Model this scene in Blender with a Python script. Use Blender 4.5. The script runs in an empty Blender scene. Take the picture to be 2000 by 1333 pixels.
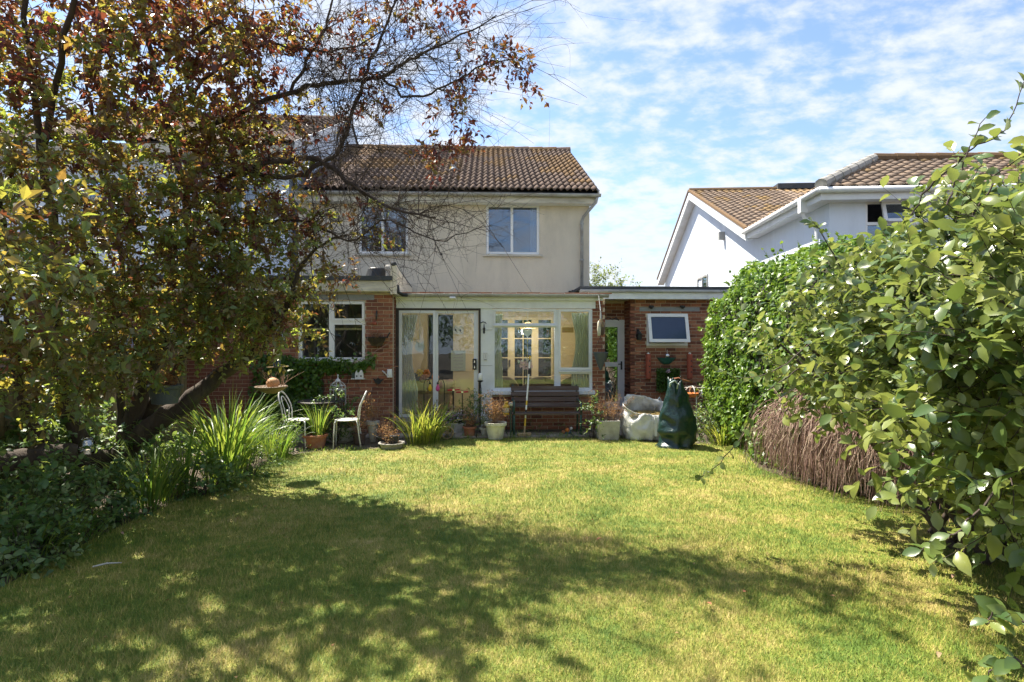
import bpy, bmesh, math, random
import numpy as np
from mathutils import Vector, Matrix

random.seed(7)
rng = np.random.default_rng(11)
S = bpy.context.scene
COL = S.collection
R = math.radians
CAM_H = 1.8
YAW = R(2.4)
FPX = 1111.0

# ------------------------------------------------------------------ camera
cam = bpy.data.cameras.new('camera')
cam.sensor_width = 36.0
cam.lens = 20.0
cam.clip_start = 0.05
cam.clip_end = 2000
camo = bpy.data.objects.new('camera', cam)
COL.objects.link(camo)
camo.location = (0, 0, CAM_H)
camo.rotation_euler = (R(90), 0, -YAW)
S.camera = camo

# ------------------------------------------------------------------ sky and sun
SUN_EL, SUN_AZ = R(58), R(-50)         # azimuth clockwise from +Y: the sun stands to the left, a little behind the houses
SUN_DIR = Vector((math.sin(SUN_AZ) * math.cos(SUN_EL), math.cos(SUN_AZ) * math.cos(SUN_EL), math.sin(SUN_EL)))
W = bpy.data.worlds.new('World')
S.world = W
W.use_nodes = True
nt = W.node_tree
nt.nodes.clear()
def wn(t, **k):
    n = nt.nodes.new(t)
    for a, b in k.items():
        setattr(n, a, b)
    return n
out = wn('ShaderNodeOutputWorld')
bg = wn('ShaderNodeBackground')
bg.inputs['Strength'].default_value = 0.097
sky = wn('ShaderNodeTexSky', sky_type='NISHITA', sun_disc=False)
sky.sun_elevation = SUN_EL
sky.sun_rotation = SUN_AZ
sky.air_density = 1.0
sky.dust_density = 0.4
sky.ozone_density = 3.5
tc = wn('ShaderNodeTexCoord')
sep = wn('ShaderNodeSeparateXYZ')
nt.links.new(tc.outputs['Generated'], sep.inputs[0])
zc = wn('ShaderNodeMath', operation='MAXIMUM')
zc.inputs[1].default_value = 0.0
nt.links.new(sep.outputs['Z'], zc.inputs[0])
za = wn('ShaderNodeMath', operation='ADD')
za.inputs[1].default_value = 0.30
nt.links.new(zc.outputs[0], za.inputs[0])
dx = wn('ShaderNodeMath', operation='DIVIDE')
dy = wn('ShaderNodeMath', operation='DIVIDE')
for d_, s_ in ((dx, 'X'), (dy, 'Y')):
    nt.links.new(sep.outputs[s_], d_.inputs[0])
    nt.links.new(za.outputs[0], d_.inputs[1])
cmb = wn('ShaderNodeCombineXYZ')
nt.links.new(dx.outputs[0], cmb.inputs[0])
nt.links.new(dy.outputs[0], cmb.inputs[1])
mp = wn('ShaderNodeMapping')
mp.inputs['Rotation'].default_value = (0, 0, R(35))
mp.inputs['Scale'].default_value = (1.0, 1.35, 1.0)
mp.inputs['Location'].default_value = (3.1, 0.7, 0)
nt.links.new(cmb.outputs[0], mp.inputs[0])
n1 = wn('ShaderNodeTexNoise')
n1.inputs['Scale'].default_value = 0.95
n1.inputs['Detail'].default_value = 4
n1.inputs['Roughness'].default_value = 0.5
n2 = wn('ShaderNodeTexNoise')
n2.inputs['Scale'].default_value = 10.5
n2.inputs['Detail'].default_value = 8
n2.inputs['Roughness'].default_value = 0.58
n2.inputs['Distortion'].default_value = 0.1
for n in (n1, n2):
    nt.links.new(mp.outputs[0], n.inputs['Vector'])
mx = wn('ShaderNodeMath', operation='MULTIPLY_ADD')
mx.inputs[1].default_value = 0.78
nt.links.new(n2.outputs[0], mx.inputs[0])
sc1 = wn('ShaderNodeMath', operation='MULTIPLY')
sc1.inputs[1].default_value = 0.56
nt.links.new(n1.outputs[0], sc1.inputs[0])
nt.links.new(sc1.outputs[0], mx.inputs[2])
# a little more cloud low down, where one looks through more of the layer
hz = wn('ShaderNodeMapRange')
hz.inputs['From Min'].default_value = 0.0
hz.inputs['From Max'].default_value = 0.55
hz.inputs['To Min'].default_value = 0.16
hz.inputs['To Max'].default_value = 0.0
nt.links.new(sep.outputs['Z'], hz.inputs['Value'])
ad = wn('ShaderNodeMath', operation='ADD')
nt.links.new(mx.outputs[0], ad.inputs[0])
nt.links.new(hz.outputs[0], ad.inputs[1])
cr = wn('ShaderNodeMapRange')
cr.interpolation_type = 'SMOOTHSTEP'
cr.inputs['From Min'].default_value = 0.585
cr.inputs['From Max'].default_value = 0.86
cr.inputs['To Min'].default_value = 0.06
cr.inputs['To Max'].default_value = 0.93
nt.links.new(ad.outputs[0], cr.inputs['Value'])
mixc = wn('ShaderNodeMixRGB')
mixc.inputs['Color2'].default_value = (3.75, 3.95, 4.35, 1)
nt.links.new(cr.outputs[0], mixc.inputs['Fac'])
nt.links.new(sky.outputs[0], mixc.inputs['Color1'])
nt.links.new(mixc.outputs[0], bg.inputs['Color'])
nt.links.new(bg.outputs[0], out.inputs['Surface'])

sun = bpy.data.lights.new('sun', 'SUN')
sun.energy = 5.0
sun.angle = R(0.53)
sun.color = (1.0, 0.93, 0.80)
suno = bpy.data.objects.new('sun', sun)
COL.objects.link(suno)
suno.rotation_euler = SUN_DIR.to_track_quat('Z', 'Y').to_euler()
suno.location = (-20, 5, 25)

S.view_settings.view_transform = 'Standard'
S.view_settings.look = 'None'
S.view_settings.gamma = 1.0
S.view_settings.exposure = 1.42
S.render.engine = 'CYCLES'
S.cycles.max_bounces = 8
S.cycles.transparent_max_bounces = 12

# ------------------------------------------------------------------ helpers
def P(px, py, Y):
    r = (px - 1000) / FPX
    u = (666.5 - py) / FPX
    t = Y / (math.cos(YAW) - r * math.sin(YAW))
    return Vector((t * (math.sin(YAW) + r * math.cos(YAW)), Y, CAM_H + t * u))

def G(px, py, z=0.0):
    r = (px - 1000) / FPX
    u = (666.5 - py) / FPX
    t = (z - CAM_H) / u
    return Vector((t * (math.sin(YAW) + r * math.cos(YAW)), t * (math.cos(YAW) - r * math.sin(YAW)), z))

WM = {}
def link(name, data, parent=None):
    o = bpy.data.objects.new(name, data)
    COL.objects.link(o)
    if parent is not None:
        o.parent = parent
        WM[o] = WM[parent]
    else:
        WM[o] = Matrix.Identity(4)
    return o

def tag(o, label, cat, group=None):
    o['label'] = label
    o['category'] = cat
    if group:
        o['group'] = group
    return o

def thing(name, label, cat, loc=(0, 0, 0), rz=0.0, group=None):
    o = bpy.data.objects.new(name, None)
    o.empty_display_size = 0.1
    COL.objects.link(o)
    o.location = loc
    o.rotation_euler = (0, 0, rz)
    WM[o] = Matrix.Translation(Vector(loc)) @ Matrix.Rotation(rz, 4, 'Z')
    return tag(o, label, cat, group)

class MB:
    def __init__(s):
        s.v, s.f = [], []
    def add(s, vs, fs):
        b = len(s.v)
        s.v += [tuple(x) for x in vs]
        s.f += [tuple(i + b for i in f) for f in fs]
        return s
    def box(s, x0, x1, y0, y1, z0, z1):
        x0, x1 = min(x0, x1), max(x0, x1)
        y0, y1 = min(y0, y1), max(y0, y1)
        z0, z1 = min(z0, z1), max(z0, z1)
        return s.add([(x0, y0, z0), (x1, y0, z0), (x1, y1, z0), (x0, y1, z0), (x0, y0, z1), (x1, y0, z1), (x1, y1, z1), (x0, y1, z1)],
                     [(0, 3, 2, 1), (4, 5, 6, 7), (0, 1, 5, 4), (1, 2, 6, 5), (2, 3, 7, 6), (3, 0, 4, 7)])
    def obox(s, c, ax, ay, az, hx, hy, hz):
        c, ax, ay, az = Vector(c), Vector(ax).normalized(), Vector(ay).normalized(), Vector(az).normalized()
        vs = []
        for k in (-1, 1):
            for i, j in ((-1, -1), (1, -1), (1, 1), (-1, 1)):
                vs.append(c + ax * hx * i + ay * hy * j + az * hz * k)
        return s.add(vs, [(0, 3, 2, 1), (4, 5, 6, 7), (0, 1, 5, 4), (1, 2, 6, 5), (2, 3, 7, 6), (3, 0, 4, 7)])
    def prism(s, pts, y0, y1):
        """polygon of (x,z) points extruded along y"""
        n = len(pts)
        vs = [(p[0], y0, p[1]) for p in pts] + [(p[0], y1, p[1]) for p in pts]
        fs = [tuple(range(n)), tuple(range(2 * n - 1, n - 1, -1))]
        fs += [(i, i + n, (i + 1) % n + n, (i + 1) % n) for i in range(n)]
        return s.add(vs, fs)
    def poly(s, pts):
        return s.add(pts, [tuple(range(len(pts)))])
    def tube(s, pts, rad, k=6, caps=True):
        pts = [Vector(p) for p in pts]
        n = len(pts)
        if not hasattr(rad, '__len__'):
            rad = [rad] * n
        vs, fs = [], []
        up = Vector((0.31, 0.17, 0.93))
        pa = None
        for i, p in enumerate(pts):
            d = (pts[min(i + 1, n - 1)] - pts[max(i - 1, 0)])
            if d.length < 1e-9:
                d = Vector((0, 0, 1))
            d.normalize()
            a = d.cross(up) if pa is None else pa - d * pa.dot(d)
            if a.length < 1e-4:
                a = d.cross(Vector((1, 0, 0)))
            a.normalize()
            pa = a
            b = d.cross(a)
            for j in range(k):
                t = 2 * math.pi * j / k
                vs.append(p + (a * math.cos(t) + b * math.sin(t)) * rad[i])
        for i in range(n - 1):
            for j in range(k):
                fs.append((i * k + j, i * k + (j + 1) % k, (i + 1) * k + (j + 1) % k, (i + 1) * k + j))
        if caps:
            fs.append(tuple(range(k - 1, -1, -1)))
            fs.append(tuple((n - 1) * k + j for j in range(k)))
        return s.add(vs, fs)
    def lathe(s, prof, c=(0, 0, 0), k=20, sx=1.0, sy=1.0):
        vs, fs = [], []
        for r, z in prof:
            for j in range(k):
                t = 2 * math.pi * j / k
                vs.append((c[0] + r * math.cos(t) * sx, c[1] + r * math.sin(t) * sy, c[2] + z))
        for i in range(len(prof) - 1):
            for j in range(k):
                fs.append((i * k + j, i * k + (j + 1) % k, (i + 1) * k + (j + 1) % k, (i + 1) * k + j))
        fs.append(tuple(range(k - 1, -1, -1)))
        fs.append(tuple((len(prof) - 1) * k + j for j in range(k)))
        return s.add(vs, fs)
    def ball(s, c, r, k=12, sz=1.0):
        m = 7
        return s.lathe([(max(r * math.sin(math.pi * i / m), 0.0008), -r * sz * math.cos(math.pi * i / m)) for i in range(m + 1)], c, k)
    def build(s, name, mat, parent=None, smooth=False, bevel=0.0, local=False):
        me = bpy.data.meshes.new(name)
        if parent is not None and not local:
            inv = WM[parent].inverted()
            vs = [inv @ Vector(v) for v in s.v]
        else:
            vs = s.v
        me.from_pydata([tuple(v) for v in vs], [], s.f)
        me.update()
        if smooth:
            me.polygons.foreach_set('use_smooth', [True] * len(me.polygons))
        me.materials.append(mat)
        o = link(name, me, parent)
        if bevel:
            m = o.modifiers.new('bevel', 'BEVEL')
            m.width = bevel
            m.segments = 2
            m.limit_method = 'ANGLE'
        return o

def stuffpart(o):
    o['kind'] = 'stuff'
    return o

# ------------------------------------------------------------------ materials
def newmat(name):
    m = bpy.data.materials.new(name)
    m.use_nodes = True
    t = m.node_tree
    t.nodes.clear()
    o = t.nodes.new('ShaderNodeOutputMaterial')
    return m, t, o

def ramp(t, stops, src):
    r = t.nodes.new('ShaderNodeValToRGB')
    e = r.color_ramp.elements
    while len(e) < len(stops):
        e.new(0.5)
    for i, (p, c) in enumerate(stops):
        e[i].position = p
        e[i].color = (c[0], c[1], c[2], 1)
    t.links.new(src, r.inputs[0])
    return r

def pmat(name, c1, c2=None, scale=6.0, rough=0.7, bump=0.15, bscale=None, metal=0.0, spec=0.4, dirt=None, dscale=1.2, damt=0.5, objrand=0.0, stretch=(1, 1, 1), detail=6):
    """painted / mineral / wooden surface: two tones mixed by noise, optional larger stains, fine relief"""
    m, t, o = newmat(name)
    b = t.nodes.new('ShaderNodeBsdfPrincipled')
    b.inputs['Roughness'].default_value = rough
    b.inputs['Metallic'].default_value = metal
    b.inputs['Specular IOR Level'].default_value = spec
    tc = t.nodes.new('ShaderNodeTexCoord')
    mp = t.nodes.new('ShaderNodeMapping')
    mp.inputs['Scale'].default_value = stretch
    t.links.new(tc.outputs['Object'], mp.inputs[0])
    n = t.nodes.new('ShaderNodeTexNoise')
    n.inputs['Scale'].default_value = scale
    n.inputs['Detail'].default_value = detail
    n.inputs['Roughness'].default_value = 0.62
    t.links.new(mp.outputs[0], n.inputs['Vector'])
    c2 = c2 or tuple(x * 0.75 for x in c1)
    col = ramp(t, [(0.32, c1), (0.68, c2)], n.outputs[0]).outputs[0]
    if dirt:
        n3 = t.nodes.new('ShaderNodeTexNoise')
        n3.inputs['Scale'].default_value = dscale
        n3.inputs['Detail'].default_value = 8
        n3.inputs['Roughness'].default_value = 0.7
        t.links.new(mp.outputs[0], n3.inputs['Vector'])
        mr = t.nodes.new('ShaderNodeMapRange')
        mr.inputs['From Min'].default_value = 0.48
        mr.inputs['From Max'].default_value = 0.72
        mr.inputs['To Max'].default_value = damt
        t.links.new(n3.outputs[0], mr.inputs['Value'])
        mx = t.nodes.new('ShaderNodeMixRGB')
        mx.inputs['Color2'].default_value = (*dirt, 1)
        t.links.new(mr.outputs[0], mx.inputs['Fac'])
        t.links.new(col, mx.inputs['Color1'])
        col = mx.outputs[0]
    if objrand:
        oi = t.nodes.new('ShaderNodeObjectInfo')
        mr = t.nodes.new('ShaderNodeMapRange')
        mr.inputs['To Min'].default_value = 1 - objrand
        mr.inputs['To Max'].default_value = 1 + objrand
        t.links.new(oi.outputs['Random'], mr.inputs['Value'])
        h = t.nodes.new('ShaderNodeHueSaturation')
        t.links.new(mr.outputs[0], h.inputs['Value'])
        t.links.new(col, h.inputs['Color'])
        col = h.outputs[0]
    t.links.new(col, b.inputs['Base Color'])
    if bump:
        nb = t.nodes.new('ShaderNodeTexNoise')
        nb.inputs['Scale'].default_value = bscale or scale * 6
        nb.inputs['Detail'].default_value = 5
        t.links.new(mp.outputs[0], nb.inputs['Vector'])
        bp = t.nodes.new('ShaderNodeBump')
        bp.inputs['Strength'].default_value = bump
        bp.inputs['Distance'].default_value = 0.02
        t.links.new(nb.outputs[0], bp.inputs['Height'])
        t.links.new(bp.outputs[0], b.inputs['Normal'])
    t.links.new(b.outputs[0], o.inputs[0])
    return m

def brickmat(name, stops, rand=0.72):
    m, t, o = newmat(name)
    b = t.nodes.new('ShaderNodeBsdfPrincipled')
    b.inputs['Roughness'].default_value = 0.88
    b.inputs['Specular IOR Level'].default_value = 0.2
    oi = t.nodes.new('ShaderNodeObjectInfo')
    tc = t.nodes.new('ShaderNodeTexCoord')
    n = t.nodes.new('ShaderNodeTexNoise')
    n.inputs['Scale'].default_value = 22
    n.inputs['Detail'].default_value = 6
    va = t.nodes.new('ShaderNodeVectorMath')
    va.operation = 'MULTIPLY_ADD'
    va.inputs[1].default_value = (1, 1, 1)
    t.links.new(tc.outputs['Object'], va.inputs[0])
    sc = t.nodes.new('ShaderNodeMath')
    sc.operation = 'MULTIPLY'
    sc.inputs[1].default_value = 40
    t.links.new(oi.outputs['Random'], sc.inputs[0])
    cb = t.nodes.new('ShaderNodeCombineXYZ')
    t.links.new(sc.outputs[0], cb.inputs[0])
    t.links.new(cb.outputs[0], va.inputs[2])
    t.links.new(va.outputs[0], n.inputs['Vector'])
    mm = t.nodes.new('ShaderNodeMath')
    mm.operation = 'MULTIPLY_ADD'
    mm.inputs[1].default_value = 0.45
    t.links.new(n.outputs[0], mm.inputs[0])
    m2 = t.nodes.new('ShaderNodeMath')
    m2.operation = 'MULTIPLY'
    m2.inputs[1].default_value = rand
    mm.inputs[1].default_value = 0.45 + (0.72 - rand) * 0.9
    t.links.new(oi.outputs['Random'], m2.inputs[0])
    t.links.new(m2.outputs[0], mm.inputs[2])
    c = ramp(t, stops, mm.outputs[0])
    t.links.new(c.outputs[0], b.inputs['Base Color'])
    bp = t.nodes.new('ShaderNodeBump')
    bp.inputs['Strength'].default_value = 0.5
    bp.inputs['Distance'].default_value = 0.004
    n4 = t.nodes.new('ShaderNodeTexNoise')
    n4.inputs['Scale'].default_value = 90
    t.links.new(va.outputs[0], n4.inputs['Vector'])
    t.links.new(n4.outputs[0], bp.inputs['Height'])
    t.links.new(bp.outputs[0], b.inputs['Normal'])
    t.links.new(b.outputs[0], o.inputs[0])
    return m

def leafmat(name, stops, tstops, tfac=0.4, rough=0.45, spec=0.4, back=None, vein=0.0):
    """leaf: reflects its own tone, lets warm light through; 'rnd' is a per-leaf value stored on the mesh"""
    m, t, o = newmat(name)
    a = t.nodes.new('ShaderNodeAttribute')
    a.attribute_name = 'rnd'
    c = ramp(t, stops, a.outputs['Fac'])
    ct = ramp(t, tstops, a.outputs['Fac'])
    b = t.nodes.new('ShaderNodeBsdfPrincipled')
    b.inputs['Roughness'].default_value = rough
    b.inputs['Specular IOR Level'].default_value = spec
    col = c.outputs[0]
    if back:
        g = t.nodes.new('ShaderNodeNewGeometry')
        mx = t.nodes.new('ShaderNodeMixRGB')
        mx.inputs['Color2'].default_value = (*back, 1)
        t.links.new(g.outputs['Backfacing'], mx.inputs['Fac'])
        t.links.new(col, mx.inputs['Color1'])
        col = mx.outputs[0]
    t.links.new(col, b.inputs['Base Color'])
    tr = t.nodes.new('ShaderNodeBsdfTranslucent')
    t.links.new(ct.outputs[0], tr.inputs['Color'])
    ms = t.nodes.new('ShaderNodeMixShader')
    ms.inputs[0].default_value = tfac
    t.links.new(b.outputs[0], ms.inputs[1])
    t.links.new(tr.outputs[0], ms.inputs[2])
    t.links.new(ms.outputs[0], o.inputs[0])
    return m

def glassmat(name, refl=0.18, tint=(0.93, 0.96, 0.95), rough=0.0):
    m, t, o = newmat(name)
    tr = t.nodes.new('ShaderNodeBsdfTransparent')
    tr.inputs[0].default_value = (*tint, 1)
    gl = t.nodes.new('ShaderNodeBsdfGlossy')
    gl.inputs['Roughness'].default_value = rough
    gl.inputs['Color'].default_value = (0.80, 0.90, 1.0, 1)
    tc = t.nodes.new('ShaderNodeTexCoord')
    n = t.nodes.new('ShaderNodeTexNoise')
    n.inputs['Scale'].default_value = 1.7
    t.links.new(tc.outputs['Object'], n.inputs['Vector'])
    bp = t.nodes.new('ShaderNodeBump')
    bp.inputs['Strength'].default_value = 0.06
    bp.inputs['Distance'].default_value = 0.03
    t.links.new(n.outputs[0], bp.inputs['Height'])
    t.links.new(bp.outputs[0], gl.inputs['Normal'])
    fr = t.nodes.new('ShaderNodeLayerWeight')
    fr.inputs[0].default_value = 0.25
    mr = t.nodes.new('ShaderNodeMapRange')
    mr.inputs['To Min'].default_value = refl
    mr.inputs['To Max'].default_value = 1.0
    t.links.new(fr.outputs['Fresnel'], mr.inputs['Value'])
    ms = t.nodes.new('ShaderNodeMixShader')
    t.links.new(mr.outputs[0], ms.inputs[0])
    t.links.new(tr.outputs[0], ms.inputs[1])
    t.links.new(gl.outputs[0], ms.inputs[2])
    t.links.new(ms.outputs[0], o.inputs[0])
    return m

def thinmat(name, col, tfac=0.5, transp=0.0):
    m, t, o = newmat(name)
    d = t.nodes.new('ShaderNodeBsdfDiffuse')
    d.inputs[0].default_value = (*col, 1)
    tr = t.nodes.new('ShaderNodeBsdfTranslucent')
    tr.inputs[0].default_value = (*col, 1)
    ms = t.nodes.new('ShaderNodeMixShader')
    ms.inputs[0].default_value = tfac
    t.links.new(d.outputs[0], ms.inputs[1])
    t.links.new(tr.outputs[0], ms.inputs[2])
    last = ms
    if transp:
        tp = t.nodes.new('ShaderNodeBsdfTransparent')
        m2 = t.nodes.new('ShaderNodeMixShader')
        m2.inputs[0].default_value = transp
        t.links.new(ms.outputs[0], m2.inputs[1])
        t.links.new(tp.outputs[0], m2.inputs[2])
        last = m2
    t.links.new(last.outputs[0], o.inputs[0])
    return m

M = {}
M['render'] = pmat('cream_render', (0.69, 0.615, 0.495), (0.63, 0.56, 0.45), 3.5, 0.92, 0.5, 120, spec=0.2, dirt=(0.43, 0.39, 0.32), dscale=1.5, damt=0.55, stretch=(1, 1, .4))
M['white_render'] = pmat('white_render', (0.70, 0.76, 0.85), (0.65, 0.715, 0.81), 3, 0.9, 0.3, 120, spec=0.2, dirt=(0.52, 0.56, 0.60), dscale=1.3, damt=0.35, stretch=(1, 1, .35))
M['white_paint'] = pmat('white_paint', (0.76, 0.77, 0.78), (0.68, 0.70, 0.72), 2.5, 0.5, 0.05, 40, dirt=(0.45, 0.44, 0.40), dscale=2.2, damt=0.45)
M['upvc'] = pmat('white_plastic_frame', (0.80, 0.80, 0.80), (0.75, 0.76, 0.77), 2, 0.35, 0.0, spec=0.5)
M['alu'] = pmat('silver_frame', (0.72, 0.74, 0.77), (0.64, 0.66, 0.70), 2, 0.35, 0.0, metal=0.25)
M['dark_trim'] = pmat('dark_trim', (0.035, 0.028, 0.026), (0.05, 0.04, 0.035), 5, 0.6, 0.1)
M['fascia'] = pmat('weathered_fascia', (0.66, 0.62, 0.52), (0.52, 0.48, 0.40), 4, 0.65, 0.15, 50, dirt=(0.16, 0.14, 0.11), dscale=1.6, damt=0.7, stretch=(0.5, 1, 2))
M['gutter'] = pmat('grey_gutter', (0.40, 0.40, 0.39), (0.28, 0.28, 0.27), 3, 0.55, 0.1, dirt=(0.20, 0.15, 0.10), dscale=3, damt=0.5)
M['felt'] = pmat('dark_roof_felt', (0.045, 0.05, 0.058), (0.075, 0.08, 0.085), 6, 0.85, 0.4, 60)
M['mortar'] = pmat('mortar', (0.56, 0.46, 0.34), (0.46, 0.37, 0.27), 12, 0.95, 0.5, 90, spec=0.15)
M['brick'] = brickmat('red_brick', [(0.05, (0.085, 0.042, 0.034)), (0.3, (0.17, 0.07, 0.047)), (0.55, (0.25, 0.10, 0.06)), (0.8, (0.33, 0.14, 0.08)), (1.0, (0.38, 0.20, 0.12))])
M['tile'] = brickmat('brown_tile', [(0.1, (0.09, 0.066, 0.055)), (0.45, (0.135, 0.097, 0.077)), (0.75, (0.18, 0.125, 0.094)), (1.0, (0.24, 0.165, 0.11))], 0.3)
M['tile_lichen'] = brickmat('lichen_tile', [(0.1, (0.11, 0.072, 0.052)), (0.45, (0.17, 0.108, 0.06)), (0.8, (0.24, 0.145, 0.064)), (1.0, (0.31, 0.195, 0.08))], 0.3)
TILE_M = [M['tile'], M['tile_lichen']]
M['concrete'] = pmat('concrete', (0.40, 0.38, 0.34), (0.28, 0.26, 0.23), 5, 0.9, 0.4, 60, dirt=(0.13, 0.14, 0.09), dscale=3, damt=0.6)
M['lintel'] = pmat('grey_lintel', (0.22, 0.23, 0.24), (0.27, 0.28, 0.29), 5, 0.8, 0.2)
M['glass'] = glassmat('window_glass', 0.045)
M['glass_up'] = glassmat('upper_window_glass', 0.12, (0.6, 0.7, 0.82))
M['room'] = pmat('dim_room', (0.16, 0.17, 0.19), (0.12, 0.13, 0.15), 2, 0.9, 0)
M['cream_wall'] = pmat('cream_inner_wall', (0.72, 0.58, 0.35), (0.66, 0.52, 0.30), 2, 0.85, 0.05)
M['cream_frame'] = pmat('cream_joinery', (0.80, 0.66, 0.40), (0.72, 0.58, 0.34), 4, 0.5, 0.0)
M['curtain'] = thinmat('pale_curtain', (0.66, 0.68, 0.64), 0.35)
M['curtain2'] = thinmat('sage_curtain', (0.50, 0.55, 0.44), 0.35)
M['poly'] = thinmat('translucent_roof_sheet', (0.86, 0.85, 0.80), 0.85, 0.55)
M['sofa'] = pmat('tan_leather', (0.42, 0.27, 0.19), (0.34, 0.21, 0.14), 8, 0.5, 0.2)
M['wicker'] = pmat('brown_wicker', (0.24, 0.16, 0.09), (0.12, 0.075, 0.04), 30, 0.6, 0.6, 60)
M['black'] = pmat('black_metal', (0.014, 0.015, 0.016), (0.03, 0.03, 0.03), 10, 0.5, 0.15)
M['white_metal'] = pmat('white_painted_metal', (0.72, 0.72, 0.69), (0.60, 0.60, 0.56), 14, 0.5, 0.15, dirt=(0.22, 0.17, 0.12), dscale=9, damt=0.7)
M['bench_wood'] = pmat('weathered_dark_wood', (0.105, 0.066, 0.052), (0.062, 0.040, 0.034), 5, 0.75, 0.4, 40, dirt=(0.26, 0.22, 0.20), dscale=5, damt=0.55, stretch=(0.25, 3, 3))
M['green_iron'] = pmat('green_iron', (0.03, 0.07, 0.05), (0.05, 0.09, 0.07), 15, 0.5, 0.2)
M['terracotta'] = pmat('terracotta', (0.42, 0.17, 0.085), (0.32, 0.12, 0.06), 8, 0.85, 0.25, dirt=(0.42, 0.34, 0.26), dscale=6, damt=0.5)
M['red_clay'] = pmat('red_clay', (0.40, 0.105, 0.06), (0.32, 0.08, 0.045), 8, 0.75, 0.2)
M['stone_pot'] = pmat('pale_stone_pot', (0.50, 0.48, 0.42), (0.36, 0.34, 0.29), 7, 0.9, 0.4, 50, dirt=(0.17, 0.16, 0.10), dscale=5, damt=0.6)
M['white_pot'] = pmat('off_white_glazed_pot', (0.62, 0.60, 0.50), (0.50, 0.48, 0.38), 6, 0.6, 0.2, dirt=(0.26, 0.22, 0.14), dscale=5, damt=0.6)
M['soil'] = pmat('dark_soil', (0.055, 0.04, 0.028), (0.10, 0.075, 0.05), 9, 0.95, 0.8, 40)
M['grey_plastic'] = pmat('slate_plastic', (0.07, 0.085, 0.10), (0.09, 0.105, 0.12), 8, 0.5, 0.05)
M['yellow'] = pmat('yellow_plastic', (0.70, 0.45, 0.03), (0.62, 0.38, 0.02), 8, 0.45, 0)
M['white'] = pmat('white_enamel', (0.78, 0.77, 0.74), (0.70, 0.69, 0.66), 8, 0.5, 0.05)
M['tan_wood'] = pmat('tan_wood', (0.40, 0.29, 0.16), (0.30, 0.21, 0.11), 7, 0.7, 0.25, stretch=(0.3, 2, 2))
M['red'] = pmat('red_grip', (0.55, 0.03, 0.04), (0.45, 0.02, 0.03), 8, 0.5, 0)
M['pink'] = pmat('pink_paper', (0.70, 0.46, 0.46), (0.62, 0.38, 0.40), 12, 0.6, 0)
M['orange'] = pmat('orange', (0.65, 0.20, 0.04), (0.55, 0.16, 0.04), 12, 0.6, 0)
M['tarp'] = pmat('dark_green_tarp', (0.006, 0.024, 0.021), (0.009, 0.034, 0.029), 6, 0.30, 0.5, 30, spec=0.6)
M['sack'] = pmat('woven_white_sack', (0.66, 0.65, 0.62), (0.58, 0.57, 0.54), 5, 0.7, 0.5, 40, dirt=(0.40, 0.36, 0.28), dscale=4, damt=0.5)
M['straw'] = pmat('straw', (0.42, 0.32, 0.13), (0.30, 0.22, 0.08), 20, 0.9, 0.8, 60)
M['bark'] = pmat('dark_bark', (0.085, 0.062, 0.048), (0.042, 0.032, 0.026), 9, 0.9, 1.0, 30, stretch=(1, 1, 0.3), dirt=(0.13, 0.12, 0.08), dscale=5, damt=0.5)
M['twig'] = pmat('twig_bark', (0.075, 0.052, 0.042), (0.045, 0.034, 0.03), 12, 0.85, 0)
M['fence'] = pmat('fence_wood', (0.28, 0.22, 0.10), (0.20, 0.155, 0.07), 5, 0.85, 0.3, 40, stretch=(3, 3, 0.25), objrand=0.25, dirt=(0.08, 0.09, 0.04), dscale=2, damt=0.5)
M['blue_tarp'] = pmat('blue_plastic', (0.045, 0.085, 0.15), (0.07, 0.11, 0.18), 9, 0.5, 0.2)
M['bulb'] = glassmat('lamp_glass', 0.22, (0.93, 0.88, 0.80))
M['paving'] = pmat('paving_slab', (0.34, 0.29, 0.23), (0.26, 0.22, 0.17), 4, 0.9, 0.3, 50, objrand=0.15, dirt=(0.13, 0.12, 0.08), dscale=3, damt=0.6)
M['verdigris'] = pmat('verdigris_bowl', (0.03, 0.12, 0.11), (0.05, 0.17, 0.15), 10, 0.5, 0.3)
M['silver'] = pmat('silver_ball', (0.75, 0.76, 0.78), (0.70, 0.71, 0.74), 5, 0.15, 0, metal=0.9)
M['dead'] = pmat('dead_stalk', (0.36, 0.22, 0.15), (0.25, 0.15, 0.10), 12, 0.9, 0)
# ------------------------------------------------------------------ plant helpers
LEAF4 = (np.array([(0, 0, 0), (0.45, 0.5, 0.09), (0.45, -0.5, 0.09), (0.5, 0, -0.03), (1, 0, -0.12)], float),
         [(0, 3, 1), (3, 4, 1), (0, 2, 3), (2, 4, 3)])
LEAFB = (np.array([(0, 0, 0), (0.18, 0.30, 0.04), (0.45, 0.5, 0.07), (0.75, 0.38, 0.01), (0.18, -0.30, 0.04), (0.45, -0.5, 0.07), (0.75, -0.38, 0.01),
                   (0.2, 0, 0.0), (0.48, 0, 0.005), (0.76, 0, -0.05), (1.0, 0, -0.14)], float),
         [(0, 7, 1), (7, 8, 2), (7, 2, 1), (8, 9, 3), (8, 3, 2), (9, 10, 3), (0, 4, 7), (7, 4, 5), (7, 5, 8), (8, 5, 6), (8, 6, 9), (9, 6, 10)])
IVY = (np.array([(0, 0, 0), (0.12, 0.5, 0.05), (0.55, 0.36, 0.06), (1, 0, -0.08), (0.55, -0.36, 0.06), (0.12, -0.5, 0.05), (0.4, 0, -0.03)], float),
       [(0, 6, 1), (1, 6, 2), (2, 6, 3), (0, 5, 6), (5, 4, 6), (4, 3, 6)])

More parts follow.
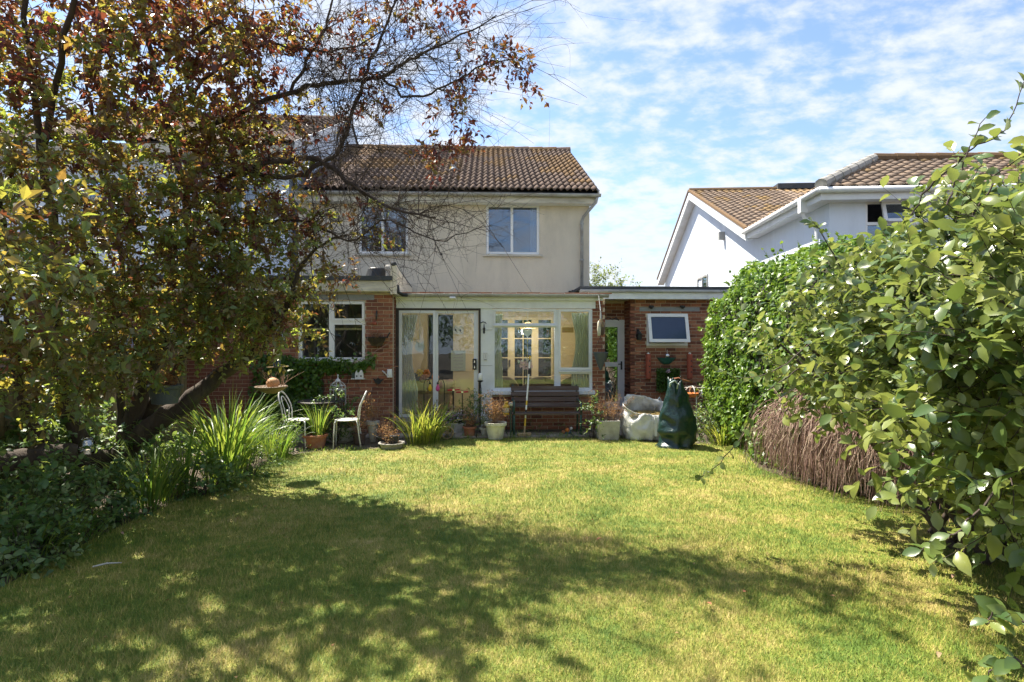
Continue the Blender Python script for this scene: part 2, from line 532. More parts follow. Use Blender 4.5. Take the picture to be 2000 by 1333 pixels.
def npmesh(name, V, F, mat, parent=None, rnd=None, smooth=False):
    """V (n,3) world coordinates, F (m,k) faces"""
    me = bpy.data.meshes.new(name)
    V = np.asarray(V, np.float32)
    if parent is not None:
        inv = np.array(WM[parent].inverted(), np.float32)
        V = V @ inv[:3, :3].T + inv[:3, 3]
    F = np.asarray(F, np.int32)
    m, k = F.shape
    me.vertices.add(len(V))
    me.vertices.foreach_set('co', np.ascontiguousarray(V).ravel())
    me.loops.add(m * k)
    me.loops.foreach_set('vertex_index', F.ravel())
    me.polygons.add(m)
    me.polygons.foreach_set('loop_start', np.arange(0, m * k, k, dtype=np.int32))
    if smooth:
        me.polygons.foreach_set('use_smooth', np.ones(m, bool))
    if rnd is not None:
        at = me.attributes.new('rnd', 'FLOAT', 'POINT')
        at.data.foreach_set('value', np.asarray(rnd, np.float32).ravel())
    me.update(calc_edges=True)
    me.materials.append(mat)
    return link(name, me, parent)

def norm(a):
    return a / np.maximum(np.linalg.norm(a, axis=1, keepdims=True), 1e-9)

def leafset(pos, d, n, L, wr, rnd):
    return dict(pos=np.asarray(pos, float), d=np.asarray(d, float), n=np.asarray(n, float), L=np.asarray(L, float), w=wr, rnd=np.asarray(rnd, float))

def leaf_frames(ls):
    d = norm(ls['d'])
    s = norm(np.cross(ls['n'], d))
    n = np.cross(d, s)
    return d, s, n

def leaves_obj(name, ls, tmpl, mat, parent, smooth=False):
    T, F = tmpl
    d, s, n = leaf_frames(ls)
    k = len(T)
    N = len(d)
    L = ls['L'][:, None, None]
    V = ls['pos'][:, None, :] + L * (T[None, :, 0:1] * d[:, None, :] + T[None, :, 1:2] * ls['w'] * s[:, None, :] + T[None, :, 2:3] * n[:, None, :])
    FF = (np.array(F)[None] + (np.arange(N) * k)[:, None, None]).reshape(-1, 3)
    o = npmesh(name, V.reshape(-1, 3), FF, mat, parent, np.repeat(ls['rnd'], k), smooth)
    o['kind'] = 'stuff'
    return o

def single_leaves(ls, tmpl, mat, parent, count, smooth=False):
    """the leaves that show largest become objects of their own; returns the rest"""
    fwd = np.array((math.sin(YAW), math.cos(YAW), 0))
    rt = np.array((math.cos(YAW), -math.sin(YAW), 0))
    v = ls['pos'] - np.array((0, 0, CAM_H))
    t = v @ fwd
    x = (v @ rt) / np.maximum(t, 0.1)
    y = v[:, 2] / np.maximum(t, 0.1)
    d, s, n = leaf_frames(ls)
    facing = np.abs((n * norm(v)).sum(1)) + 0.15
    score = ls['L'] / np.maximum(t, 0.1) * facing
    score[(t < 0.3) | (np.abs(x) > 0.9) | (np.abs(y) > 0.6)] = 0
    idx = np.argsort(-score)[:count]
    T, F = tmpl
    vari = []
    for i in range(8):
        me = bpy.data.meshes.new('leaf')
        TT = T.copy()
        TT[:, 1] *= ls['w']
        TT[:, 2] *= 0.6 + 0.16 * i
        me.from_pydata([tuple(p) for p in TT], [], [tuple(f) for f in F])
        at = me.attributes.new('rnd', 'FLOAT', 'POINT')
        at.data.foreach_set('value', np.full(len(T), (i + 0.5) / 8, np.float32))
        if smooth:
            me.polygons.foreach_set('use_smooth', [True] * len(me.polygons))
        me.materials.append(mat)
        vari.append(me)
    inv = WM[parent].inverted()
    for i in idx:
        o = bpy.data.objects.new('leaf', vari[min(7, int(ls['rnd'][i] * 8))])
        COL.objects.link(o)
        o.parent = parent
        m = Matrix(((d[i][0], s[i][0], n[i][0], ls['pos'][i][0]), (d[i][1], s[i][1], n[i][1], ls['pos'][i][1]), (d[i][2], s[i][2], n[i][2], ls['pos'][i][2]), (0, 0, 0, 1)))
        o.matrix_local = inv @ m @ Matrix.Scale(ls['L'][i], 4)
    keep = np.ones(len(score), bool)
    keep[idx] = False
    return {k: (a[keep] if isinstance(a, np.ndarray) and len(a) == len(keep) else a) for k, a in ls.items()}

def cat(lss):
    return {k: (lss[0]['w'] if k == 'w' else np.concatenate([l[k] for l in lss])) for k in lss[0]}

def tubes_obj(name, lines, mat, parent, k=4, smooth=True):
    """many thin tapering tubes as one mesh; lines: list of (pts (n,3), radii (n))"""
    V, F, b = [], [], 0
    ang = np.arange(k) * 2 * math.pi / k
    for pts, rad in lines:
        pts = np.asarray(pts, float)
        rad = np.asarray(rad, float)
        n = len(pts)
        d = np.gradient(pts, axis=0)
        d = norm(d)
        a = np.cross(d, np.array((0.37, 0.21, 0.9)))
        a = norm(a)
        c = np.cross(d, a)
        ring = pts[:, None, :] + rad[:, None, None] * (np.cos(ang)[None, :, None] * a[:, None, :] + np.sin(ang)[None, :, None] * c[:, None, :])
        V.append(ring.reshape(-1, 3))
        i = np.arange(n - 1)[:, None] * k
        j = np.arange(k)[None, :]
        j2 = (j + 1) % k
        F.append(np.stack([i + j, i + j2, i + k + j2, i + k + j], -1).reshape(-1, 4) + b)
        b += n * k
    return npmesh(name, np.concatenate(V), np.concatenate(F), mat, parent, None, smooth)

def rand_unit(n):
    return norm(rng.normal(size=(n, 3)))

def branchlets(ells, n, per, tl, leafL, wr, up=0.25, shell=0.45, spread=0.9, tone=(0.0, 1.0), droop=0.0, keep=None):
    """leafy twigs growing outwards through ellipsoids [(centre, radii)]"""
    vol = np.array([e[1][0] * e[1][1] * e[1][2] for e in ells]) ** 0.67
    pick = rng.choice(len(ells), n, p=vol / vol.sum())
    C = np.array([e[0] for e in ells], float)[pick]
    Rr = np.array([e[1] for e in ells], float)[pick]
    u = rand_unit(n)
    rr = rng.random(n) ** shell
    base = C + Rr * u * rr[:, None]
    d = norm(u / Rr * Rr.mean(1, keepdims=True) + rand_unit(n) * spread + np.array((0, 0, up)))
    if keep is not None:
        k = keep(base)
        base, d, rr = base[k], d[k], rr[k]
        n = len(base)
    lines, pos, dd, nn, LL, rn = [], [], [], [], [], []
    LN = tl * (0.6 + 0.8 * rng.random(n))
    for i in range(n):
        bend = rng.normal(size=3) * 0.25 + np.array((0, 0, -droop))
        ts = np.linspace(0, 1, 5)
        pts = base[i] + LN[i] * (ts[:, None] * d[i] + (ts ** 2)[:, None] * bend * 0.6)
        lines.append((pts, np.linspace(1, 0.35, 5) * 0.0035 * (tl / 0.3) ** 0.5))
        m = max(2, int(per * (0.6 + 0.8 * rng.random())))
        tt = np.linspace(0.12, 1.0, m)
        p = base[i] + LN[i] * (tt[:, None] * d[i] + (tt ** 2)[:, None] * bend * 0.6)
        side = norm(np.cross(d[i], rand_unit(1)))[0]
        s2 = np.cross(d[i], side)
        ph = np.arange(m) * 2.4 + rng.random() * 6
        out_ = np.cos(ph)[:, None] * side + np.sin(ph)[:, None] * s2
        ld = norm(d[i] * 0.55 + out_ * 0.9 + rng.normal(size=(m, 3)) * 0.25 + np.array((0, 0, -0.25 * droop)))
        ln = norm(np.array((0, 0, 1.0)) + rng.normal(size=(m, 3)) * 0.55 + d[i] * 0.3)
        pos.append(p); dd.append(ld); nn.append(ln)
        LL.append(leafL * (0.45 + 0.9 * rng.random(m)))
        t0 = tone[0] + (tone[1] - tone[0]) * rng.random()
        rn.append(np.clip(t0 + rng.normal(size=m) * 0.14, 0, 1))
    ls = leafset(np.concatenate(pos), np.concatenate(dd), np.concatenate(nn), np.concatenate(LL), wr, np.concatenate(rn))
    return ls, lines

def straps(name, centers, n, length, width, mat, parent, droop=1.0, spread=0.5, seg=6, r0=0.12, upright=0.0):
    """arching strap leaves rising from ground points"""
    V, F, rn = [], [], []
    b = 0
    for c in centers:
        c = np.asarray(c, float)
        for _ in range(n):
            az = rng.random() * 2 * math.pi
            o = np.array((math.cos(az), math.sin(az), 0))
            p0 = c + o * r0 * rng.random() ** 0.5
            L = length * (0.55 + 0.6 * rng.random())
            tilt = spread * rng.random() + upright
            w = width * (0.7 + 0.6 * rng.random())
            dr = droop * (0.3 + 0.9 * rng.random())
            t = np.linspace(0, 1, seg + 1)
            th = tilt * 0.5 + dr * 1.5 * t ** 1.6
            step = L / seg
            x = np.concatenate([[0], np.cumsum(np.sin(th[1:]) * step)])
            z = np.concatenate([[0], np.cumsum(np.cos(th[1:]) * step)])
            pts = p0 + x[:, None] * o + z[:, None] * np.array((0, 0, 1.0))
            pts[:, 2] = np.maximum(pts[:, 2], c[2] + 0.01)
            s = np.array((-o[1], o[0], 0)) + rng.normal(size=3) * 0.35
            s /= np.linalg.norm(s)
            ww = w * np.minimum(1, (1 - t) * 2.6 + 0.03) * (0.55 + 0.45 * np.minimum(1, t * 4))
            A = pts + s * ww[:, None] * 0.5
            B = pts - s * ww[:, None] * 0.5
            V.append(np.stack([A, B], 1).reshape(-1, 3))
            i = np.arange(seg) * 2 + b
            F.append(np.stack([i, i + 1, i + 3, i + 2], -1))
            b += 2 * (seg + 1)
            rn.append(np.full(2 * (seg + 1), rng.random()))
    return stuffpart(npmesh(name, np.concatenate(V), np.concatenate(F), mat, parent, np.concatenate(rn), True))

def stalks(base, n, h, spread, curl=0.25, r=0.003, r0=0.08):
    lines = []
    for _ in range(n):
        az = rng.random() * 2 * math.pi
        o = np.array((math.cos(az), math.sin(az), 0))
        p = np.asarray(base, float) + o * r0 * rng.random()
        L = h * (0.5 + 0.6 * rng.random())
        t = np.linspace(0, 1, 5)
        wob = rng.normal(size=3) * curl
        pts = p + L * (t[:, None] * np.array((0, 0, 1.0)) + (t[:, None] * o) * spread * rng.random() + (t ** 2)[:, None] * wob * 0.5)
        lines.append((pts, np.linspace(1, 0.4, 5) * r))
        for _k in range(2):
            a = 1 + rng.integers(0, 3)
            q = pts[a]
            dd = norm((rand_unit(1) * 0.7 + np.array((0, 0, 0.6))))[0]
            pts2 = q + np.linspace(0, 1, 3)[:, None] * dd * L * 0.3
            lines.append((pts2, np.array((0.7, 0.5, 0.3)) * r))
    return lines

def ends_leaves(lines, per, leafL, wr, jitter=0.03, tmin=0.4):
    pos, d = [], []
    for pts, _ in lines:
        for _k in range(per):
            t = tmin + (1 - tmin) * rng.random()
            i = min(int(t * (len(pts) - 1)), len(pts) - 2)
            f = t * (len(pts) - 1) - i
            pos.append(pts[i] * (1 - f) + pts[i + 1] * f + rng.normal(size=3) * jitter)
            d.append(rng.normal(size=3) + np.array((0, 0, 0.3)))
    n = len(pos)
    return leafset(pos, d, rng.normal(size=(n, 3)) + np.array((0, 0, 0.8)), leafL * (0.6 + 0.8 * rng.random(n)), wr, rng.random(n))

L_ = {}
L_['plum'] = leafmat('plum_leaf', [(0.0, (0.080, 0.028, 0.034)), (0.3, (0.125, 0.056, 0.050)), (0.6, (0.125, 0.125, 0.058)), (1.0, (0.115, 0.185, 0.078))],
                     [(0.0, (0.20, 0.045, 0.03)), (0.3, (0.30, 0.10, 0.04)), (0.6, (0.55, 0.42, 0.07)), (1.0, (0.46, 0.58, 0.08))], 0.42, 0.38, 0.5)
L_['elaeagnus'] = leafmat('elaeagnus_leaf', [(0.0, (0.035, 0.078, 0.028)), (0.45, (0.105, 0.160, 0.042)), (1.0, (0.25, 0.275, 0.075))],
                          [(0.0, (0.20, 0.28, 0.05)), (1.0, (0.42, 0.46, 0.10))], 0.32, 0.30, 0.5, back=(0.25, 0.29, 0.15))
L_['ivy'] = leafmat('ivy_leaf', [(0.0, (0.030, 0.075, 0.010)), (0.5, (0.085, 0.165, 0.018)), (1.0, (0.165, 0.26, 0.030))],
                    [(0.0, (0.15, 0.30, 0.03)), (1.0, (0.36, 0.50, 0.06))], 0.30, 0.38, 0.4)
L_['strap'] = leafmat('strap_leaf', [(0.0, (0.045, 0.105, 0.028)), (0.6, (0.095, 0.18, 0.035)), (1.0, (0.20, 0.24, 0.06))],
                      [(0.0, (0.20, 0.38, 0.04)), (1.0, (0.50, 0.58, 0.08))], 0.4, 0.4, 0.5)
L_['strap_yellow'] = leafmat('yellow_green_strap_leaf', [(0.0, (0.10, 0.18, 0.025)), (0.6, (0.20, 0.26, 0.04)), (1.0, (0.34, 0.32, 0.09))],
                             [(0.0, (0.35, 0.50, 0.05)), (1.0, (0.62, 0.58, 0.10))], 0.4, 0.45, 0.4)
L_['low'] = leafmat('border_leaf', [(0.0, (0.040, 0.095, 0.030)), (0.6, (0.085, 0.165, 0.050)), (1.0, (0.21, 0.26, 0.12))],
                    [(0.0, (0.18, 0.32, 0.05)), (1.0, (0.42, 0.50, 0.10))], 0.35, 0.42, 0.5)
L_['dry'] = leafmat('dry_leaf', [(0.0, (0.18, 0.085, 0.04)), (0.6, (0.34, 0.18, 0.09)), (1.0, (0.44, 0.30, 0.15))],
                    [(0.0, (0.4, 0.2, 0.08)), (1.0, (0.55, 0.36, 0.15))], 0.35, 0.8, 0.15)
L_['far'] = leafmat('far_leaf', [(0.0, (0.06, 0.10, 0.03)), (1.0, (0.17, 0.20, 0.06))], [(0.0, (0.25, 0.36, 0.06)), (1.0, (0.45, 0.5, 0.1))], 0.35, 0.5, 0.4)
L_['flower'] = leafmat('flower_petal', [(0.0, (0.70, 0.70, 0.72)), (0.7, (0.62, 0.55, 0.62)), (1.0, (0.55, 0.20, 0.35))], [(0.0, (0.7, 0.7, 0.7)), (1.0, (0.6, 0.3, 0.4))], 0.3, 0.6, 0.2)
#@@STRUCT
# ------------------------------------------------------------------ ground, lawn, paving
def struct(o):
    o['kind'] = 'structure'
    return o
struct(MB().poly([(-400, -60, -0.03), (400, -60, -0.03), (400, 700, -0.03), (-400, 700, -0.03)]).build('ground', M['soil']))

lawn_px = [(0, 1150), (120, 1085), (210, 1040), (300, 1000), (380, 965), (450, 940), (520, 905), (575, 888), (640, 880), (770, 876), (815, 866), (900, 858), (1010, 856), (1200, 856), (1300, 868), (1440, 868), (1480, 915), (1600, 955), (1760, 985), (1900, 1005), (2060, 1030)]
lawn_xy = [G(x, y).to_2d() for x, y in lawn_px]
lawn_xy = [Vector((-3.6, -3)), Vector((-3.7, 2.2))] + lawn_xy + [Vector((5.2, 3.0)), Vector((5.2, -3))]
def gmat(name, blade):
    m, t, o = newmat(name)
    tc = t.nodes.new('ShaderNodeTexCoord')
    n1 = t.nodes.new('ShaderNodeTexNoise'); n1.inputs['Scale'].default_value = 1.1; n1.inputs['Detail'].default_value = 5; n1.inputs['Roughness'].default_value = 0.6
    n2 = t.nodes.new('ShaderNodeTexNoise'); n2.inputs['Scale'].default_value = 7.5; n2.inputs['Detail'].default_value = 4; n2.inputs['Roughness'].default_value = 0.65
    for n in (n1, n2):
        t.links.new(tc.outputs['Object'], n.inputs['Vector'])
    a = t.nodes.new('ShaderNodeMath'); a.operation = 'MULTIPLY_ADD'; a.inputs[1].default_value = 0.45
    t.links.new(n2.outputs[0], a.inputs[0])
    s = t.nodes.new('ShaderNodeMath'); s.operation = 'MULTIPLY'; s.inputs[1].default_value = 0.68
    t.links.new(n1.outputs[0], s.inputs[0])
    t.links.new(s.outputs[0], a.inputs[2])
    v = a.outputs[0]
    if blade:
        at = t.nodes.new('ShaderNodeAttribute'); at.attribute_name = 'rnd'
        q = t.nodes.new('ShaderNodeMath'); q.operation = 'MULTIPLY_ADD'; q.inputs[1].default_value = 0.34
        t.links.new(at.outputs['Fac'], q.inputs[0])
        q2 = t.nodes.new('ShaderNodeMath'); q2.operation = 'SUBTRACT'; q2.inputs[1].default_value = 0.17
        t.links.new(v, q2.inputs[0])
        t.links.new(q2.outputs[0], q.inputs[2])
        v = q.outputs[0]
    k = 1.0 if blade else 0.75
    c = ramp(t, [(0.44, tuple(k * x for x in (0.13, 0.215, 0.032))), (0.56, tuple(k * x for x in (0.27, 0.315, 0.048))), (0.68, tuple(k * x for x in (0.47, 0.40, 0.11))), (0.82, tuple(k * x for x in (0.62, 0.48, 0.21)))], v)
    b = t.nodes.new('ShaderNodeBsdfPrincipled'); b.inputs['Roughness'].default_value = 0.6; b.inputs['Specular IOR Level'].default_value = 0.25
    t.links.new(c.outputs[0], b.inputs['Base Color'])
    if blade:
        # a mown sward scatters light much like a rough level surface: lean the shading normal towards the ground's
        ge = t.nodes.new('ShaderNodeNewGeometry')
        mv = t.nodes.new('ShaderNodeMix'); mv.data_type = 'VECTOR'; mv.inputs[0].default_value = 0.6
        mv.inputs[5].default_value = (0, 0, 1)
        t.links.new(ge.outputs['Normal'], mv.inputs[4])
        nv = t.nodes.new('ShaderNodeVectorMath'); nv.operation = 'NORMALIZE'
        t.links.new(mv.outputs[1], nv.inputs[0])
        t.links.new(nv.outputs[0], b.inputs['Normal'])
        tr = t.nodes.new('ShaderNodeBsdfTranslucent')
        t.links.new(c.outputs[0], tr.inputs['Color'])
        ms = t.nodes.new('ShaderNodeMixShader'); ms.inputs[0].default_value = 0.25
        t.links.new(b.outputs[0], ms.inputs[1]); t.links.new(tr.outputs[0], ms.inputs[2])
        t.links.new(ms.outputs[0], o.inputs[0])
    else:
        bp = t.nodes.new('ShaderNodeBump'); bp.inputs['Strength'].default_value = 1.0; bp.inputs['Distance'].default_value = 0.03
        n3 = t.nodes.new('ShaderNodeTexNoise'); n3.inputs['Scale'].default_value = 60
        t.links.new(tc.outputs['Object'], n3.inputs['Vector'])
        t.links.new(n3.outputs[0], bp.inputs['Height']); t.links.new(bp.outputs[0], b.inputs['Normal'])
        t.links.new(b.outputs[0], o.inputs[0])
    return m
M['lawn'] = gmat('lawn_turf', False)
M['blade'] = gmat('grass_blade', True)
struct(MB().poly([(p.x, p.y, 0.004) for p in lawn_xy]).build('lawn', M['lawn']))

def inside(x, y, poly):
    c = np.zeros(len(x), bool)
    n = len(poly)
    for i in range(n):
        a, b = poly[i], poly[(i + 1) % n]
        cond = ((a.y > y) != (b.y > y))
        with np.errstate(divide='ignore', invalid='ignore'):
            c ^= cond & (x < (b.x - a.x) * (y - a.y) / (b.y - a.y + 1e-12) + a.x)
    return c

def grass(n, seed):
    g = np.random.default_rng(seed)
    # even on the picture: density falls off with distance from where people look across the lawn
    r = 2.2 * (11.2 / 2.2) ** g.random(n)
    th = (g.random(n) - 0.5) * 2 * R(50) - YAW * -1
    x = r * np.sin(th)
    y = r * np.cos(th)
    jit = 0.06
    k = inside(x + g.normal(size=n) * jit, y + g.normal(size=n) * jit, lawn_xy)
    x, y, r = x[k], y[k], r[k]
    n = len(x)
    clump = np.sin(x * 3.1 + 2 * np.sin(y * 2.3)) * np.sin(y * 3.7 + 1.7 * np.sin(x * 1.9))
    h = (0.022 + 0.018 * g.random(n)) * (1 + 0.25 * clump) * (1 + 0.5 * (g.random(n) > 0.97))
    w = 0.0032 * (0.7 + 0.5 * g.random(n)) * np.clip(r / 3.5, 0.9, 2.4)
    az = g.random(n) * 2 * math.pi
    lean = 0.15 + 0.8 * g.random(n)
    o = np.stack([np.cos(az), np.sin(az)], 1)
    a2 = az + 1.2 + g.random(n)
    s = np.stack([np.cos(a2), np.sin(a2)], 1)
    V = np.zeros((n, 3, 3))
    V[:, 0, :2] = np.stack([x, y], 1) + s * w[:, None] * 0.5
    V[:, 1, :2] = np.stack([x, y], 1) - s * w[:, None] * 0.5
    V[:, 0, 2] = V[:, 1, 2] = 0.002
    V[:, 2, :2] = np.stack([x, y], 1) + o * (h * lean)[:, None]
    V[:, 2, 2] = h
    o_ = npmesh('grass', V.reshape(-1, 3), np.arange(3 * n).reshape(-1, 3), M['blade'], None, np.repeat(g.random(n), 3))
    o_['kind'] = 'stuff'
    tag(o_, 'short mown lawn grass, patchy green and straw yellow', 'grass')
grass(620000, 5)

# paving in front of the sun room and round the kitchen corner
patio = struct(MB().poly([(-5.6, 9.2, -0.012), (6.0, 9.2, -0.012), (6.0, 13.3, -0.012), (-5.6, 13.3, -0.012)]).build('patio', pmat('patio_bed', (0.10, 0.085, 0.06), (0.15, 0.12, 0.085), 7, 0.95, 0.6)))
me = bpy.data.meshes.new('paving_slab')
bm = bmesh.new()
bmesh.ops.create_cube(bm, size=1.0)
bmesh.ops.scale(bm, vec=(0.44, 0.44, 0.035), verts=bm.verts)
bmesh.ops.bevel(bm, geom=bm.edges[:], offset=0.006, segments=1, affect='EDGES')
bm.to_mesh(me); bm.free()
me.materials.append(M['paving'])
for j in range(3):
    for i in range(20):
        x, y = -5.0 + 0.455 * i, 10.85 + 0.455 * j - (0.42 if i < 6 else 0)
        if y > 11.1 and x < 2.2:
            continue
        o = link('paving_slab', me, patio)
        o.location = (x, y, 0.004 + random.uniform(-0.004, 0.004))
        o.rotation_euler = (random.uniform(-.006, .006), random.uniform(-.006, .006), random.uniform(-.02, .02))

# ------------------------------------------------------------------ masonry and tile builders
bm = bmesh.new()
bmesh.ops.create_cube(bm, size=1.0)
bmesh.ops.scale(bm, vec=(0.215, 0.030, 0.065), verts=bm.verts)
bmesh.ops.bevel(bm, geom=[e for e in bm.edges if abs((e.verts[0].co.y + e.verts[1].co.y)) > 0.0 and e.verts[0].co.y < 0 and e.verts[1].co.y < 0], offset=0.004, segments=1, affect='EDGES')
BRICK = bpy.data.meshes.new('brick')
bm.to_mesh(BRICK); bm.free()
BRICK.materials.append(M['brick'])

def brick_wall(th, o, rz, u1, z0, z1, openings=(), vis=None, thick=0.12, name='brick_wall', start=0.0):
    """wall whose outer face starts at point o and runs u1 metres along its own x axis turned by rz"""
    Mw = Matrix.Translation(Vector(o)) @ Matrix.Rotation(rz, 4, 'Z')
    us = sorted({0.0, u1, *[q for op in openings for q in op[:2]]})
    zs = sorted({z0, z1, *[q for op in openings for q in op[2:]]})
    mb = MB()
    for a, b in zip(us, us[1:]):
        for c, d in zip(zs, zs[1:]):
            if any(op[0] <= a and b <= op[1] and op[2] <= c and d <= op[3] for op in openings):
                continue
            t = MB().box(a, b, 0, thick, c, d)
            mb.add([Mw @ Vector(v) for v in t.v], t.f)
    wall = mb.build(name, M['mortar'], th)
    inv = WM[wall].inverted()
    rest = MB()
    H = 0.075
    nrow = int((z1 - z0) / H)
    for r in range(nrow):
        zc = z0 + H * (r + 0.5)
        x = start - 0.225 * (0.5 if r % 2 else 1.0)
        while x < u1:
            segs = [(max(x, 0.002), min(x + 0.215, u1 - 0.002))]
            for op in openings:
                if op[2] - 0.03 < zc < op[3] + 0.03:
                    ns = []
                    for a, b in segs:
                        if b <= op[0] or a >= op[1]:
                            ns.append((a, b))
                        else:
                            if a < op[0] - 0.01: ns.append((a, op[0] - 0.005))
                            if b > op[1] + 0.01: ns.append((op[1] + 0.005, b))
                    segs = ns
            for a, b in segs:
                if b - a < 0.035:
                    continue
                c = Vector(((a + b) / 2, 0.015 - 0.007 - random.random() * 0.003, zc))
                if vis is None or vis((a + b) / 2, zc):
                    bo = bpy.data.objects.new('brick', BRICK)
                    COL.objects.link(bo)
                    bo.parent = wall
                    bo.matrix_local = inv @ Mw @ Matrix.Translation(c) @ Matrix.Diagonal(((b - a) / 0.215, 1, 1, 1))
                else:
                    t = MB().box(a, b, c.y - 0.015, c.y + 0.015, zc - 0.0325, zc + 0.0325)
                    rest.add([Mw @ Vector(v) for v in t.v], t.f)
            x += 0.225
    if rest.v:
        stuffpart(rest.build('brickwork', M['brick'], wall))
    return wall

from mathutils import noise as mnoise
def tile_mesh(tw, tl, amp, waves, mat):
    n = 6 * waves
    vs, fs = [], []
    for row, (y, dz) in enumerate(((-0.02, 0.022), (tl, 0.0))):
        for i in range(n + 1):
            u = i / n
            vs.append((u * tw, y, dz + amp * (0.5 - 0.5 * math.cos(2 * math.pi * waves * u)) ** 0.8))
    for i in range(n + 1):
        v = vs[i]
        vs.append((v[0], v[1] + 0.003, v[2] - 0.02))
    k = n + 1
    for i in range(n):
        fs.append((i, i + 1, k + i + 1, k + i))
        fs.append((2 * k + i, 2 * k + i + 1, i + 1, i))
    me = bpy.data.meshes.new('roof_tile')
    me.from_pydata(vs, [], fs)
    me.polygons.foreach_set('use_smooth', [f[0] < k and f[1] < k and f[2] < 2 * k for f in fs])
    me.materials.append(mat)
    return me

def tile_roof(part, o, u, s, W_, L, tw, tl, amp, waves, count, clip=None, lichen=0.5, prefer=None):
    """rows of lapped tiles over a slope; the largest-showing ones are objects, the rest one mesh"""
    o, u, s = Vector(o), Vector(u).normalized(), Vector(s).normalized()
    nrm = u.cross(s).normalized()
    meshes = [tile_mesh(tw * 1.01, tl * 1.06, amp, waves, TILE_M[0]), tile_mesh(tw * 1.01, tl * 1.06, amp, waves, TILE_M[1])]
    cells = []
    nr, nc = int(round(L / tl)), int(round(W_ / tw))
    for r in range(nr):
        for c in range(nc):
            if clip and not clip((c + 0.5) * tw, (r + 0.5) * tl):
                continue
            cells.append((r, c))
    if prefer:
        cells.sort(key=lambda q: prefer((q[1] + 0.5) * tw, (q[0] + 0.5) * tl))
    rot = Matrix((u, s, nrm)).transposed().to_4x4()
    rest = [MB(), MB()]
    tl_data = []
    for me_ in meshes:
        tl_data.append(([v.co.copy() for v in me_.vertices], [tuple(p.vertices) for p in me_.polygons]))
    for i, (r, c) in enumerate(cells):
        p = o + u * c * tw + s * r * tl
        nz = mnoise.noise(Vector((c * tw * .9, r * tl * .9, W_)))
        k = 1 if nz * .9 + random.random() * .5 + .55 * r / max(nr - 1, 1) > 1.25 - lichen * .8 else 0
        m = Matrix.Translation(p + nrm * random.uniform(0.012, 0.018)) @ rot @ Matrix.Rotation(random.gauss(0, 0.006), 4, 'Z')
        if i < count:
            t = bpy.data.objects.new('roof_tile', meshes[k])
            COL.objects.link(t)
            t.parent = part
            t.matrix_local = m
        else:
            rest[k].add([m @ v for v in tl_data[k][0]], tl_data[k][1])
    for k in (0, 1):
        if rest[k].v:
            stuffpart(rest[k].build('roof_tiling', TILE_M[k], part, smooth=False, local=True))

def window(th, name, x0, x1, z0, z1, Y, lights, fmat, gmat_, fw=0.055, depth=0.07, label=None, sill=None, casement=()):
    """lights: list of (x0,x1,z0,z1) glass openings; everything else of the rectangle is frame"""
    mb = MB()
    xs = sorted({x0, x1, *[q for l in lights for q in l[:2]]})
    zs = sorted({z0, z1, *[q for l in lights for q in l[2:]]})
    for a, b in zip(xs, xs[1:]):
        for c, d in zip(zs, zs[1:]):
            if any(l[0] <= a and b <= l[1] and l[2] <= c and d <= l[3] for l in lights):
                continue
            mb.box(a, b, Y, Y + depth, c, d)
    w = mb.build(name, fmat, th)
    for l in lights:
        MB().box(l[0] - 0.005, l[1] + 0.005, Y + depth * 0.45, Y + depth * 0.55, l[2] - 0.005, l[3] + 0.005).build('pane', gmat_, w)
    for c in casement:   # a second, slightly proud sash round that light
        a, b, cc, d = c
        t = 0.045
        MB().box(a - t, a, Y - 0.022, Y + 0.002, cc - t, d + t).box(b, b + t, Y - 0.022, Y + 0.002, cc - t, d + t).box(a, b, Y - 0.022, Y + 0.002, cc - t, cc).box(a, b, Y - 0.022, Y + 0.002, d, d + t).build('sash', fmat, w)
    if sill:
        MB().box(x0 - 0.07, x1 + 0.07, Y - 0.09, Y + 0.02, z0 - 0.05, z0 - 0.004).build('sill', sill, w)
    return w

def wall_with(th, name, x0, x1, z0, z1, Y, thick, openings, mat):
    xs = sorted({x0, x1, *[q for op in openings for q in op[:2]]})
    zs = sorted({z0, z1, *[q for op in openings for q in op[2:]]})
    mb = MB()
    for a, b in zip(xs, xs[1:]):
        for c, d in zip(zs, zs[1:]):
            if not any(op[0] <= a and b <= op[1] and op[2] <= c and d <= op[3] for op in openings):
                mb.box(a, b, Y, Y + thick, c, d)
    return mb.build(name, mat, th)

# ------------------------------------------------------------------ the house
EZ, EY, RZ, RY = 5.24, 13.02, 7.80, 17.9
house = thing('house', 'two-storey house with cream rendered wall and brown wavy tiled roof', 'house', (0, 13.4, 0))
HX0, HX1, HW = -4.4, 2.40, 13.4
w1 = (-3.02, -1.87, 3.84, 4.99)
w2 = (-0.05, 1.21, 3.84, 5.02)
wall_with(house, 'wall', HX0, HX1, 0, 5.20, HW, 0.25, [w1, w2, (-1.42, -0.82, 0.28, 2.42), (0.12, 1.52, 0.28, 2.36)], M['render'])
hs = MB()
hs.add([(HX1, HW + .25, 0), (HX1, 22.4, 0), (HX1, 22.4, 5.2), (HX1, RY, RZ - 0.06), (HX1, HW + .25, 5.2), (HX1 - .2, HW + .25, 0), (HX1 - .2, 22.4, 0), (HX1 - .2, 22.4, 5.2), (HX1 - .2, RY, RZ - 0.06), (HX1 - .2, HW + .25, 5.2)],
       [(0, 1, 2, 3, 4), (9, 8, 7, 6, 5)])
hs.build('gable_wall', M['render'], house)
MB().box(HX0, HX1, 22.2, 22.4, 0, 5.2).build('rear_wall', M['render'], house)
MB().box(HX0, HX1 - .21, HW + .26, 22.2, 2.72, 2.95).build('upper_floor', M['room'], house)
MB().box(HX0 + .02, HX1 - .21, 16.5, 16.6, 0, 5.2).build('inner_wall', M['room'], house)
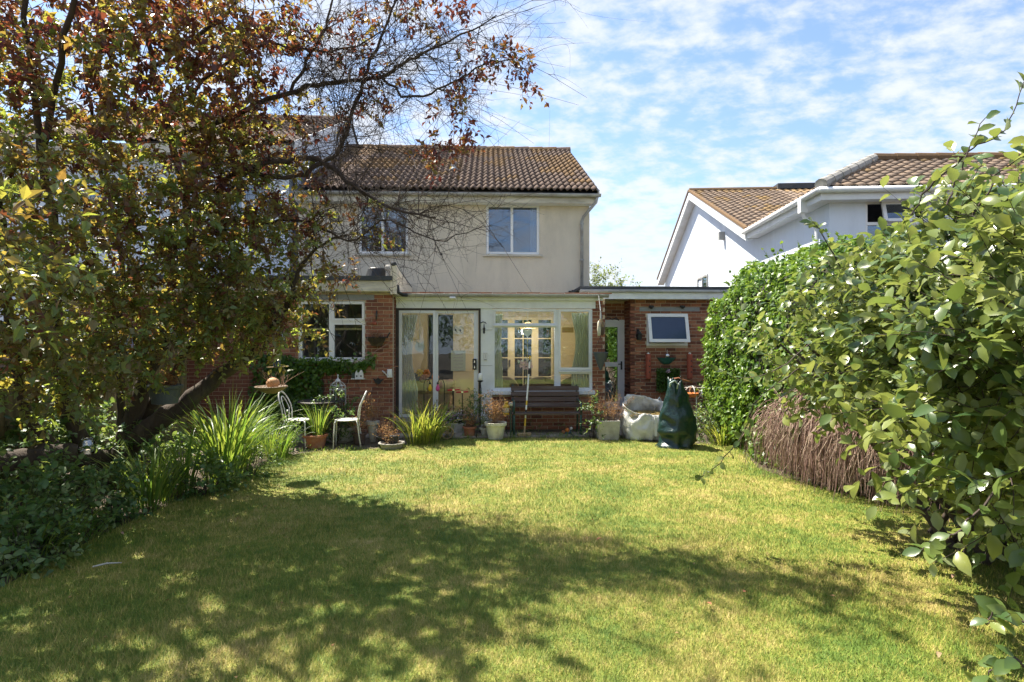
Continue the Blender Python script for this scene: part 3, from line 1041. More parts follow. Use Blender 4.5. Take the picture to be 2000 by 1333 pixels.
MB().box(HX0 - .2, HX0, HW + .26, 22.2, 0, 6.0).build('party_wall', M['room'], house)
# roof deck, then the tiles on it
roof = MB().add([(HX0, EY, EZ - .05), (HX1 + .16, EY, EZ - .05), (HX1 + .16, RY, RZ - .05), (HX0, RY, RZ - .05), (HX0, 22.75, EZ - .05), (HX1 + .16, 22.75, EZ - .05)], [(0, 1, 2, 3), (3, 2, 5, 4)]).build('roof', M['felt'], house)
sl = Vector((0, RY - EY, RZ - EZ))
SL = sl.length
inv_h = WM[house].inverted()
tile_roof(roof, inv_h @ Vector((HX1 + .16 - 23 * 0.298, EY, EZ)), (1, 0, 0), sl, 23 * 0.298, SL, 0.298, SL / 15, 0.060, 2, 300, lichen=0.8, prefer=lambda u, v: -u)
rt = MB()
for i in range(16):
    x = HX1 + .18 - 0.44 * (i + 1)
    rt = MB()
    rt.tube([(x, RY, RZ - .01), (x + .45, RY, RZ + .004)], [0.125, 0.132], 10)
    rt.build('ridge_tile', M['tile_lichen'] if i % 3 else M['tile'], roof, smooth=False)
MB().add([(HX1 + .165, EY, EZ - .13), (HX1 + .165, RY, RZ - .13), (HX1 + .165, RY, RZ + .0), (HX1 + .165, EY, EZ + .0), (HX1 + .13, EY, EZ - .13), (HX1 + .13, RY, RZ - .13), (HX1 + .13, RY, RZ), (HX1 + .13, EY, EZ)],
         [(0, 1, 2, 3), (7, 6, 5, 4), (3, 2, 6, 7), (0, 4, 5, 1), (0, 3, 7, 4)]).build('verge_board', M['fascia'], roof)
MB().box(HX0, HX1 + .10, EY + .10, EY + .125, EZ - .25, EZ - .07).build('fascia', M['fascia'], house)
MB().box(HX0, HX1 + .10, EY + .125, HW, EZ - .245, EZ - .225).build('soffit', M['white_paint'], house)
g = MB()
n = 8
prof = [(EY + .02 + 0.055 * math.cos(math.pi + math.pi * i / n), EZ - .055 + 0.06 * math.sin(math.pi + math.pi * i / n)) for i in range(n + 1)]
prof += [(p[0] * 0.9 + (EY + .02) * 0.1, p[1] + 0.006) for p in prof[::-1]]
g.add([(HX0, p[0], p[1]) for p in prof] + [(HX1 + .2, p[0], p[1]) for p in prof], [(i, (i + 1) % len(prof), (i + 1) % len(prof) + len(prof), i + len(prof)) for i in range(len(prof))] + [tuple(range(len(prof))), tuple(range(2 * len(prof) - 1, len(prof) - 1, -1))])
g.build('gutter', M['gutter'], house)
dp = MB().tube([(HX1 + .12, EY + .04, EZ - .10), (HX1 + .10, EY + .08, EZ - .22), (2.24, HW - .09, EZ - .52), (2.21, HW - .06, EZ - .62), (2.21, HW - .06, 2.9)], 0.036, 10)
dpo = dp.build('downpipe', M['gutter'], house, smooth=True)
for z in (4.55, 3.7, 3.05):
    MB().box(2.165, 2.255, HW - .10, HW - .001, z, z + .03).build('pipe_bracket', M['gutter'], dpo)
def two_light(x0, x1, z0, z1, fw=.06):
    m = (x0 + x1) / 2 - .02
    return [(x0 + fw, m - fw / 2, z0 + fw, z1 - fw), (m + fw / 2, x1 - fw, z0 + fw, z1 - fw)]
wa = window(house, 'window', *w1, HW + .03, two_light(*w1), M['upvc'], M['glass_up'], sill=M['fascia'], casement=[])
l2 = two_light(*w2)
wb = window(house, 'window', *w2, HW + .03, l2, M['upvc'], M['glass_up'], sill=M['fascia'], casement=[l2[0]])
def curtain(parent, x0, x1, z0, z1, Y, mat, folds=7, flare=0.0, side=1, name='curtain'):
    nx, nz = folds * 6, 8
    vs, fs = [], []
    for j in range(nz + 1):
        v = j / nz
        for i in range(nx + 1):
            u = i / nx
            sq = 1 - flare * math.sin(math.pi * min(1, max(0, (0.75 - v) * 1.4 + .3))) * 0.8
            x = x0 + (x1 - x0) * u * sq if side > 0 else x1 - (x1 - x0) * (1 - u) * sq
            vs.append((x, Y + 0.03 * math.sin(u * folds * 2 * math.pi + v * 0.7), z0 + (z1 - z0) * v))
    for j in range(nz):
        for i in range(nx):
            a = j * (nx + 1) + i
            fs.append((a, a + 1, a + nx + 2, a + nx + 1))
    return MB().add(vs, fs).build(name, mat, parent, smooth=True)
curtain(wb, 1.02, 1.19, 3.86, 5.0, HW + .32, M['white'], 3)
curtain(wa, -2.40, -1.90, 3.86, 5.0, HW + .35, M['curtain'], 6)
curtain(wa, -3.0, -2.75, 3.86, 5.0, HW + .35, M['curtain'], 4)
# flue on the roof
vp = P(887, 357, 14.9)
zt = EZ + (vp.y - EY) / (RY - EY) * (RZ - EZ)
vp = Vector((vp.x, vp.y, zt))
MB().lathe([(.13, .0), (.13, .05), (.085, .10), (.075, .22), (.075, .40), (.10, .42), (.10, .46), (.06, .50)], (vp.x, vp.y, zt - .0), 14).build('roof_vent', M['gutter'], house, smooth=False)
MB().box(1.86, 2.02, HW - .10, HW - .001, 2.86, 2.92).box(1.90, 1.94, HW - .10, HW - .001, 2.92, 2.98).box(1.97, 2.0, HW - .08, HW - .001, 2.92, 3.0).build('cable_box', M['black'], house)
MB().tube([(-1.10, HW - .03, 3.83), (-1.10, HW + .05, 3.83)], .028, 8).build('wall_vent', M['black'], house)

# ------------------------------------------------------------------ house to the left, behind the tree
nb = thing('house', 'taller cream house adjoining on the left, half hidden behind the red-leaved tree', 'house', (-7.5, 13.4, 0))
wl1 = (-6.3, -5.0, 4.3, 5.5)
wl2 = (-9.4, -8.0, 4.3, 5.5)
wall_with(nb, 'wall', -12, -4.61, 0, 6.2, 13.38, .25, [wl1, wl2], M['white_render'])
for w in (wl1, wl2):
    window(nb, 'window', *w, 13.42, two_light(*w), M['upvc'], M['glass_up'], sill=M['white_paint'])
MB().box(-12, -4.61, 16.5, 16.6, 0, 6.2).build('inner_wall', M['room'], nb)
LZ = 8.88
LY = 18.4
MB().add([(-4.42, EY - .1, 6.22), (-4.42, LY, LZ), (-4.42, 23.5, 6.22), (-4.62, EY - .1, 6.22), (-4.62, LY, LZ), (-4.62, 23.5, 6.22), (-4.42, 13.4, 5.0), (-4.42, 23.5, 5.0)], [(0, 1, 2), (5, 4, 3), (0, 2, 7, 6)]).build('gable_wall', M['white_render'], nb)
nr = MB().add([(-12, EY - .1, 6.22), (-4.35, EY - .1, 6.22), (-4.35, LY, LZ), (-12, LY, LZ), (-12, 23.6, 6.22), (-4.35, 23.6, 6.22)], [(0, 1, 2, 3), (3, 2, 5, 4)]).build('roof', M['felt'], nb)
s2 = Vector((0, LY - EY + .1, LZ - 6.22))
tile_roof(nr, WM[nb].inverted() @ Vector((-11.9, EY - .1, 6.24)), (1, 0, 0), s2, 7.55, s2.length, .302, s2.length / 17, .04, 2, 120, lichen=.25, prefer=lambda u, v: -u - v * 1.2)
MB().tube([(-12, LY, LZ), (-4.33, LY, LZ)], .12, 10).build('ridge', M['tile'], nr)
MB().add([(-4.33, EY - .1, 6.10), (-4.33, LY, LZ - .12), (-4.33, LY, LZ + .05), (-4.33, EY - .1, 6.27), (-4.37, EY - .1, 6.10), (-4.37, LY, LZ - .12), (-4.37, LY, LZ + .05), (-4.37, EY - .1, 6.27)], [(0, 1, 2, 3), (7, 6, 5, 4), (3, 2, 6, 7), (0, 4, 5, 1)]).build('verge_board', M['white_paint'], nr)
MB().box(-12, -4.4, EY - .06, EY - .03, 6.0, 6.19).build('fascia', M['fascia'], nb)

# ------------------------------------------------------------------ kitchen extension (brick, left)
kit = thing('kitchen_extension', 'flat-roofed brick kitchen extension with white-framed window, left of sliding door', 'extension', (-3.5, 11.2, 0))
KX0, KX1, KY = -8.0, -1.86, 11.2
kw = (-3.68, -2.40, 1.42, 2.58)
brick_wall(kit, (KX0, KY, 0), 0, KX1 - KX0, 0, 2.74, [(kw[0] - KX0, kw[1] - KX0, kw[2], kw[3])], vis=lambda u, z: u + KX0 > -4.15)
brick_wall(kit, (KX1, KY + .12, 0), R(90), 2.06, 0, 2.74, vis=lambda u, z: False, thick=.1, name='side_wall')
MB().box(KX0, KX1 + .02, KY - .16, KY - .13, 2.76, 2.96).build('fascia', M['fascia'], kit)
MB().box(KX0, KX1 + .02, KY - .13, KY, 2.745, 2.765).build('soffit', M['fascia'], kit)
MB().box(KX0, KX1 + .02, KY - .20, 13.37, 2.965, 3.05).build('roof', M['felt'], kit)
pr = []
for i in range(9):
    t = i / 8
    pr.append((KY - .18 + t * 2.3, 3.26 - 0.24 * t ** 0.8))
up = MB()
nn = len(pr)
vs = [(KX1 - .02, y, z) for y, z in pr] + [(KX1 + .10, y, z) for y, z in pr] + [(KX1 - .02, y, 2.7) for y, z in pr] + [(KX1 + .10, y, 2.7) for y, z in pr]
fs = []
for i in range(nn - 1):
    fs += [(i, i + 1, nn + i + 1, nn + i), (nn + i, nn + i + 1, 3 * nn + i + 1, 3 * nn + i), (2 * nn + i, 2 * nn + i + 1, i + 1, i)]
fs += [(0, nn, 3 * nn, 2 * nn)]
MB().add(vs, fs).build('side_upstand', pmat('pale_upstand', (0.74, 0.66, 0.54), (0.66, 0.58, 0.46), 4, 0.9, 0.3), kit)
MB().tube([(KX1 + .04, y, z + .03) for y, z in pr], .05, 8).build('coping', M['felt'], kit, smooth=True)
MB().tube([(-1.76, KY - .08, 2.88), (-1.74, KY - .1, 2.74), (-1.66, KY - .04, 2.70), (-1.60, KY + .05, 2.70)], .035, 8).build('waste_pipe', M['black'], kit, smooth=True)
kl = [(kw[0] + .06, -3.10, kw[2] + .06, kw[3] - .06), (-3.00, kw[1] - .06, 1.48, 2.12), (-3.00, kw[1] - .06, 2.24, 2.52)]
kwin = window(kit, 'window', *kw, KY + .03, kl, M['upvc'], M['glass'], sill=M['white_paint'], casement=[kl[2]])
MB().box(kw[0] - .1, kw[1] + .18, KY - .012, KY + .02, kw[3] + .02, kw[3] + .12).build('lintel', M['lintel'], kit)
MB().box(-3.55, -2.5, KY + .35, KY + .37, 2.02, 2.06).build('blind_rail', M['cream_frame'], kwin)
MB().box(KX0, KX1 - .12, KY + 1.9, KY + 1.95, 0, 2.74).build('inner_wall', M['room'], kit)
MB().box(KX0, KX1 - .12, KY + .13, 13.3, 0.25, 0.3).build('floor', M['room'], kit)
MB().box(-3.6, -2.45, KY + .14, KY + .34, 1.36, 1.40).build('window_shelf', M['white'], kwin)

# ------------------------------------------------------------------ sun room
sr = thing('sun_room', 'white-framed sun room with sliding glass door and wide window above brick base', 'sun room', (0.3, 11.5, 0))
SY = 11.5
SX0, SX1 = -1.84, 2.12
hd = MB().box(SX0, SX1 + .06, SY - .02, SY + .12, 2.46, 2.66).build('header', M['white_paint'], sr)
MB().box(SX0 - .02, SX0 + .045, SY, SY + .1, .26, 2.46).build('door_jamb', M['dark_trim'], sr)
MB().box(-.195, -.15, SY - .005, SY + .1, .26, 2.46).build('door_jamb', M['dark_trim'], sr)
MB().box(SX0 + .045, -.195, SY, SY + .1, 2.42, 2.46).build('door_head', M['dark_trim'], sr)
MB().box(SX0 + .0, -.15, SY - .06, SY + .13, .18, .262).build('door_sill', M['concrete'], sr)
MB().box(SX0 + .0, -.15, SY - .02, SY + .12, 0, .18).build('plinth', M['concrete'], sr)
MB().box(-.15, .085, SY + .005, SY + .1, .0, 2.46).build('pillar', M['white_paint'], sr)
for z in (.62, 1.3, 2.02):
    MB().box(-.15, .085, SY - .002, SY + .006, z, z + .008).build('panel_joint', M['gutter'], sr)
d0, d1, d2 = SX0 + .05, -1.06, -.20
sd = MB().box(d0, d0 + .06, SY + .01, SY + .045, .27, 2.415).box(d1 - .05, d1, SY + .01, SY + .045, .27, 2.415).box(d0 + .06, d1 - .05, SY + .01, SY + .045, .27, .33).box(d0 + .06, d1 - .05, SY + .01, SY + .045, 2.36, 2.415).build('sliding_door', M['alu'], sr)
MB().box(d0 + .055, d1 - .045, SY + .024, SY + .03, .325, 2.365).build('pane', M['glass'], sd)
sd2 = MB().box(d1, d1 + .05, SY + .055, SY + .09, .27, 2.415).box(d2 - .09, d2, SY + .055, SY + .09, .27, 2.415).box(d1 + .05, d2 - .09, SY + .055, SY + .09, .27, .33).box(d1 + .05, d2 - .09, SY + .055, SY + .09, 2.36, 2.415).build('sliding_door', M['alu'], sr)
MB().box(d1 + .045, d2 - .085, SY + .069, SY + .075, .325, 2.365).build('pane', M['glass'], sd2)
hdl = MB().box(-.315, -.235, SY - .03, SY + .055, 1.22, 1.44).build('handle', M['black'], sd2, bevel=.01)
MB().box(-.285, -.265, SY - .037, SY - .029, 1.36, 1.41).box(-.285, -.265, SY - .037, SY - .029, 1.25, 1.30).build('handle_latch', M['silver'], sd2)
# window
A0, A1, A2 = .085, 1.41, SX1
zl0, zl1 = .80, 2.44
lights = [(.15, 1.335, 2.16, 2.40), (.13, 1.345, .85, 2.075), (1.47, 2.05, 1.26, 2.40), (1.47, 2.06, .85, 1.13)]
sw = window(sr, 'window', A0, A2, zl0, zl1, SY + .01, lights, M['white_paint'], M['glass'], casement=[lights[0], lights[2]])
MB().box(A0 + .02, A1 - .02, SY - .05, SY + .012, 2.10, 2.125).build('drip_rail', M['white_paint'], sw)
MB().box(A1 + .02, A2 - .02, SY - .05, SY + .012, 1.17, 1.20).build('drip_rail', M['white_paint'], sw)
MB().box(A0 - .04, A2 + .04, SY - .10, SY + .02, .72, .80).build('sill', M['white_paint'], sw, bevel=.008)
brick_wall(sr, (A0, SY + .02, 0), 0, A2 - A0, 0, .72, name='brick_base')
brick_wall(sr, (SX1, SY + .02, 0), 0, .26, 0, 2.66, name='brick_pier', thick=.2)
brick_wall(sr, (SX1 + .26, SY + .03, 0), R(90), 1.8, 0, 2.66, vis=lambda u, z: False, name='side_wall', thick=.1)
# roof of translucent sheets, gutter
for i in range(5):
    x = SX0 - .02 + i * .85
    MB().add([(x, SY - .16, 2.735), (x + .84, SY - .16, 2.735), (x + .84, HW - .005, 2.86), (x, HW - .005, 2.86), (x, SY - .16, 2.745), (x + .84, SY - .16, 2.745), (x + .84, HW - .005, 2.87), (x, HW - .005, 2.87)],
             [(0, 3, 2, 1), (4, 5, 6, 7), (0, 1, 5, 4), (1, 2, 6, 5), (3, 0, 4, 7)]).build('roof_sheet', M['poly'], sr)
    MB().box(x - .015, x + .015, SY - .165, SY - .15, 2.72, 2.765).build('gutter_clip', M['upvc'], sr)
for i in range(9):
    x = SX0 + .01 + i * .48
    MB().box(x, x + .47, SY - .185, SY - .10, 2.748, 2.765 + .006 * (i % 2)).build('edge_tile', M['terracotta'], sr)
gp = [(SY - .15 + .06 * math.cos(math.pi + math.pi * i / 8), 2.735 + .065 * math.sin(math.pi + math.pi * i / 8)) for i in range(9)]
MB().add([(SX0 - .06, p[0], p[1]) for p in gp] + [(SX1 + .30, p[0], p[1]) for p in gp], [(i, i + 1, i + 10, i + 9) for i in range(8)] + [tuple(range(9)), tuple(range(17, 8, -1)), (0, 9, 17, 8)]).build('gutter', M['gutter'], sr)
MB().box(SX0, SX1 + .2, SY - .09, SY - .02, 2.62, 2.70).build('fascia', M['white_paint'], sr)
for i in range(6):
    MB().box(SX0 + .3 + i * .7, SX0 + .34 + i * .7, SY, HW, 2.64, 2.70).build('rafter', M['white_paint'], sr)
# inside
wall_with(sr, 'inner_wall', SX0, SX1, .27, 2.72, HW - .03, .028, [(-1.42, -.82, .28, 2.42), (.12, 1.52, .28, 2.36)], M['cream_wall'])
MB().box(SX0 - .005, SX0 + .01, SY + .12, HW - .03, .27, 2.68).build('inner_wall', M['cream_wall'], sr)
MB().box(SX1 + .0, SX1 + .015, SY + .24, HW - .03, .27, 2.68).build('inner_wall', M['cream_wall'], sr)
MB().box(SX0, SX1, SY + .13, HW, .2, .265).build('floor', M['tan_wood'], sr)
fdl = []
for a, b in ((.16, .46), (.62, 1.02), (1.18, 1.48)):
    for k in range(4):
        z = .52 + k * .45
        if b - a > .35:
            m_ = (a + b) / 2
            fdl += [(a, m_ - .01, z, z + .425), (m_ + .01, b, z, z + .425)]
        else:
            fdl.append((a, b, z, z + .425))
fd = window(sr, 'french_door', .12, 1.52, .28, 2.36, HW - .06, fdl, M['cream_frame'], M['glass_up'])
MB().box(.49, .52, HW - .11, HW - .06, 1.20, 1.36).build('handle', M['dark_trim'], fd)
curtain(sr, SX0 + .06, SX0 + .40, .32, 2.34, SY + .22, M['curtain'], 6, .45, 1)
curtain(sr, .11, .30, .82, 2.36, SY + .2, M['curtain2'], 5, .2, 1)
curtain(sr, 1.72, 2.08, .82, 2.38, SY + .2, M['curtain2'], 7, .3, -1)

# things inside the sun room
sofa = thing('armchair', 'tan leather armchair seen through the sliding glass door', 'armchair', (-1.15, 12.25, .27))
MB().tube([(-1.68, 12.15, .82), (-.78, 12.15, .82)], .16, 14).build('backrest', M['sofa'], sofa, smooth=True)
MB().box(-1.66, -.80, 12.08, 12.26, .34, .82).build('back_panel', M['sofa'], sofa, bevel=.04)
MB().box(-1.66, -.80, 12.26, 12.9, .34, .62).build('seat', M['sofa'], sofa, bevel=.06)
MB().tube([(-1.62, 12.1, .86), (-1.62, 12.85, .84)], .11, 12).tube([(-.84, 12.1, .86), (-.84, 12.85, .84)], .11, 12).build('arms', M['sofa'], sofa, smooth=True)
for x in (-1.6, -.86):
    for y in (12.14, 12.84):
        MB().box(x - .03, x + .03, y - .03, y + .03, .27, .35).build('leg', M['dark_trim'], sofa)
for (x, wd, lb) in ((.38, .5, 'brown wicker chair back behind the window, left one'), (1.12, .72, 'wide brown wicker chair back behind the window, middle one'), (1.80, .6, 'brown wicker chair back in the small lower right pane')):
    ch = thing('wicker_chair', lb, 'chair', (x, 12.1, .27), 0, 'wicker chairs inside the sun room')
    n = 12
    pts = [(x - wd / 2, .55)] + [(x - wd / 2 + wd * i / n, .86 + .17 * math.sin(math.pi * i / n) ** .7) for i in range(n + 1)] + [(x + wd / 2, .55)]
    MB().prism(pts, 12.0, 12.06).build('backrest', M['wicker'], ch)
    MB().tube([(p[0], 12.03, p[1]) for p in pts], .022, 8).build('back_rail', M['tan_wood'], ch, smooth=True)
    MB().box(x - wd / 2, x + wd / 2, 12.0, 12.5, .58, .66).build('seat', M['wicker'], ch, bevel=.02)
    for sx in (-1, 1):
        for y in (12.04, 12.46):
            MB().box(x + sx * (wd / 2 - .03) - .02, x + sx * (wd / 2 - .03) + .02, y - .02, y + .02, .27, .59).build('leg', M['wicker'], ch)
o = P(820, 677, 11.62)
ow = thing('owl_suncatcher', 'pale round owl-shaped ornament hanging inside the sliding door', 'ornament', (o.x, o.y, o.z - .11))
pts = [(o.x + .10 * math.cos(a), o.z - .01 + .10 * math.sin(a)) for a in [math.pi * 2 * i / 24 for i in range(24)] if not (R(50) < a < R(130))]
pts = [(o.x + .10 * math.cos(R(a)), o.z - .01 + .10 * math.sin(R(a))) for a in range(-225, 46, 15)] 
pts = [(o.x - .085, o.z + .115)] + pts + [(o.x + .085, o.z + .115), (o.x + .03, o.z + .075), (o.x - .03, o.z + .075)]
MB().prism(pts, o.y, o.y + .012).build('body', M['white_pot'], ow)
MB().tube([(o.x, o.y + .006, o.z + .08), (o.x, o.y + .006, 2.42)], .004, 5).build('cord', M['white'], ow)
o = P(895, 705, HW - .045)
ps = thing('wall_print', 'pale green paper print with rows of lines on cream wall inside', 'print', (o.x, o.y, o.z - .28))
MB().box(o.x - .17, o.x + .17, o.y, o.y + .012, o.z - .24, o.z + .24).build('sheet', pmat('pale_print', (0.42, 0.46, 0.36), (0.34, 0.39, 0.31), 30, .7, 0, stretch=(.4, 1, 3)), ps)
for k in range(5):
    MB().box(o.x - .11, o.x + .11, o.y - .003, o.y, o.z - .16 + k * .075, o.z - .145 + k * .075).build('line', M['gutter'], ps)
o = P(895, 645, HW - .045)
pt = thing('wall_ornament', 'small cream cut-out wall ornament above the pale print', 'ornament', (o.x, o.y, o.z - .1))
MB().prism([(o.x - .12, o.z - .1), (o.x + .12, o.z - .1), (o.x + .13, o.z + .05), (o.x + .07, o.z + .1), (o.x, o.z + .06), (o.x - .06, o.z + .12), (o.x - .12, o.z + .04)], o.y, o.y + .015).build('plate', M['white_pot'], pt)
MB().lathe([(.012, 0), (.018, .02), (.004, .05)], (o.x - .06, o.y - .01, o.z - .02), 8).lathe([(.012, 0), (.018, .02), (.004, .05)], (o.x + .05, o.y - .01, o.z - .03), 8).build('pegs', M['dark_trim'], pt)
o = P(1109, 645, 11.75)
sg = thing('wooden_sign', 'small orange-brown wooden sign hung by strings inside right window pane', 'sign', (o.x, o.y, o.z - .06))
MB().box(o.x - .12, o.x + .12, o.y, o.y + .012, o.z - .055, o.z + .055).build('board', pmat('orange_wood', (0.46, 0.25, 0.06), (0.38, 0.19, 0.04), 9, .6, .1, stretch=(.3, 1, 3)), sg)
MB().tube([(o.x - .10, o.y, o.z + .055), (o.x, o.y, o.z + .24), (o.x + .10, o.y, o.z + .055)], .003, 4).build('string', M['tan_wood'], sg)
o = P(1030, 650, 11.64)
ht = thing('heart_ornament', 'flat white heart on a thin stick inside the window', 'ornament', (o.x, o.y, o.z - .6))
pts = []
for i in range(28):
    t = 2 * math.pi * i / 28
    pts.append((o.x + .0065 * 16 * math.sin(t) ** 3, o.z + .0065 * (13 * math.cos(t) - 5 * math.cos(2 * t) - 2 * math.cos(3 * t) - math.cos(4 * t))))
MB().prism(pts, o.y, o.y + .01).build('heart', M['upvc'], ht)
MB().tube([(o.x, o.y + .005, o.z - .10), (o.x + .005, o.y + .005, .85)], .005, 5).build('stick', M['cream_frame'], ht)
o = P(1031, 640, 12.6)
ls_ = thing('ceiling_light', 'cream scalloped ceiling light behind the white heart', 'lamp', (o.x, o.y, o.z - .1))
lp = bpy.data.lights.new('bulb_light', 'POINT')
lp.energy = 8
lp.color = (1.0, 0.86, 0.66)
lp.shadow_soft_size = .06
lpo = bpy.data.objects.new('bulb_light', lp)
COL.objects.link(lpo)
lpo.parent = ls_
lpo.location = (0, 0, .03)
MB().lathe([(.17, -.02), (.175, -.01), (.14, .05), (.08, .10), (.03, .12)], o, 18).build('shade', thinmat('cream_shade', (.8, .7, .5), .5), ls_)
MB().tube([(o.x, o.y, o.z + .11), (o.x, o.y, 2.66)], .006, 5).build('flex', M['white'], ls_)
o = P(1027, 712, 11.63)
bf = thing('paper_butterflies', 'cluster of pink and white paper butterflies inside the window', 'ornament', (o.x, o.y, o.z - .12))
for i, (ax, az, s_, m_) in enumerate(((-.05, .03, .06, 'pink'), (.05, .0, .065, 'pink'), (0, -.08, .06, 'pink'), (-.11, .06, .05, 'white'), (.06, .09, .05, 'white'), (.09, -.05, .05, 'pink'), (-.07, -.04, .05, 'pink'))):
    c = (o.x + ax, o.z + az)
    MB().prism([(c[0], c[1] - s_ * .2), (c[0] + s_ * .9, c[1] - s_ * .8), (c[0] + s_ * 1.1, c[1] - s_ * .1), (c[0] + s_ * 1.2, c[1] + s_ * .8), (c[0], c[1] + s_ * .25), (c[0] - s_ * 1.2, c[1] + s_ * .8), (c[0] - s_ * 1.1, c[1] - s_ * .1), (c[0] - s_ * .9, c[1] - s_ * .8)], o.y + i * .004, o.y + .003 + i * .004).build('butterfly', M[m_], bf)
MB().tube([(o.x, o.y + .03, o.z - .1), (o.x, o.y + .03, .85)], .004, 4).build('stem', M['white'], bf)
o = P(826, 735, 12.05)
fl = thing('fabric_flowers', 'yellow and orange fabric flowers above the armchair inside', 'flowers', (o.x, o.y, .98))
for dx_, dz_, m_ in ((-.07, .06, 'yellow'), (.08, .05, 'orange'), (0, -.06, 'terracotta'), (-.13, -.02, 'green_iron'), (.26, -.02, 'orange')):
    mb = MB()
    for k in range(6):
        a = k * math.pi / 3
        mb.ball((o.x + dx_ + .04 * math.cos(a), o.y, o.z + dz_ + .05 * math.sin(a)), .04, 8, 1.2)
    mb.tube([(o.x + dx_, o.y + .01, o.z + dz_), (o.x + dx_ * .3, o.y + .02, .95)], .006, 5)
    mb.build('flower', M[m_], fl, smooth=True)

# ------------------------------------------------------------------ flat-roofed side extension (right)
se = thing('side_extension', 'low flat-roofed brick side extension with white glazed door and open window', 'extension', (4, 12.3, 0))
GX, GY = 3.10, 12.3
gw = (3.46, 4.37, 1.70, 2.40)
brick_wall(se, (GX, GY, 0), 0, 3.6, 0, 2.72, [(gw[0] - GX, gw[1] - GX, gw[2], gw[3])], vis=lambda u, z: u < 1.75)
brick_wall(se, (GX, GY + .55, 0), R(-90), .55, 0, 2.72, name='recess_wall', thick=.1)
brick_wall(se, (2.36, 12.82, 0), 0, .74, 2.28, 2.72, name='brick_over_door')
MB().box(1.95, 6.9, GY - .24, GY - .21, 2.70, 2.86).build('fascia', M['white_paint'], se)
MB().box(1.95, 6.9, GY - .21, GY + .6, 2.725, 2.745).build('soffit', M['white_paint'], se)
MB().box(1.95, 6.9, GY - .27, 16.5, 2.90, 2.97).build('roof', M['felt'], se, bevel=.01)
MB().box(1.95, 6.9, GY - .30, GY - .24, 2.84, 2.90).build('roof_gutter', M['gutter'], se, bevel=.015)
MB().box(GX - .6, 6.7, 14.4, 14.5, 0, 2.7).build('rear_wall', M['room'], se)
MB().box(6.6, 6.7, GY + .13, 14.4, 0, 2.7).build('end_wall', M['room'], se)
MB().box(gw[0] - .16, gw[1] + .26, GY - .015, GY + .02, gw[3] + .05, gw[3] + .14).build('lintel', M['lintel'], se)
wf = MB().box(gw[0], gw[0] + .05, GY + .0, GY + .07, gw[2], gw[3]).box(gw[1] - .05, gw[1], GY + .0, GY + .07, gw[2], gw[3]).box(gw[0] + .05, gw[1] - .05, GY, GY + .07, gw[2], gw[2] + .05).box(gw[0] + .05, gw[1] - .05, GY, GY + .07, gw[3] - .05, gw[3]).build('window', M['upvc'], se)
# top-hung sash pushed open at the bottom
an = R(15)
hz_ = Vector((0, GY - .012, gw[3] - .01))
ay = Vector((0, -math.sin(an), -math.cos(an)))
az_ = Vector((0, -math.cos(an), math.sin(an)))
Hs = gw[3] - gw[2] - .06
wd = gw[1] - gw[0] - .02
sash = MB()
xc = (gw[0] + gw[1]) / 2
for (cx_, cl, hx, hl) in ((-wd / 2 + .035, Hs / 2, .035, Hs / 2), (wd / 2 - .035, Hs / 2, .035, Hs / 2), (0, .035, wd / 2 - .07, .035), (0, Hs - .035, wd / 2 - .07, .035)):
    sash.obox(Vector((xc + cx_, 0, 0)) + hz_ + ay * cl, (1, 0, 0), ay, az_, hx, hl, .022)
so = sash.build('sash', M['upvc'], wf)
MB().obox(Vector((xc, 0, 0)) + hz_ + ay * (Hs / 2), (1, 0, 0), ay, az_, wd / 2 - .065, Hs / 2 - .065, .004).build('pane', pmat('painted_sky_reflection', (.022, .045, .105), (.028, .055, .12), 3, .18, 0, spec=.5), wf)  # mirrored sky painted into the pane's opaque blue base colour
# glazed door
dz0, dz1 = .24, 2.28
dl = [(2.36, 2.94, 1.32, 2.12), (2.36, 2.94, .42, 1.22)]
door = window(se, 'door', 2.28, 3.095, dz0, dz1, 12.80, dl, M['upvc'], glassmat('door_glass', .30, (.55, .62, .55)))
hd_ = MB().box(3.005, 3.035, 12.77, 12.80, 1.15, 1.34).tube([(3.02, 12.765, 1.28), (3.02, 12.74, 1.28), (2.93, 12.74, 1.275)], .011, 6).build('handle', M['black'], door)
MB().box(2.36, 3.1, 12.25, 12.85, 0, .20).build('step', M['concrete'], se)
for px in (1272, 1333):
    o = P(px, 600, GY - .05)
    lm = MB().box(o.x - .045, o.x + .045, GY - .09, GY - .002, o.z - .01, o.z + .03).lathe([(.02, -.04), (.045, -.01), (.03, .03)], (o.x, GY - .06, o.z), 10).build('eaves_lamp', M['black'], se)
#@@WHITE
# ------------------------------------------------------------------ white house on the right
wa_ = R(-6.16)
e_ = Vector((math.cos(wa_), math.sin(wa_), 0))
d_ = Vector((-math.sin(wa_), math.cos(wa_), 0))
wh = thing('house', 'white rendered house with brown tiled gable and hipped roof, beyond ivy', 'house', e_ * 5.3 + d_ * 11.5, wa_)
WE, WR = 4.8, 7.48
TILE_M[:] = [brickmat('tan_tile', [(0.1, (0.15, 0.115, 0.09)), (0.45, (0.22, 0.165, 0.125)), (0.75, (0.29, 0.21, 0.15)), (1.0, (0.36, 0.26, 0.17))], 0.35), brickmat('tan_lichen_tile', [(0.1, (0.17, 0.12, 0.08)), (0.45, (0.26, 0.175, 0.095)), (0.8, (0.35, 0.23, 0.10)), (1.0, (0.42, 0.28, 0.12))], 0.35)]
def lb(x0, x1, y0, y1, z0, z1, name, mat, par=None, bevel=0):
    return MB().box(x0, x1, y0, y1, z0, z1).build(name, mat, par or wh, bevel=bevel, local=True)
lb(.3, .5, .3, 4.5, 0, 4.62, 'wall', M['white_render'])
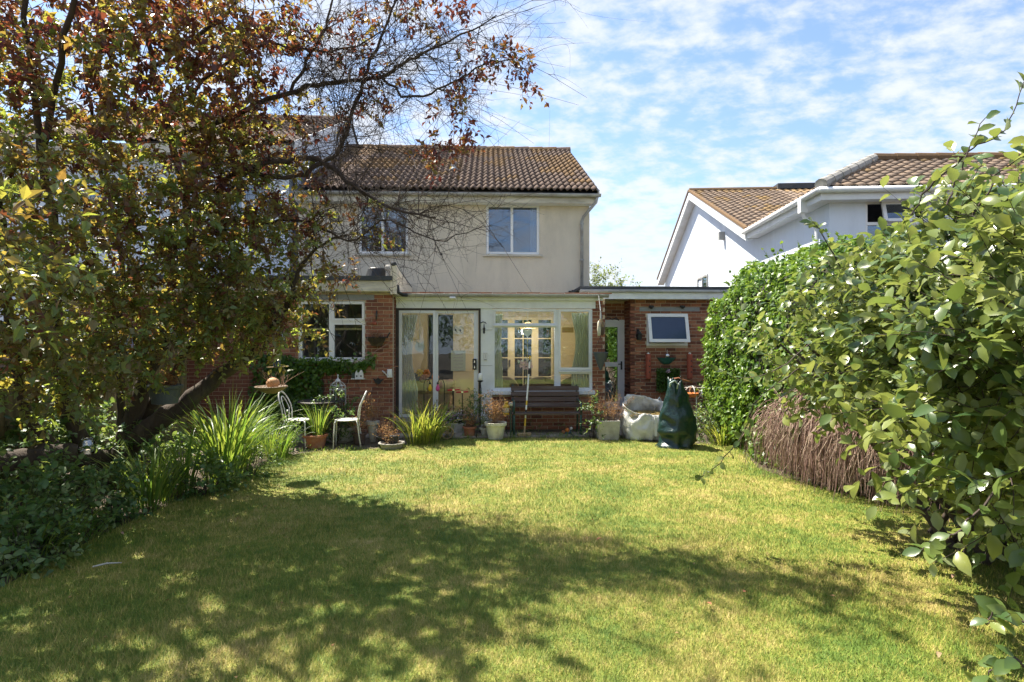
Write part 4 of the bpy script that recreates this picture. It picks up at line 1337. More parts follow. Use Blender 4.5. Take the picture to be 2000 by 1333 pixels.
lb(2.2, 9, .3, .5, 0, 4.62, 'wall', M['white_render'])
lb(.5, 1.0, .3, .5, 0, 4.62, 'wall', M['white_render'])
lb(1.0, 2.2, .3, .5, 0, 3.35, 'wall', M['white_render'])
lb(.6, 9, 3.9, 4.0, 0, 4.6, 'inner_wall', M['room'])
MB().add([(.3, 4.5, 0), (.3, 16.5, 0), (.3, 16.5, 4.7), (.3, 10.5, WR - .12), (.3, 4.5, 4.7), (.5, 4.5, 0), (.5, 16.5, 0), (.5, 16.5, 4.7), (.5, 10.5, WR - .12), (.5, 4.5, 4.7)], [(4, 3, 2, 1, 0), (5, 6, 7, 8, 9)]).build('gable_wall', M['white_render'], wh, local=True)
# main roof and its tiles
wr = MB().add([(0, 4.25, WE - .03), (9, 4.25, WE - .03), (9, 10.5, WR - .03), (0, 10.5, WR - .03), (0, 16.75, WE - .03), (9, 16.75, WE - .03)], [(0, 1, 2, 3), (3, 2, 5, 4)]).build('roof', M['felt'], wh, local=True)
s3 = Vector((0, 6.25, WR - WE))
tile_roof(wr, (0, 4.25, WE), (1, 0, 0), s3, 7.2, s3.length, .24, s3.length / 22, .035, 1, 300, lichen=.5, prefer=lambda u, v: u)
MB().tube([(0, 10.5, WR + .02), (9, 10.5, WR + .02)], .11, 8).build('ridge', M['tile_lichen'], wr, local=True)
lb(3.2, 4.6, 10.3, 10.75, WR, WR + .2, 'chimney_stub', M['felt'], wr)
def rake(y0, z0, y1, z1, x0, x1, dz0, dz1, name, mat, par):
    return MB().add([(x0, y0, z0 + dz0), (x0, y1, z1 + dz0), (x0, y1, z1 + dz1), (x0, y0, z0 + dz1), (x1, y0, z0 + dz0), (x1, y1, z1 + dz0), (x1, y1, z1 + dz1), (x1, y0, z0 + dz1)],
                    [(0, 1, 2, 3), (7, 6, 5, 4), (0, 4, 5, 1), (3, 2, 6, 7), (0, 3, 7, 4), (1, 5, 6, 2)]).build(name, mat, par, local=True)
rake(4.2, WE, 10.5, WR, -.02, .02, -.30, -.02, 'barge_board', M['white_paint'], wr)
rake(16.8, WE, 10.5, WR, -.02, .02, -.30, -.02, 'barge_board', M['white_paint'], wr)
rake(4.2, WE, 10.5, WR, -.05, .05, .0, .07, 'verge_tile_edge', M['tile_lichen'], wr)
rake(16.8, WE, 10.5, WR, -.05, .05, .0, .07, 'verge_tile_edge', M['tile'], wr)
rake(4.2, WE, 10.5, WR, .02, .3, -.26, -.24, 'verge_soffit', M['white_paint'], wr)
rake(16.8, WE, 10.5, WR, .02, .3, -.26, -.24, 'verge_soffit', M['white_paint'], wr)
# hipped front roof
PZ = 5.96
hr = MB().add([(0, 0, WE - .03), (9, 0, WE - .03), (9, 2.2, PZ - .03), (2.2, 2.2, PZ - .03), (0, 4.4, WE - .03), (9, 4.4, WE - .03)], [(0, 1, 2, 3), (0, 3, 4), (3, 2, 5, 4)]).build('hip_roof', M['felt'], wh, local=True)
s4 = Vector((0, 2.2, PZ - WE))
tile_roof(hr, (0, 0, WE), (1, 0, 0), s4, 6.72, s4.length, .24, s4.length / 10, .035, 1, 240, clip=lambda u, v: u > v * .885 + .05, lichen=.35, prefer=lambda u, v: u)
s5 = Vector((2.2, 0, PZ - WE))
tile_roof(hr, (0, 4.4, WE), (0, -1, 0), s5, 4.4, s5.length, .24, s5.length / 10, .035, 1, 0, clip=lambda u, v: v * .885 < u < 4.4 - v * .885, lichen=.5)
for a, b, nn_ in (((0, 0, WE + .06), (2.2, 2.2, PZ + .07), 7), ((2.2, 2.2, PZ + .07), (8.6, 2.2, PZ + .0), 14)):
    a, b = Vector(a), Vector(b)
    for i in range(nn_):
        p, q = a.lerp(b, i / nn_), a.lerp(b, (i + 1.06) / nn_)
        MB().tube([p, q], [.12, .108], 10).build('ridge_tile', M['concrete'] if nn_ == 7 else M['tile_lichen'], hr, local=True)
lb(-.0, .02, .02, 4.25, WE - .24, WE - .05, 'fascia', M['white_paint'])
lb(-.0, 9, -.0, .02, WE - .24, WE - .05, 'fascia', M['white_paint'])
lb(.02, .3, .02, 4.25, WE - .235, WE - .215, 'soffit', M['white_paint'])
lb(.3, 9, .02, .3, WE - .235, WE - .215, 'soffit', M['white_paint'])
MB().tube([(-.06, -.06, WE - .06), (-.06, 4.3, WE - .06)], .06, 10).tube([(-.06, -.06, WE - .06), (9, -.06, WE - .06)], .06, 10).build('gutter', M['upvc'], wh, smooth=True, local=True)
MB().box(-.12, .02, .62, .76, WE - .34, WE - .04).tube([(-.05, .7, WE - .3), (-.02, .7, WE - .42), (.2, .7, WE - .62), (.24, .7, WE - .72), (.24, .7, 0)], .04, 8).build('downpipe', M['upvc'], wh, local=True)
ww = MB().box(1.0, 1.06, .34, .42, 3.35, 4.62).box(2.14, 2.2, .34, .42, 3.35, 4.62).box(1.06, 2.14, .34, .42, 3.35, 3.41).box(1.06, 2.14, .34, .42, 4.55, 4.62).box(1.06, 2.14, .34, .42, 4.12, 4.18).build('window', M['upvc'], wh, local=True)
MB().box(1.06, 2.14, .375, .385, 3.41, 4.12).build('pane', M['glass_up'], ww, local=True)
fr = MB()
fr.obox((1.34, .26, 4.37), (1, 0, 0), (0, -.25, -.97), (0, -.97, .25), .035, .2, .02).obox((1.86, .26, 4.37), (1, 0, 0), (0, -.25, -.97), (0, -.97, .25), .035, .2, .02)
fr.obox((1.6, .21, 4.19), (1, 0, 0), (0, -.25, -.97), (0, -.97, .25), .225, .03, .02).obox((1.6, .305, 4.55), (1, 0, 0), (0, -.25, -.97), (0, -.97, .25), .225, .03, .02)
fr.build('sash', M['upvc'], ww, local=True)
MB().obox((1.6, .26, 4.37), (1, 0, 0), (0, -.25, -.97), (0, -.97, .25), .23, .16, .004).build('pane', M['glass_up'], ww, local=True)
gwn = MB().box(.26, .30, 9.0, 10.4, 2.9, 2.97).box(.26, .30, 9.0, 10.4, 4.1, 4.17).box(.26, .30, 9.0, 9.07, 2.97, 4.1).box(.26, .30, 10.33, 10.4, 2.97, 4.1).box(.26, .30, 9.66, 9.72, 2.97, 4.1).build('window', M['gutter'], wh, local=True)
MB().box(.28, .29, 9.07, 9.66, 2.97, 4.1).build('pane', M['glass_up'], gwn, local=True)
lb(.12, .30, 7.1, 7.25, 5.05, 5.3, 'wall_lamp', M['gutter'])

# ------------------------------------------------------------------ fence along the left border
FX = -5.75
fe = thing('fence', 'tall vertical board wooden fence behind the red-leaved tree on the left', 'fence', (FX, 7, 0))
bme = bpy.data.meshes.new('board')
bm = bmesh.new()
bmesh.ops.create_cube(bm, size=1.0)
bmesh.ops.scale(bm, vec=(.018, .118, 1.8), verts=bm.verts)
bmesh.ops.bevel(bm, geom=bm.edges[:], offset=.003, segments=1, affect='EDGES')
bm.to_mesh(bme); bm.free()
bme.materials.append(M['fence'])
for i in range(66):
    y = 3.2 + i * .121
    o = link('board', bme, fe)
    o.location = (random.uniform(-.004, .004) - (.012 if i % 2 else 0), y - 7, .92 + random.uniform(-.01, .01))
    o.rotation_euler = (random.uniform(-.004, .004), 0, random.uniform(-.03, .03))
for z in (.35, 1.55):
    MB().box(FX - .07, FX - .025, 3.1, 11.2, z, z + .09).build('rail', M['fence'], fe)
for i in range(5):
    y = 3.2 + i * 1.95
    MB().box(FX - .17, FX - .072, y, y + .1, 0, 1.95).build('post', M['fence'], fe)
sh = MB().box(FX + .012, FX + .25, 5.3, 6.95, 1.20, 1.245).build('shelf', M['fence'], fe)
for y in (5.5, 6.7):
    MB().add([(FX + .012, y, 1.19), (FX + .2, y, 1.19), (FX + .012, y, .98), (FX + .012, y + .04, 1.19), (FX + .2, y + .04, 1.19), (FX + .012, y + .04, .98)], [(0, 1, 2), (5, 4, 3), (0, 3, 4, 1), (1, 4, 5, 2)]).build('shelf_bracket', M['fence'], sh)

# ------------------------------------------------------------------ patio furniture
def bistro_chair(loc, rz, label):
    t = thing('metal_chair', label, 'chair', loc, rz, 'white metal garden chairs')
    MB().lathe([(.19, .455), (.205, .46), (.205, .47), (.10, .478), (.01, .476)], (0, 0, 0), 22).build('seat', M['white_metal'], t, local=True, smooth=False)
    for sx, sy in ((-1, -1), (-1, 1)):
        MB().tube([(.17 * -sx * -1, .14 * sy, .455), (.185 * sx, .15 * sy, .43), (.20 * sx, .17 * sy, .2), (.205 * sx, .175 * sy, 0)], [.012, .012, .011, .011], 8).build('leg', M['white_metal'], t, local=True, smooth=True)
    for sy in (-1, 1):
        MB().tube([(.17, .14 * sy, .46), (.185, .15 * sy, .40), (.21, .165 * sy, .2), (.24, .175 * sy, 0)], [.012, .012, .011, .011], 8).build('leg', M['white_metal'], t, local=True, smooth=True)
    n = 14
    hoop = [(.17 + .02, -.15, .44), (.20, -.17, .6)] + [(.20 + .10 * math.sin(math.pi * i / n) + .02, -.17 * math.cos(math.pi * i / n), .70 + .24 * math.sin(math.pi * i / n)) for i in range(n + 1)] + [(.20, .17, .6), (.19, .15, .44)]
    bk = MB().tube(hoop, .012, 8).build('back_frame', M['white_metal'], t, local=True, smooth=True)
    inner = [(.195, -.05, .47)] + [(.21 + .08 * math.sin(math.pi * i / n), -.085 * math.cos(math.pi * i / n), .66 + .20 * math.sin(math.pi * i / n)) for i in range(n + 1)] + [(.195, .05, .47)]
    MB().tube(inner, .008, 7).build('back_scroll', M['white_metal'], bk, local=True, smooth=True)
    return t
bistro_chair((*G(678, 873).to_2d(), 0), R(8), 'white metal bistro chair with looped back, right of the round table')
bistro_chair((*G(583, 873).to_2d(), 0), R(172), 'white metal bistro chair half hidden by plants, left of the round table')
c = G(628, 862)
tb = thing('round_table', 'small dark round metal garden table between the two white chairs', 'table', c)
MB().lathe([(.005, .70), (.40, .70), (.41, .708), (.41, .722), (.40, .73), (.005, .73)], c, 32).build('table_top', M['dark_trim'], tb)
MB().lathe([(.02, 0), (.02, .70)], c, 10).build('stem', M['black'], tb)
for k in range(3):
    a = k * 2.094 + .4
    MB().tube([(c.x, c.y, .28), (c.x + .16 * math.cos(a), c.y + .16 * math.sin(a), .12), (c.x + .3 * math.cos(a), c.y + .3 * math.sin(a), .0)], .014, 6).build('leg', M['black'], tb, smooth=True)

# bench under the window
BX0, BX1, BY = .47, 1.78, 10.72
be = thing('garden_bench', 'weathered dark slatted wooden bench under the sun room window', 'bench', ((BX0 + BX1) / 2, BY + .2, 0))
sm = bpy.data.meshes.new('slat')
for k in range(4):
    y = BY + k * .115
    MB().box(BX0 - .02, BX1 + .02, y, y + .098, .405 - k * .008, .435 - k * .008).build('seat_slat', M['bench_wood'], be, bevel=.006)
for k in range(4):
    z = .50 + k * .105
    yb = BY + .44 + k * .028
    MB().obox(((BX0 + BX1) / 2, yb, z + .045), (1, 0, 0), (0, 1, -.27), (0, .27, 1), (BX1 - BX0) / 2 + .02, .013, .046).build('back_slat', M['bench_wood'], be, bevel=.005)
for x in (BX0 + .02, BX1 - .02):
    leg = MB()
    leg.tube([(x, BY + .02, 0), (x, BY + .05, .2), (x, BY + .01, .40)], [.026, .02, .024], 8)
    leg.tube([(x, BY + .50, 0), (x, BY + .42, .25), (x, BY + .44, .42), (x, BY + .58, .93)], [.026, .022, .024, .018], 8)
    leg.tube([(x, BY + .01, .40), (x, BY + .44, .385)], .016, 6)
    e = leg.build('bench_end', M['green_iron'], be, smooth=True)
    MB().tube([(x, BY + .01, .42), (x, BY - .03, .55), (x, BY + .03, .63), (x, BY + .25, .64), (x, BY + .50, .66)], [.016, .017, .02, .02, .016], 8).build('armrest', M['green_iron'], be, smooth=True)

# pole brush leaning on the bench
c = G(1024, 853)
pb = thing('pole_brush', 'long white and yellow telescopic pole brush leaning against the bench', 'brush', c)
a, b = Vector((c.x, c.y, .05)), P(1035, 700, c.y + .42)
seq = [(0, .10, 'tan_wood'), (.10, .20, 'yellow'), (.20, .27, 'white'), (.27, .31, 'black'), (.31, .37, 'white'), (.37, .43, 'yellow'), (.43, .78, 'white'), (.78, .86, 'black'), (.86, .95, 'white'), (.95, .98, 'black'), (.98, 1.03, 'yellow')]
for t0, t1, m_ in seq:
    MB().tube([a.lerp(b, t0), a.lerp(b, t1)], .017 if m_ != 'black' else .015, 8).build('pole_section', M[m_], pb)
MB().obox((c.x, c.y - .02, .045), (1, .25, 0), (-.25, 1, 0), (0, 0, 1), .13, .035, .03).build('brush_block', M['tan_wood'], pb, bevel=.008)
bl = []
for i in range(200):
    p = np.array((c.x + rng.uniform(-.12, .12), c.y + rng.uniform(-.06, .02), .03))
    bl.append((np.stack([p, p + np.array((rng.normal() * .01, -.03 + rng.normal() * .01, -.025))]), np.array((.0018, .0012))))
stuffpart(tubes_obj('bristles', bl, M['straw'], pb, 3))

# ------------------------------------------------------------------ pots and planters
def pot(name, label, c, r0, r1, h, mat, rim=.02, cat_='pot', k=24, group=None, square=False):
    t = thing(name, label, cat_, c, 0, group)
    if square:
        MB().add([(-r0, -r0, 0), (r0, -r0, 0), (r0, r0, 0), (-r0, r0, 0), (-r1, -r1, h), (r1, -r1, h), (r1, r1, h), (-r1, r1, h), (-r1 + .03, -r1 + .03, h), (r1 - .03, -r1 + .03, h), (r1 - .03, r1 - .03, h), (-r1 + .03, r1 - .03, h), (-r1 + .04, -r1 + .04, h - .05), (r1 - .04, -r1 + .04, h - .05), (r1 - .04, r1 - .04, h - .05), (-r1 + .04, r1 - .04, h - .05)],
                 [(0, 3, 2, 1)] + [(i, (i + 1) % 4, 4 + (i + 1) % 4, 4 + i) for i in range(4)] + [(4 + i, 4 + (i + 1) % 4, 8 + (i + 1) % 4, 8 + i) for i in range(4)] + [(8 + i, 8 + (i + 1) % 4, 12 + (i + 1) % 4, 12 + i) for i in range(4)] + [(12, 13, 14, 15)]).build('pot_body', mat, t, local=True, bevel=.01)
        MB().box(-r1 + .045, r1 - .045, -r1 + .045, r1 - .045, h - .08, h - .03).build('compost', M['soil'], t, local=True)
    else:
        MB().lathe([(r0 * .9, 0), (r0, .01), (r1 * .97, h * .80), (r1 + rim * .3, h * .81), (r1 + rim, h * .84), (r1 + rim, h), (r1 - .015, h), (r1 - .02, h * .86), (.01, h * .85)], (0, 0, 0), k).build('pot_body', mat, t, local=True)
        MB().lathe([(r1 - .022, h * .862), (r1 * .5, h * .9), (.01, h * .91)], (0, 0, 0), k).build('compost', M['soil'], t, local=True)
    return t
def dry_top(t, c, z, n, h, spread, leafs=4, lL=.03, r0=.1, mat='dry', stem='dead'):
    ln = stalks((c[0], c[1], z), n, h, spread, r0=r0)
    stuffpart(tubes_obj('stems', ln, M[stem], t, 3))
    leaves_obj('foliage', ends_leaves(ln, leafs, lL, .5), LEAF4, L_[mat], t)

c = G(968, 858); c.z = .0
t = pot('plant_pot', 'off-white round pot with coppery dry plant, left of bench', c, .135, .185, .31, M['white_pot'])
dry_top(t, c, .28, 55, .55, .55, 5, .03)
c = G(1186, 858)
t = pot('square_planter', 'square grey stone planter with dry brown plant, right of bench', c, .175, .20, .36, M['stone_pot'], square=True)
dry_top(t, c, .33, 60, .52, .9, 5, .028, .15)
c = G(917, 853)
t = pot('plant_pot', 'small terracotta pot with spiky brown dry plant near the sliding door', c, .09, .115, .19, M['terracotta'])
dry_top(t, c, .17, 22, .24, .9, 5, .04, .05)
c = G(616, 874)
t = pot('plant_pot', 'terracotta pot of green strap leaves beside the round table', c, .15, .19, .22, M['terracotta'])
straps('foliage', [(c.x + .05, c.y, .2)], 60, .62, .014, L_['strap'], t, .5, .55, 6, .11)
c = G(676, 862)
t = pot('plant_pot', 'grey ribbed pot standing under the white chair', c, .12, .18, .26, M['stone_pot'])
dry_top(t, c, .24, 16, .22, .9, 3, .05, .08, 'low')
c = G(728, 864)
t = pot('tall_vase', 'tall narrow cone vase with dead stalks beside the kitchen wall', c, .045, .10, .38, M['stone_pot'], cat_='vase')
dry_top(t, c, .36, 18, .5, .7, 4, .045, .05)
c = G(765, 876)
t = pot('stone_bowl', 'low wide round stone bowl at the patio edge below sliding door', c, .17, .20, .10, M['concrete'], cat_='bowl')
dry_top(t, c, .1, 18, .22, 1.1, 3, .035, .1)
MB().box(-.04, .1, -.08, .06, .09, .22).build('inner_pot', M['black'], t, local=True, bevel=.02)

c = G(748, 872)
t = pot('plant_pot', 'small black plastic pot with grey dead stems beside the stone bowl', c, .08, .10, .17, M['black'])
dry_top(t, c, .15, 20, .3, .8, 3, .03, .06)
c = G(948, 853)
t = pot('plant_pot', 'small grey stone pot between terracotta pot and off-white pot', c, .075, .095, .17, M['stone_pot'])
dry_top(t, c, .15, 16, .2, .9, 4, .035, .05, 'low')
c = G(880, 856)
t = pot('plant_pot', 'small mossy stone pot of green leaves below the flower trough', c, .07, .085, .12, M['concrete'])
straps('foliage', [(c.x, c.y, .1)], 26, .26, .012, L_['strap_yellow'], t, .8, .8, 5, .05)
c = G(702, 868)
t = pot('plant_pot', 'dark brown pot with dried twigs right of the white chair', c, .09, .11, .20, M['bench_wood'])
dry_top(t, c, .18, 22, .35, .9, 3, .035, .06)
# strap plant and wooden barrow by the sliding door
c = G(818, 868)
t = thing('strap_plant', 'bright yellow-green strap-leaved clump in front of the sliding door', 'plant', c)
straps('foliage', [(c.x - .06, c.y - .05, 0), (c.x + .10, c.y + .03, 0), (c.x + .22, c.y + .1, 0)], 75, .78, .017, L_['strap_yellow'], t, .75, .8, 7, .13)
sl_ = stalks((c.x + .1, c.y, 0), 16, .68, .7, .2, .0025, .15)
stuffpart(tubes_obj('flower_stems', sl_, M['straw'], t, 3))
c = G(852, 858)
wb_ = thing('wheelbarrow_planter', 'small wooden wheelbarrow planter tipped beside the strap-leaved clump', 'planter', c)
x, y = c.x, c.y
for (dx0, dx1, yy) in ((-.2, .1, -.13), (-.2, .1, .13)):
    MB().add([(x - .20, y + yy, .06), (x + .06, y + yy, .10), (x + .20, y + yy, .30), (x - .15, y + yy, .34), (x - .20, y + yy + .018, .06), (x + .06, y + yy + .018, .10), (x + .20, y + yy + .018, .30), (x - .15, y + yy + .018, .34)],
             [(0, 1, 2, 3), (7, 6, 5, 4), (0, 4, 5, 1), (1, 5, 6, 2), (2, 6, 7, 3), (3, 7, 4, 0)]).build('side_board', M['tan_wood'], wb_)
MB().add([(x + .06, y - .12, .10), (x + .06, y + .13, .10), (x + .20, y + .13, .30), (x + .20, y - .12, .30), (x + .045, y - .12, .11), (x + .045, y + .13, .11), (x + .185, y + .13, .31), (x + .185, y - .12, .31)], [(0, 1, 2, 3), (7, 6, 5, 4), (2, 6, 7, 3)]).build('front_board', M['tan_wood'], wb_)
ring = MB()
pts = [(x + .20 + .11 * math.cos(a), y, .115 + .11 * math.sin(a)) for a in [2 * math.pi * i / 20 for i in range(21)]]
ring.tube(pts, .018, 6)
for k in range(3):
    a = k * math.pi / 3
    ring.tube([(x + .20 - .1 * math.cos(a), y, .115 - .1 * math.sin(a)), (x + .20 + .1 * math.cos(a), y, .115 + .1 * math.sin(a))], .009, 5)
ring.build('wheel', M['tan_wood'], wb_, smooth=True)
MB().tube([(x - .42, y - .12, .3), (x + .2, y - .11, .12)], .014, 6).tube([(x - .42, y + .15, .3), (x + .2, y + .14, .12)], .014, 6).build('handles', M['tan_wood'], wb_)
dry_top(wb_, (x - .02, y, 0), .2, 30, .45, .8, 4, .035, .12, 'low')
dry_top(wb_, (x - .05, y, 0), .2, 26, .5, .8, 4, .04, .12, 'dry')
# flower trough
c = G(893, 846)
t = thing('flower_trough', 'grey trough of small white flowers below the sliding door', 'planter', c)
MB().box(c.x - .2, c.x + .2, c.y - .1, c.y + .1, .0, .2).build('trough', M['stone_pot'], t, bevel=.015)
ln = []
for k in range(5):
    ln += stalks((c.x - .16 + .08 * k, c.y, .18), 18, .22, .6, r0=.08)
stuffpart(tubes_obj('stems', ln, M['green_iron'], t, 3))
leaves_obj('foliage', ends_leaves(ln, 3, .04, .6), LEAF4, L_['low'], t)
leaves_obj('flowers', ends_leaves(ln, 2, .036, .95, .03, .8), LEAF4, L_['flower'], t)
# small evergreen by the pillar
c = G(930, 850)
t = thing('small_shrub', 'small dark green bushy shrub in front of the white pillar', 'shrub', c)
ls, ln = branchlets([((c.x, c.y, .42), (.22, .2, .34))], 110, 9, .16, .045, .5, .4)
stuffpart(tubes_obj('stems', ln + stalks(c, 8, .5, .4), M['twig'], t, 3))
leaves_obj('foliage', ls, LEAF4, L_['low'], t)
# lantern post and shepherd hooks
c = G(938, 848)
t = thing('lamp_stake', 'black twisted metal stake with white glass lamp beside the sliding door', 'garden lamp', c)
top = P(938, 735, c.y)
MB().tube([(c.x, c.y, 0), (c.x, c.y, top.z - .1)], .012, 6).build('stake', M['black'], t)
for s_ in (0, 1, 2):
    MB().tube([(c.x + .03 * math.cos(s_ * 2.09 + q * .9) * math.sin(math.pi * q / 8), c.y + .03 * math.sin(s_ * 2.09 + q * .9) * math.sin(math.pi * q / 8), top.z - .42 + q * .035) for q in range(9)], .005, 5).build('twist', M['black'], t)
MB().lathe([(.02, -.12), (.055, -.1), (.06, -.09), (.03, -.08)], top, 12).build('cup', M['black'], t)
MB().lathe([(.035, -.085), (.045, -.05), (.045, .02), (.03, .05), (.012, .06)], top, 14).build('glass_shade', M['white'], t, smooth=True)
for px, tx, bx_, col, lab in ((828, 2, 840, 'yellow', 'black shepherd hook with a yellow hanging lantern bulb'), (868, 2, 855, 'pink', 'black shepherd hook with a pink hanging lantern bulb')):
    c = G(px, 846)
    t = thing('shepherd_hook', lab, 'hook', c, 0, 'hooks before the sliding door')
    e2 = P(bx_, 752, c.y)
    hz2 = e2.z + .10
    MB().tube([(c.x, c.y, 0), (c.x, c.y, hz2 - .08), (c.x + (e2.x - c.x) * .25, c.y, hz2), (c.x + (e2.x - c.x) * .75, c.y, hz2 + .01), (e2.x, c.y, hz2 - .06)], .008, 6).build('hook', M['black'], t, smooth=True)
    mcol = M['yellow'] if col == 'yellow' else pmat('magenta_glass', (.62, .10, .28), (.55, .08, .22), 8, .3, 0)
    MB().lathe([(.008, -.17), (.03, -.155), (.042, -.12), (.03, -.07), (.016, -.05), (.016, -.02)], (e2.x, c.y, hz2 - .06), 14).build('bulb', mcol, t, smooth=True)
    MB().lathe([(.02, -.03), (.02, 0), (.008, .012)], (e2.x, c.y, hz2 - .06), 10).build('cap', M['black'], t)
for i, (px, wd_, ht_, lab) in enumerate(((886, .30, 762, 'red-gripped T-handled garden fork standing by the door, left one'), (903, .30, 766, 'red-gripped T-handled garden fork standing by the door, right one'))):
    c = G(px, 844)
    t = thing('t_handle_tool', lab, 'garden tool', c, 0, 'red handled tools by the door')
    tp = P(px, ht_, c.y)
    MB().tube([(c.x, c.y, .0), (c.x, c.y, tp.z)], .010, 6).build('shaft', M['dark_trim'], t)
    for s_ in (-1, 1):
        MB().tube([(c.x + s_ * .02, c.y, tp.z), (c.x + s_ * .12, c.y, tp.z + .005 * s_)], .016, 8).build('grip', M['red'], t)
    MB().box(c.x - .02, c.x + .02, c.y - .016, c.y + .016, tp.z - .018, tp.z + .018).build('collar', M['silver'], t)
# yellow lantern on a stick
c = G(990, 850)
o = P(988, 798, c.y)
t = thing('solar_lantern', 'yellow striped jar-shaped lantern on a stake left of the bench', 'lantern', c)
MB().tube([(c.x, c.y, 0), (o.x, c.y, o.z - .12)], .008, 6).build('stake', M['black'], t)
MB().lathe([(.03, -.13), (.062, -.12), (.066, -.10), (.058, -.09), (.06, .02), (.066, .03), (.062, .05), (.038, .07), (.032, .09), (.045, .11), (.03, .13), (.01, .135)], o, 18).build('body', M['yellow'], t)
MB().lathe([(.0615, -.075), (.0625, -.06), (.0625, .0), (.0615, .01)], o, 18).build('band', M['white_pot'], t)
c = G(1005, 855); c.x = .42
t = thing('stake_lamp', 'thin green stake lamp at the left end of the bench', 'garden lamp', c)
MB().tube([(c.x, c.y, 0), (c.x, c.y, .60)], .011, 6).build('stake', M['green_iron'], t)
MB().lathe([(.012, .58), (.04, .60), (.042, .64), (.02, .66)], c, 12).build('head', M['gutter'], t)
# little coloured figure under the bench
c = G(1113, 853); c.y += .25
t = thing('garden_ornament', 'small orange and blue ornament on the ground under the bench', 'ornament', c)
MB().lathe([(.05, 0), (.075, .03), (.06, .09), (.03, .12)], (c.x, c.y, 0), 14).build('body', M['blue_tarp'], t, smooth=True)
MB().ball((c.x - .02, c.y - .05, .09), .045, 12).build('head', M['orange'], t, smooth=True)
MB().ball((c.x + .06, c.y - .02, .12), .03, 10).build('wing', M['white'], t, smooth=True)
MB().ball((c.x - .09, c.y - .02, .05), .04, 10).build('foot', M['terracotta'], t, smooth=True)

# ------------------------------------------------------------------ sack and green bag
def shell(rings, k, fn):
    vs, fs = [], []
    for i, z in enumerate(rings):
        for j in range(k):
            vs.append(fn(i / (len(rings) - 1), z, 2 * math.pi * j / k, j))
    for i in range(len(rings) - 1):
        for j in range(k):
            fs.append((i * k + j, i * k + (j + 1) % k, (i + 1) * k + (j + 1) % k, (i + 1) * k + j))
    return vs, fs
from mathutils import noise as mnoise
c = G(1262, 858)
c.x += .02
t = thing('builders_sack', 'slumped open white woven builder sack filled with dry grass', 'sack', c)
def sf(tt, z, a, j):
    ca, sa = math.cos(a), math.sin(a)
    se_ = (abs(ca) ** 3.2 + abs(sa) ** 3.2) ** (-1 / 3.2)
    r = (.37 + .07 * math.sin(math.pi * min(1, tt * 1.25))) * se_
    top_drop = 0.0
    zz = z
    if tt > .62:
        f = (tt - .62) / .38
        back = (sa * .9 - ca * .28)                    # back and left rim stand higher
        zz = .48 + f * (.13 + .17 * max(0, back)) - f * .16 * max(0, -back)
        r *= 1 + .02 * f - .10 * f * max(0, back) + .12 * f * max(0, -ca)
    w_ = .03 - abs(mnoise.noise(Vector((ca * 2.2, sa * 2.2, zz * 5.0)))) * .13 + mnoise.noise(Vector((ca * 6, sa * 6, zz * 11))) * .035 + mnoise.noise(Vector((ca * 13 + zz * 5, sa * 13, zz * 19))) * .016
    return (c.x + ca * (r + w_), c.y + .12 + sa * (r + w_) * .9, max(.0, zz + w_ * .5 * (tt > .1)))
vs, fs = shell([.0, .03, .08, .14, .20, .26, .32, .38, .43, .47, .50, .54, .58, .62, .66], 72, sf)
so_ = MB().add(vs, fs).build('bag', M['sack'], t, smooth=True)
md = so_.modifiers.new('thick', 'SOLIDIFY'); md.thickness = .006
vs = []
n = 20
fill = MB()
grid = [[(c.x + .36 * (i / n - .5) * 2 * .98, c.y + .12 + .33 * (j / n - .5) * 2 * .98, .45 + .03 * mnoise.noise(Vector((i * .4, j * .4, 1)))) for j in range(n + 1)] for i in range(n + 1)]
fill.add([p for r_ in grid for p in r_], [(i * (n + 1) + j, (i + 1) * (n + 1) + j, (i + 1) * (n + 1) + j + 1, i * (n + 1) + j + 1) for i in range(n) for j in range(n)])
fill.build('contents', M['straw'], t, smooth=True)
ln = []
for i in range(700):
    p = np.array((c.x + rng.uniform(-.34, .34), c.y + .12 + rng.uniform(-.31, .31), .455 + rng.random() * .03))
    d2 = norm(rng.normal(size=(1, 3)))[0] * np.array((1, 1, .35)) * .05
    ln.append((np.stack([p - d2, p + d2]), np.array((.002, .0015))))
stuffpart(tubes_obj('dry_grass', ln, M['straw'], t, 3))
for q, (x0, y0) in enumerate(((c.x + .36, c.y - .18), (c.x + .30, c.y + .40))):
    MB().tube([(x0 - .05, y0, .48), (x0 - .02, y0 + .02, .62), (x0 + .06, y0 + .04, .72), (x0 + .12, y0 + .06, .60), (x0 + .1, y0 + .08, .46)], .016, 5).build('lifting_loop', M['sack'], t, smooth=True)
MB().box(c.x + .05, c.x + .095, c.y - .30, c.y - .285, .10, .44).build('seam_strap', M['white'], t)

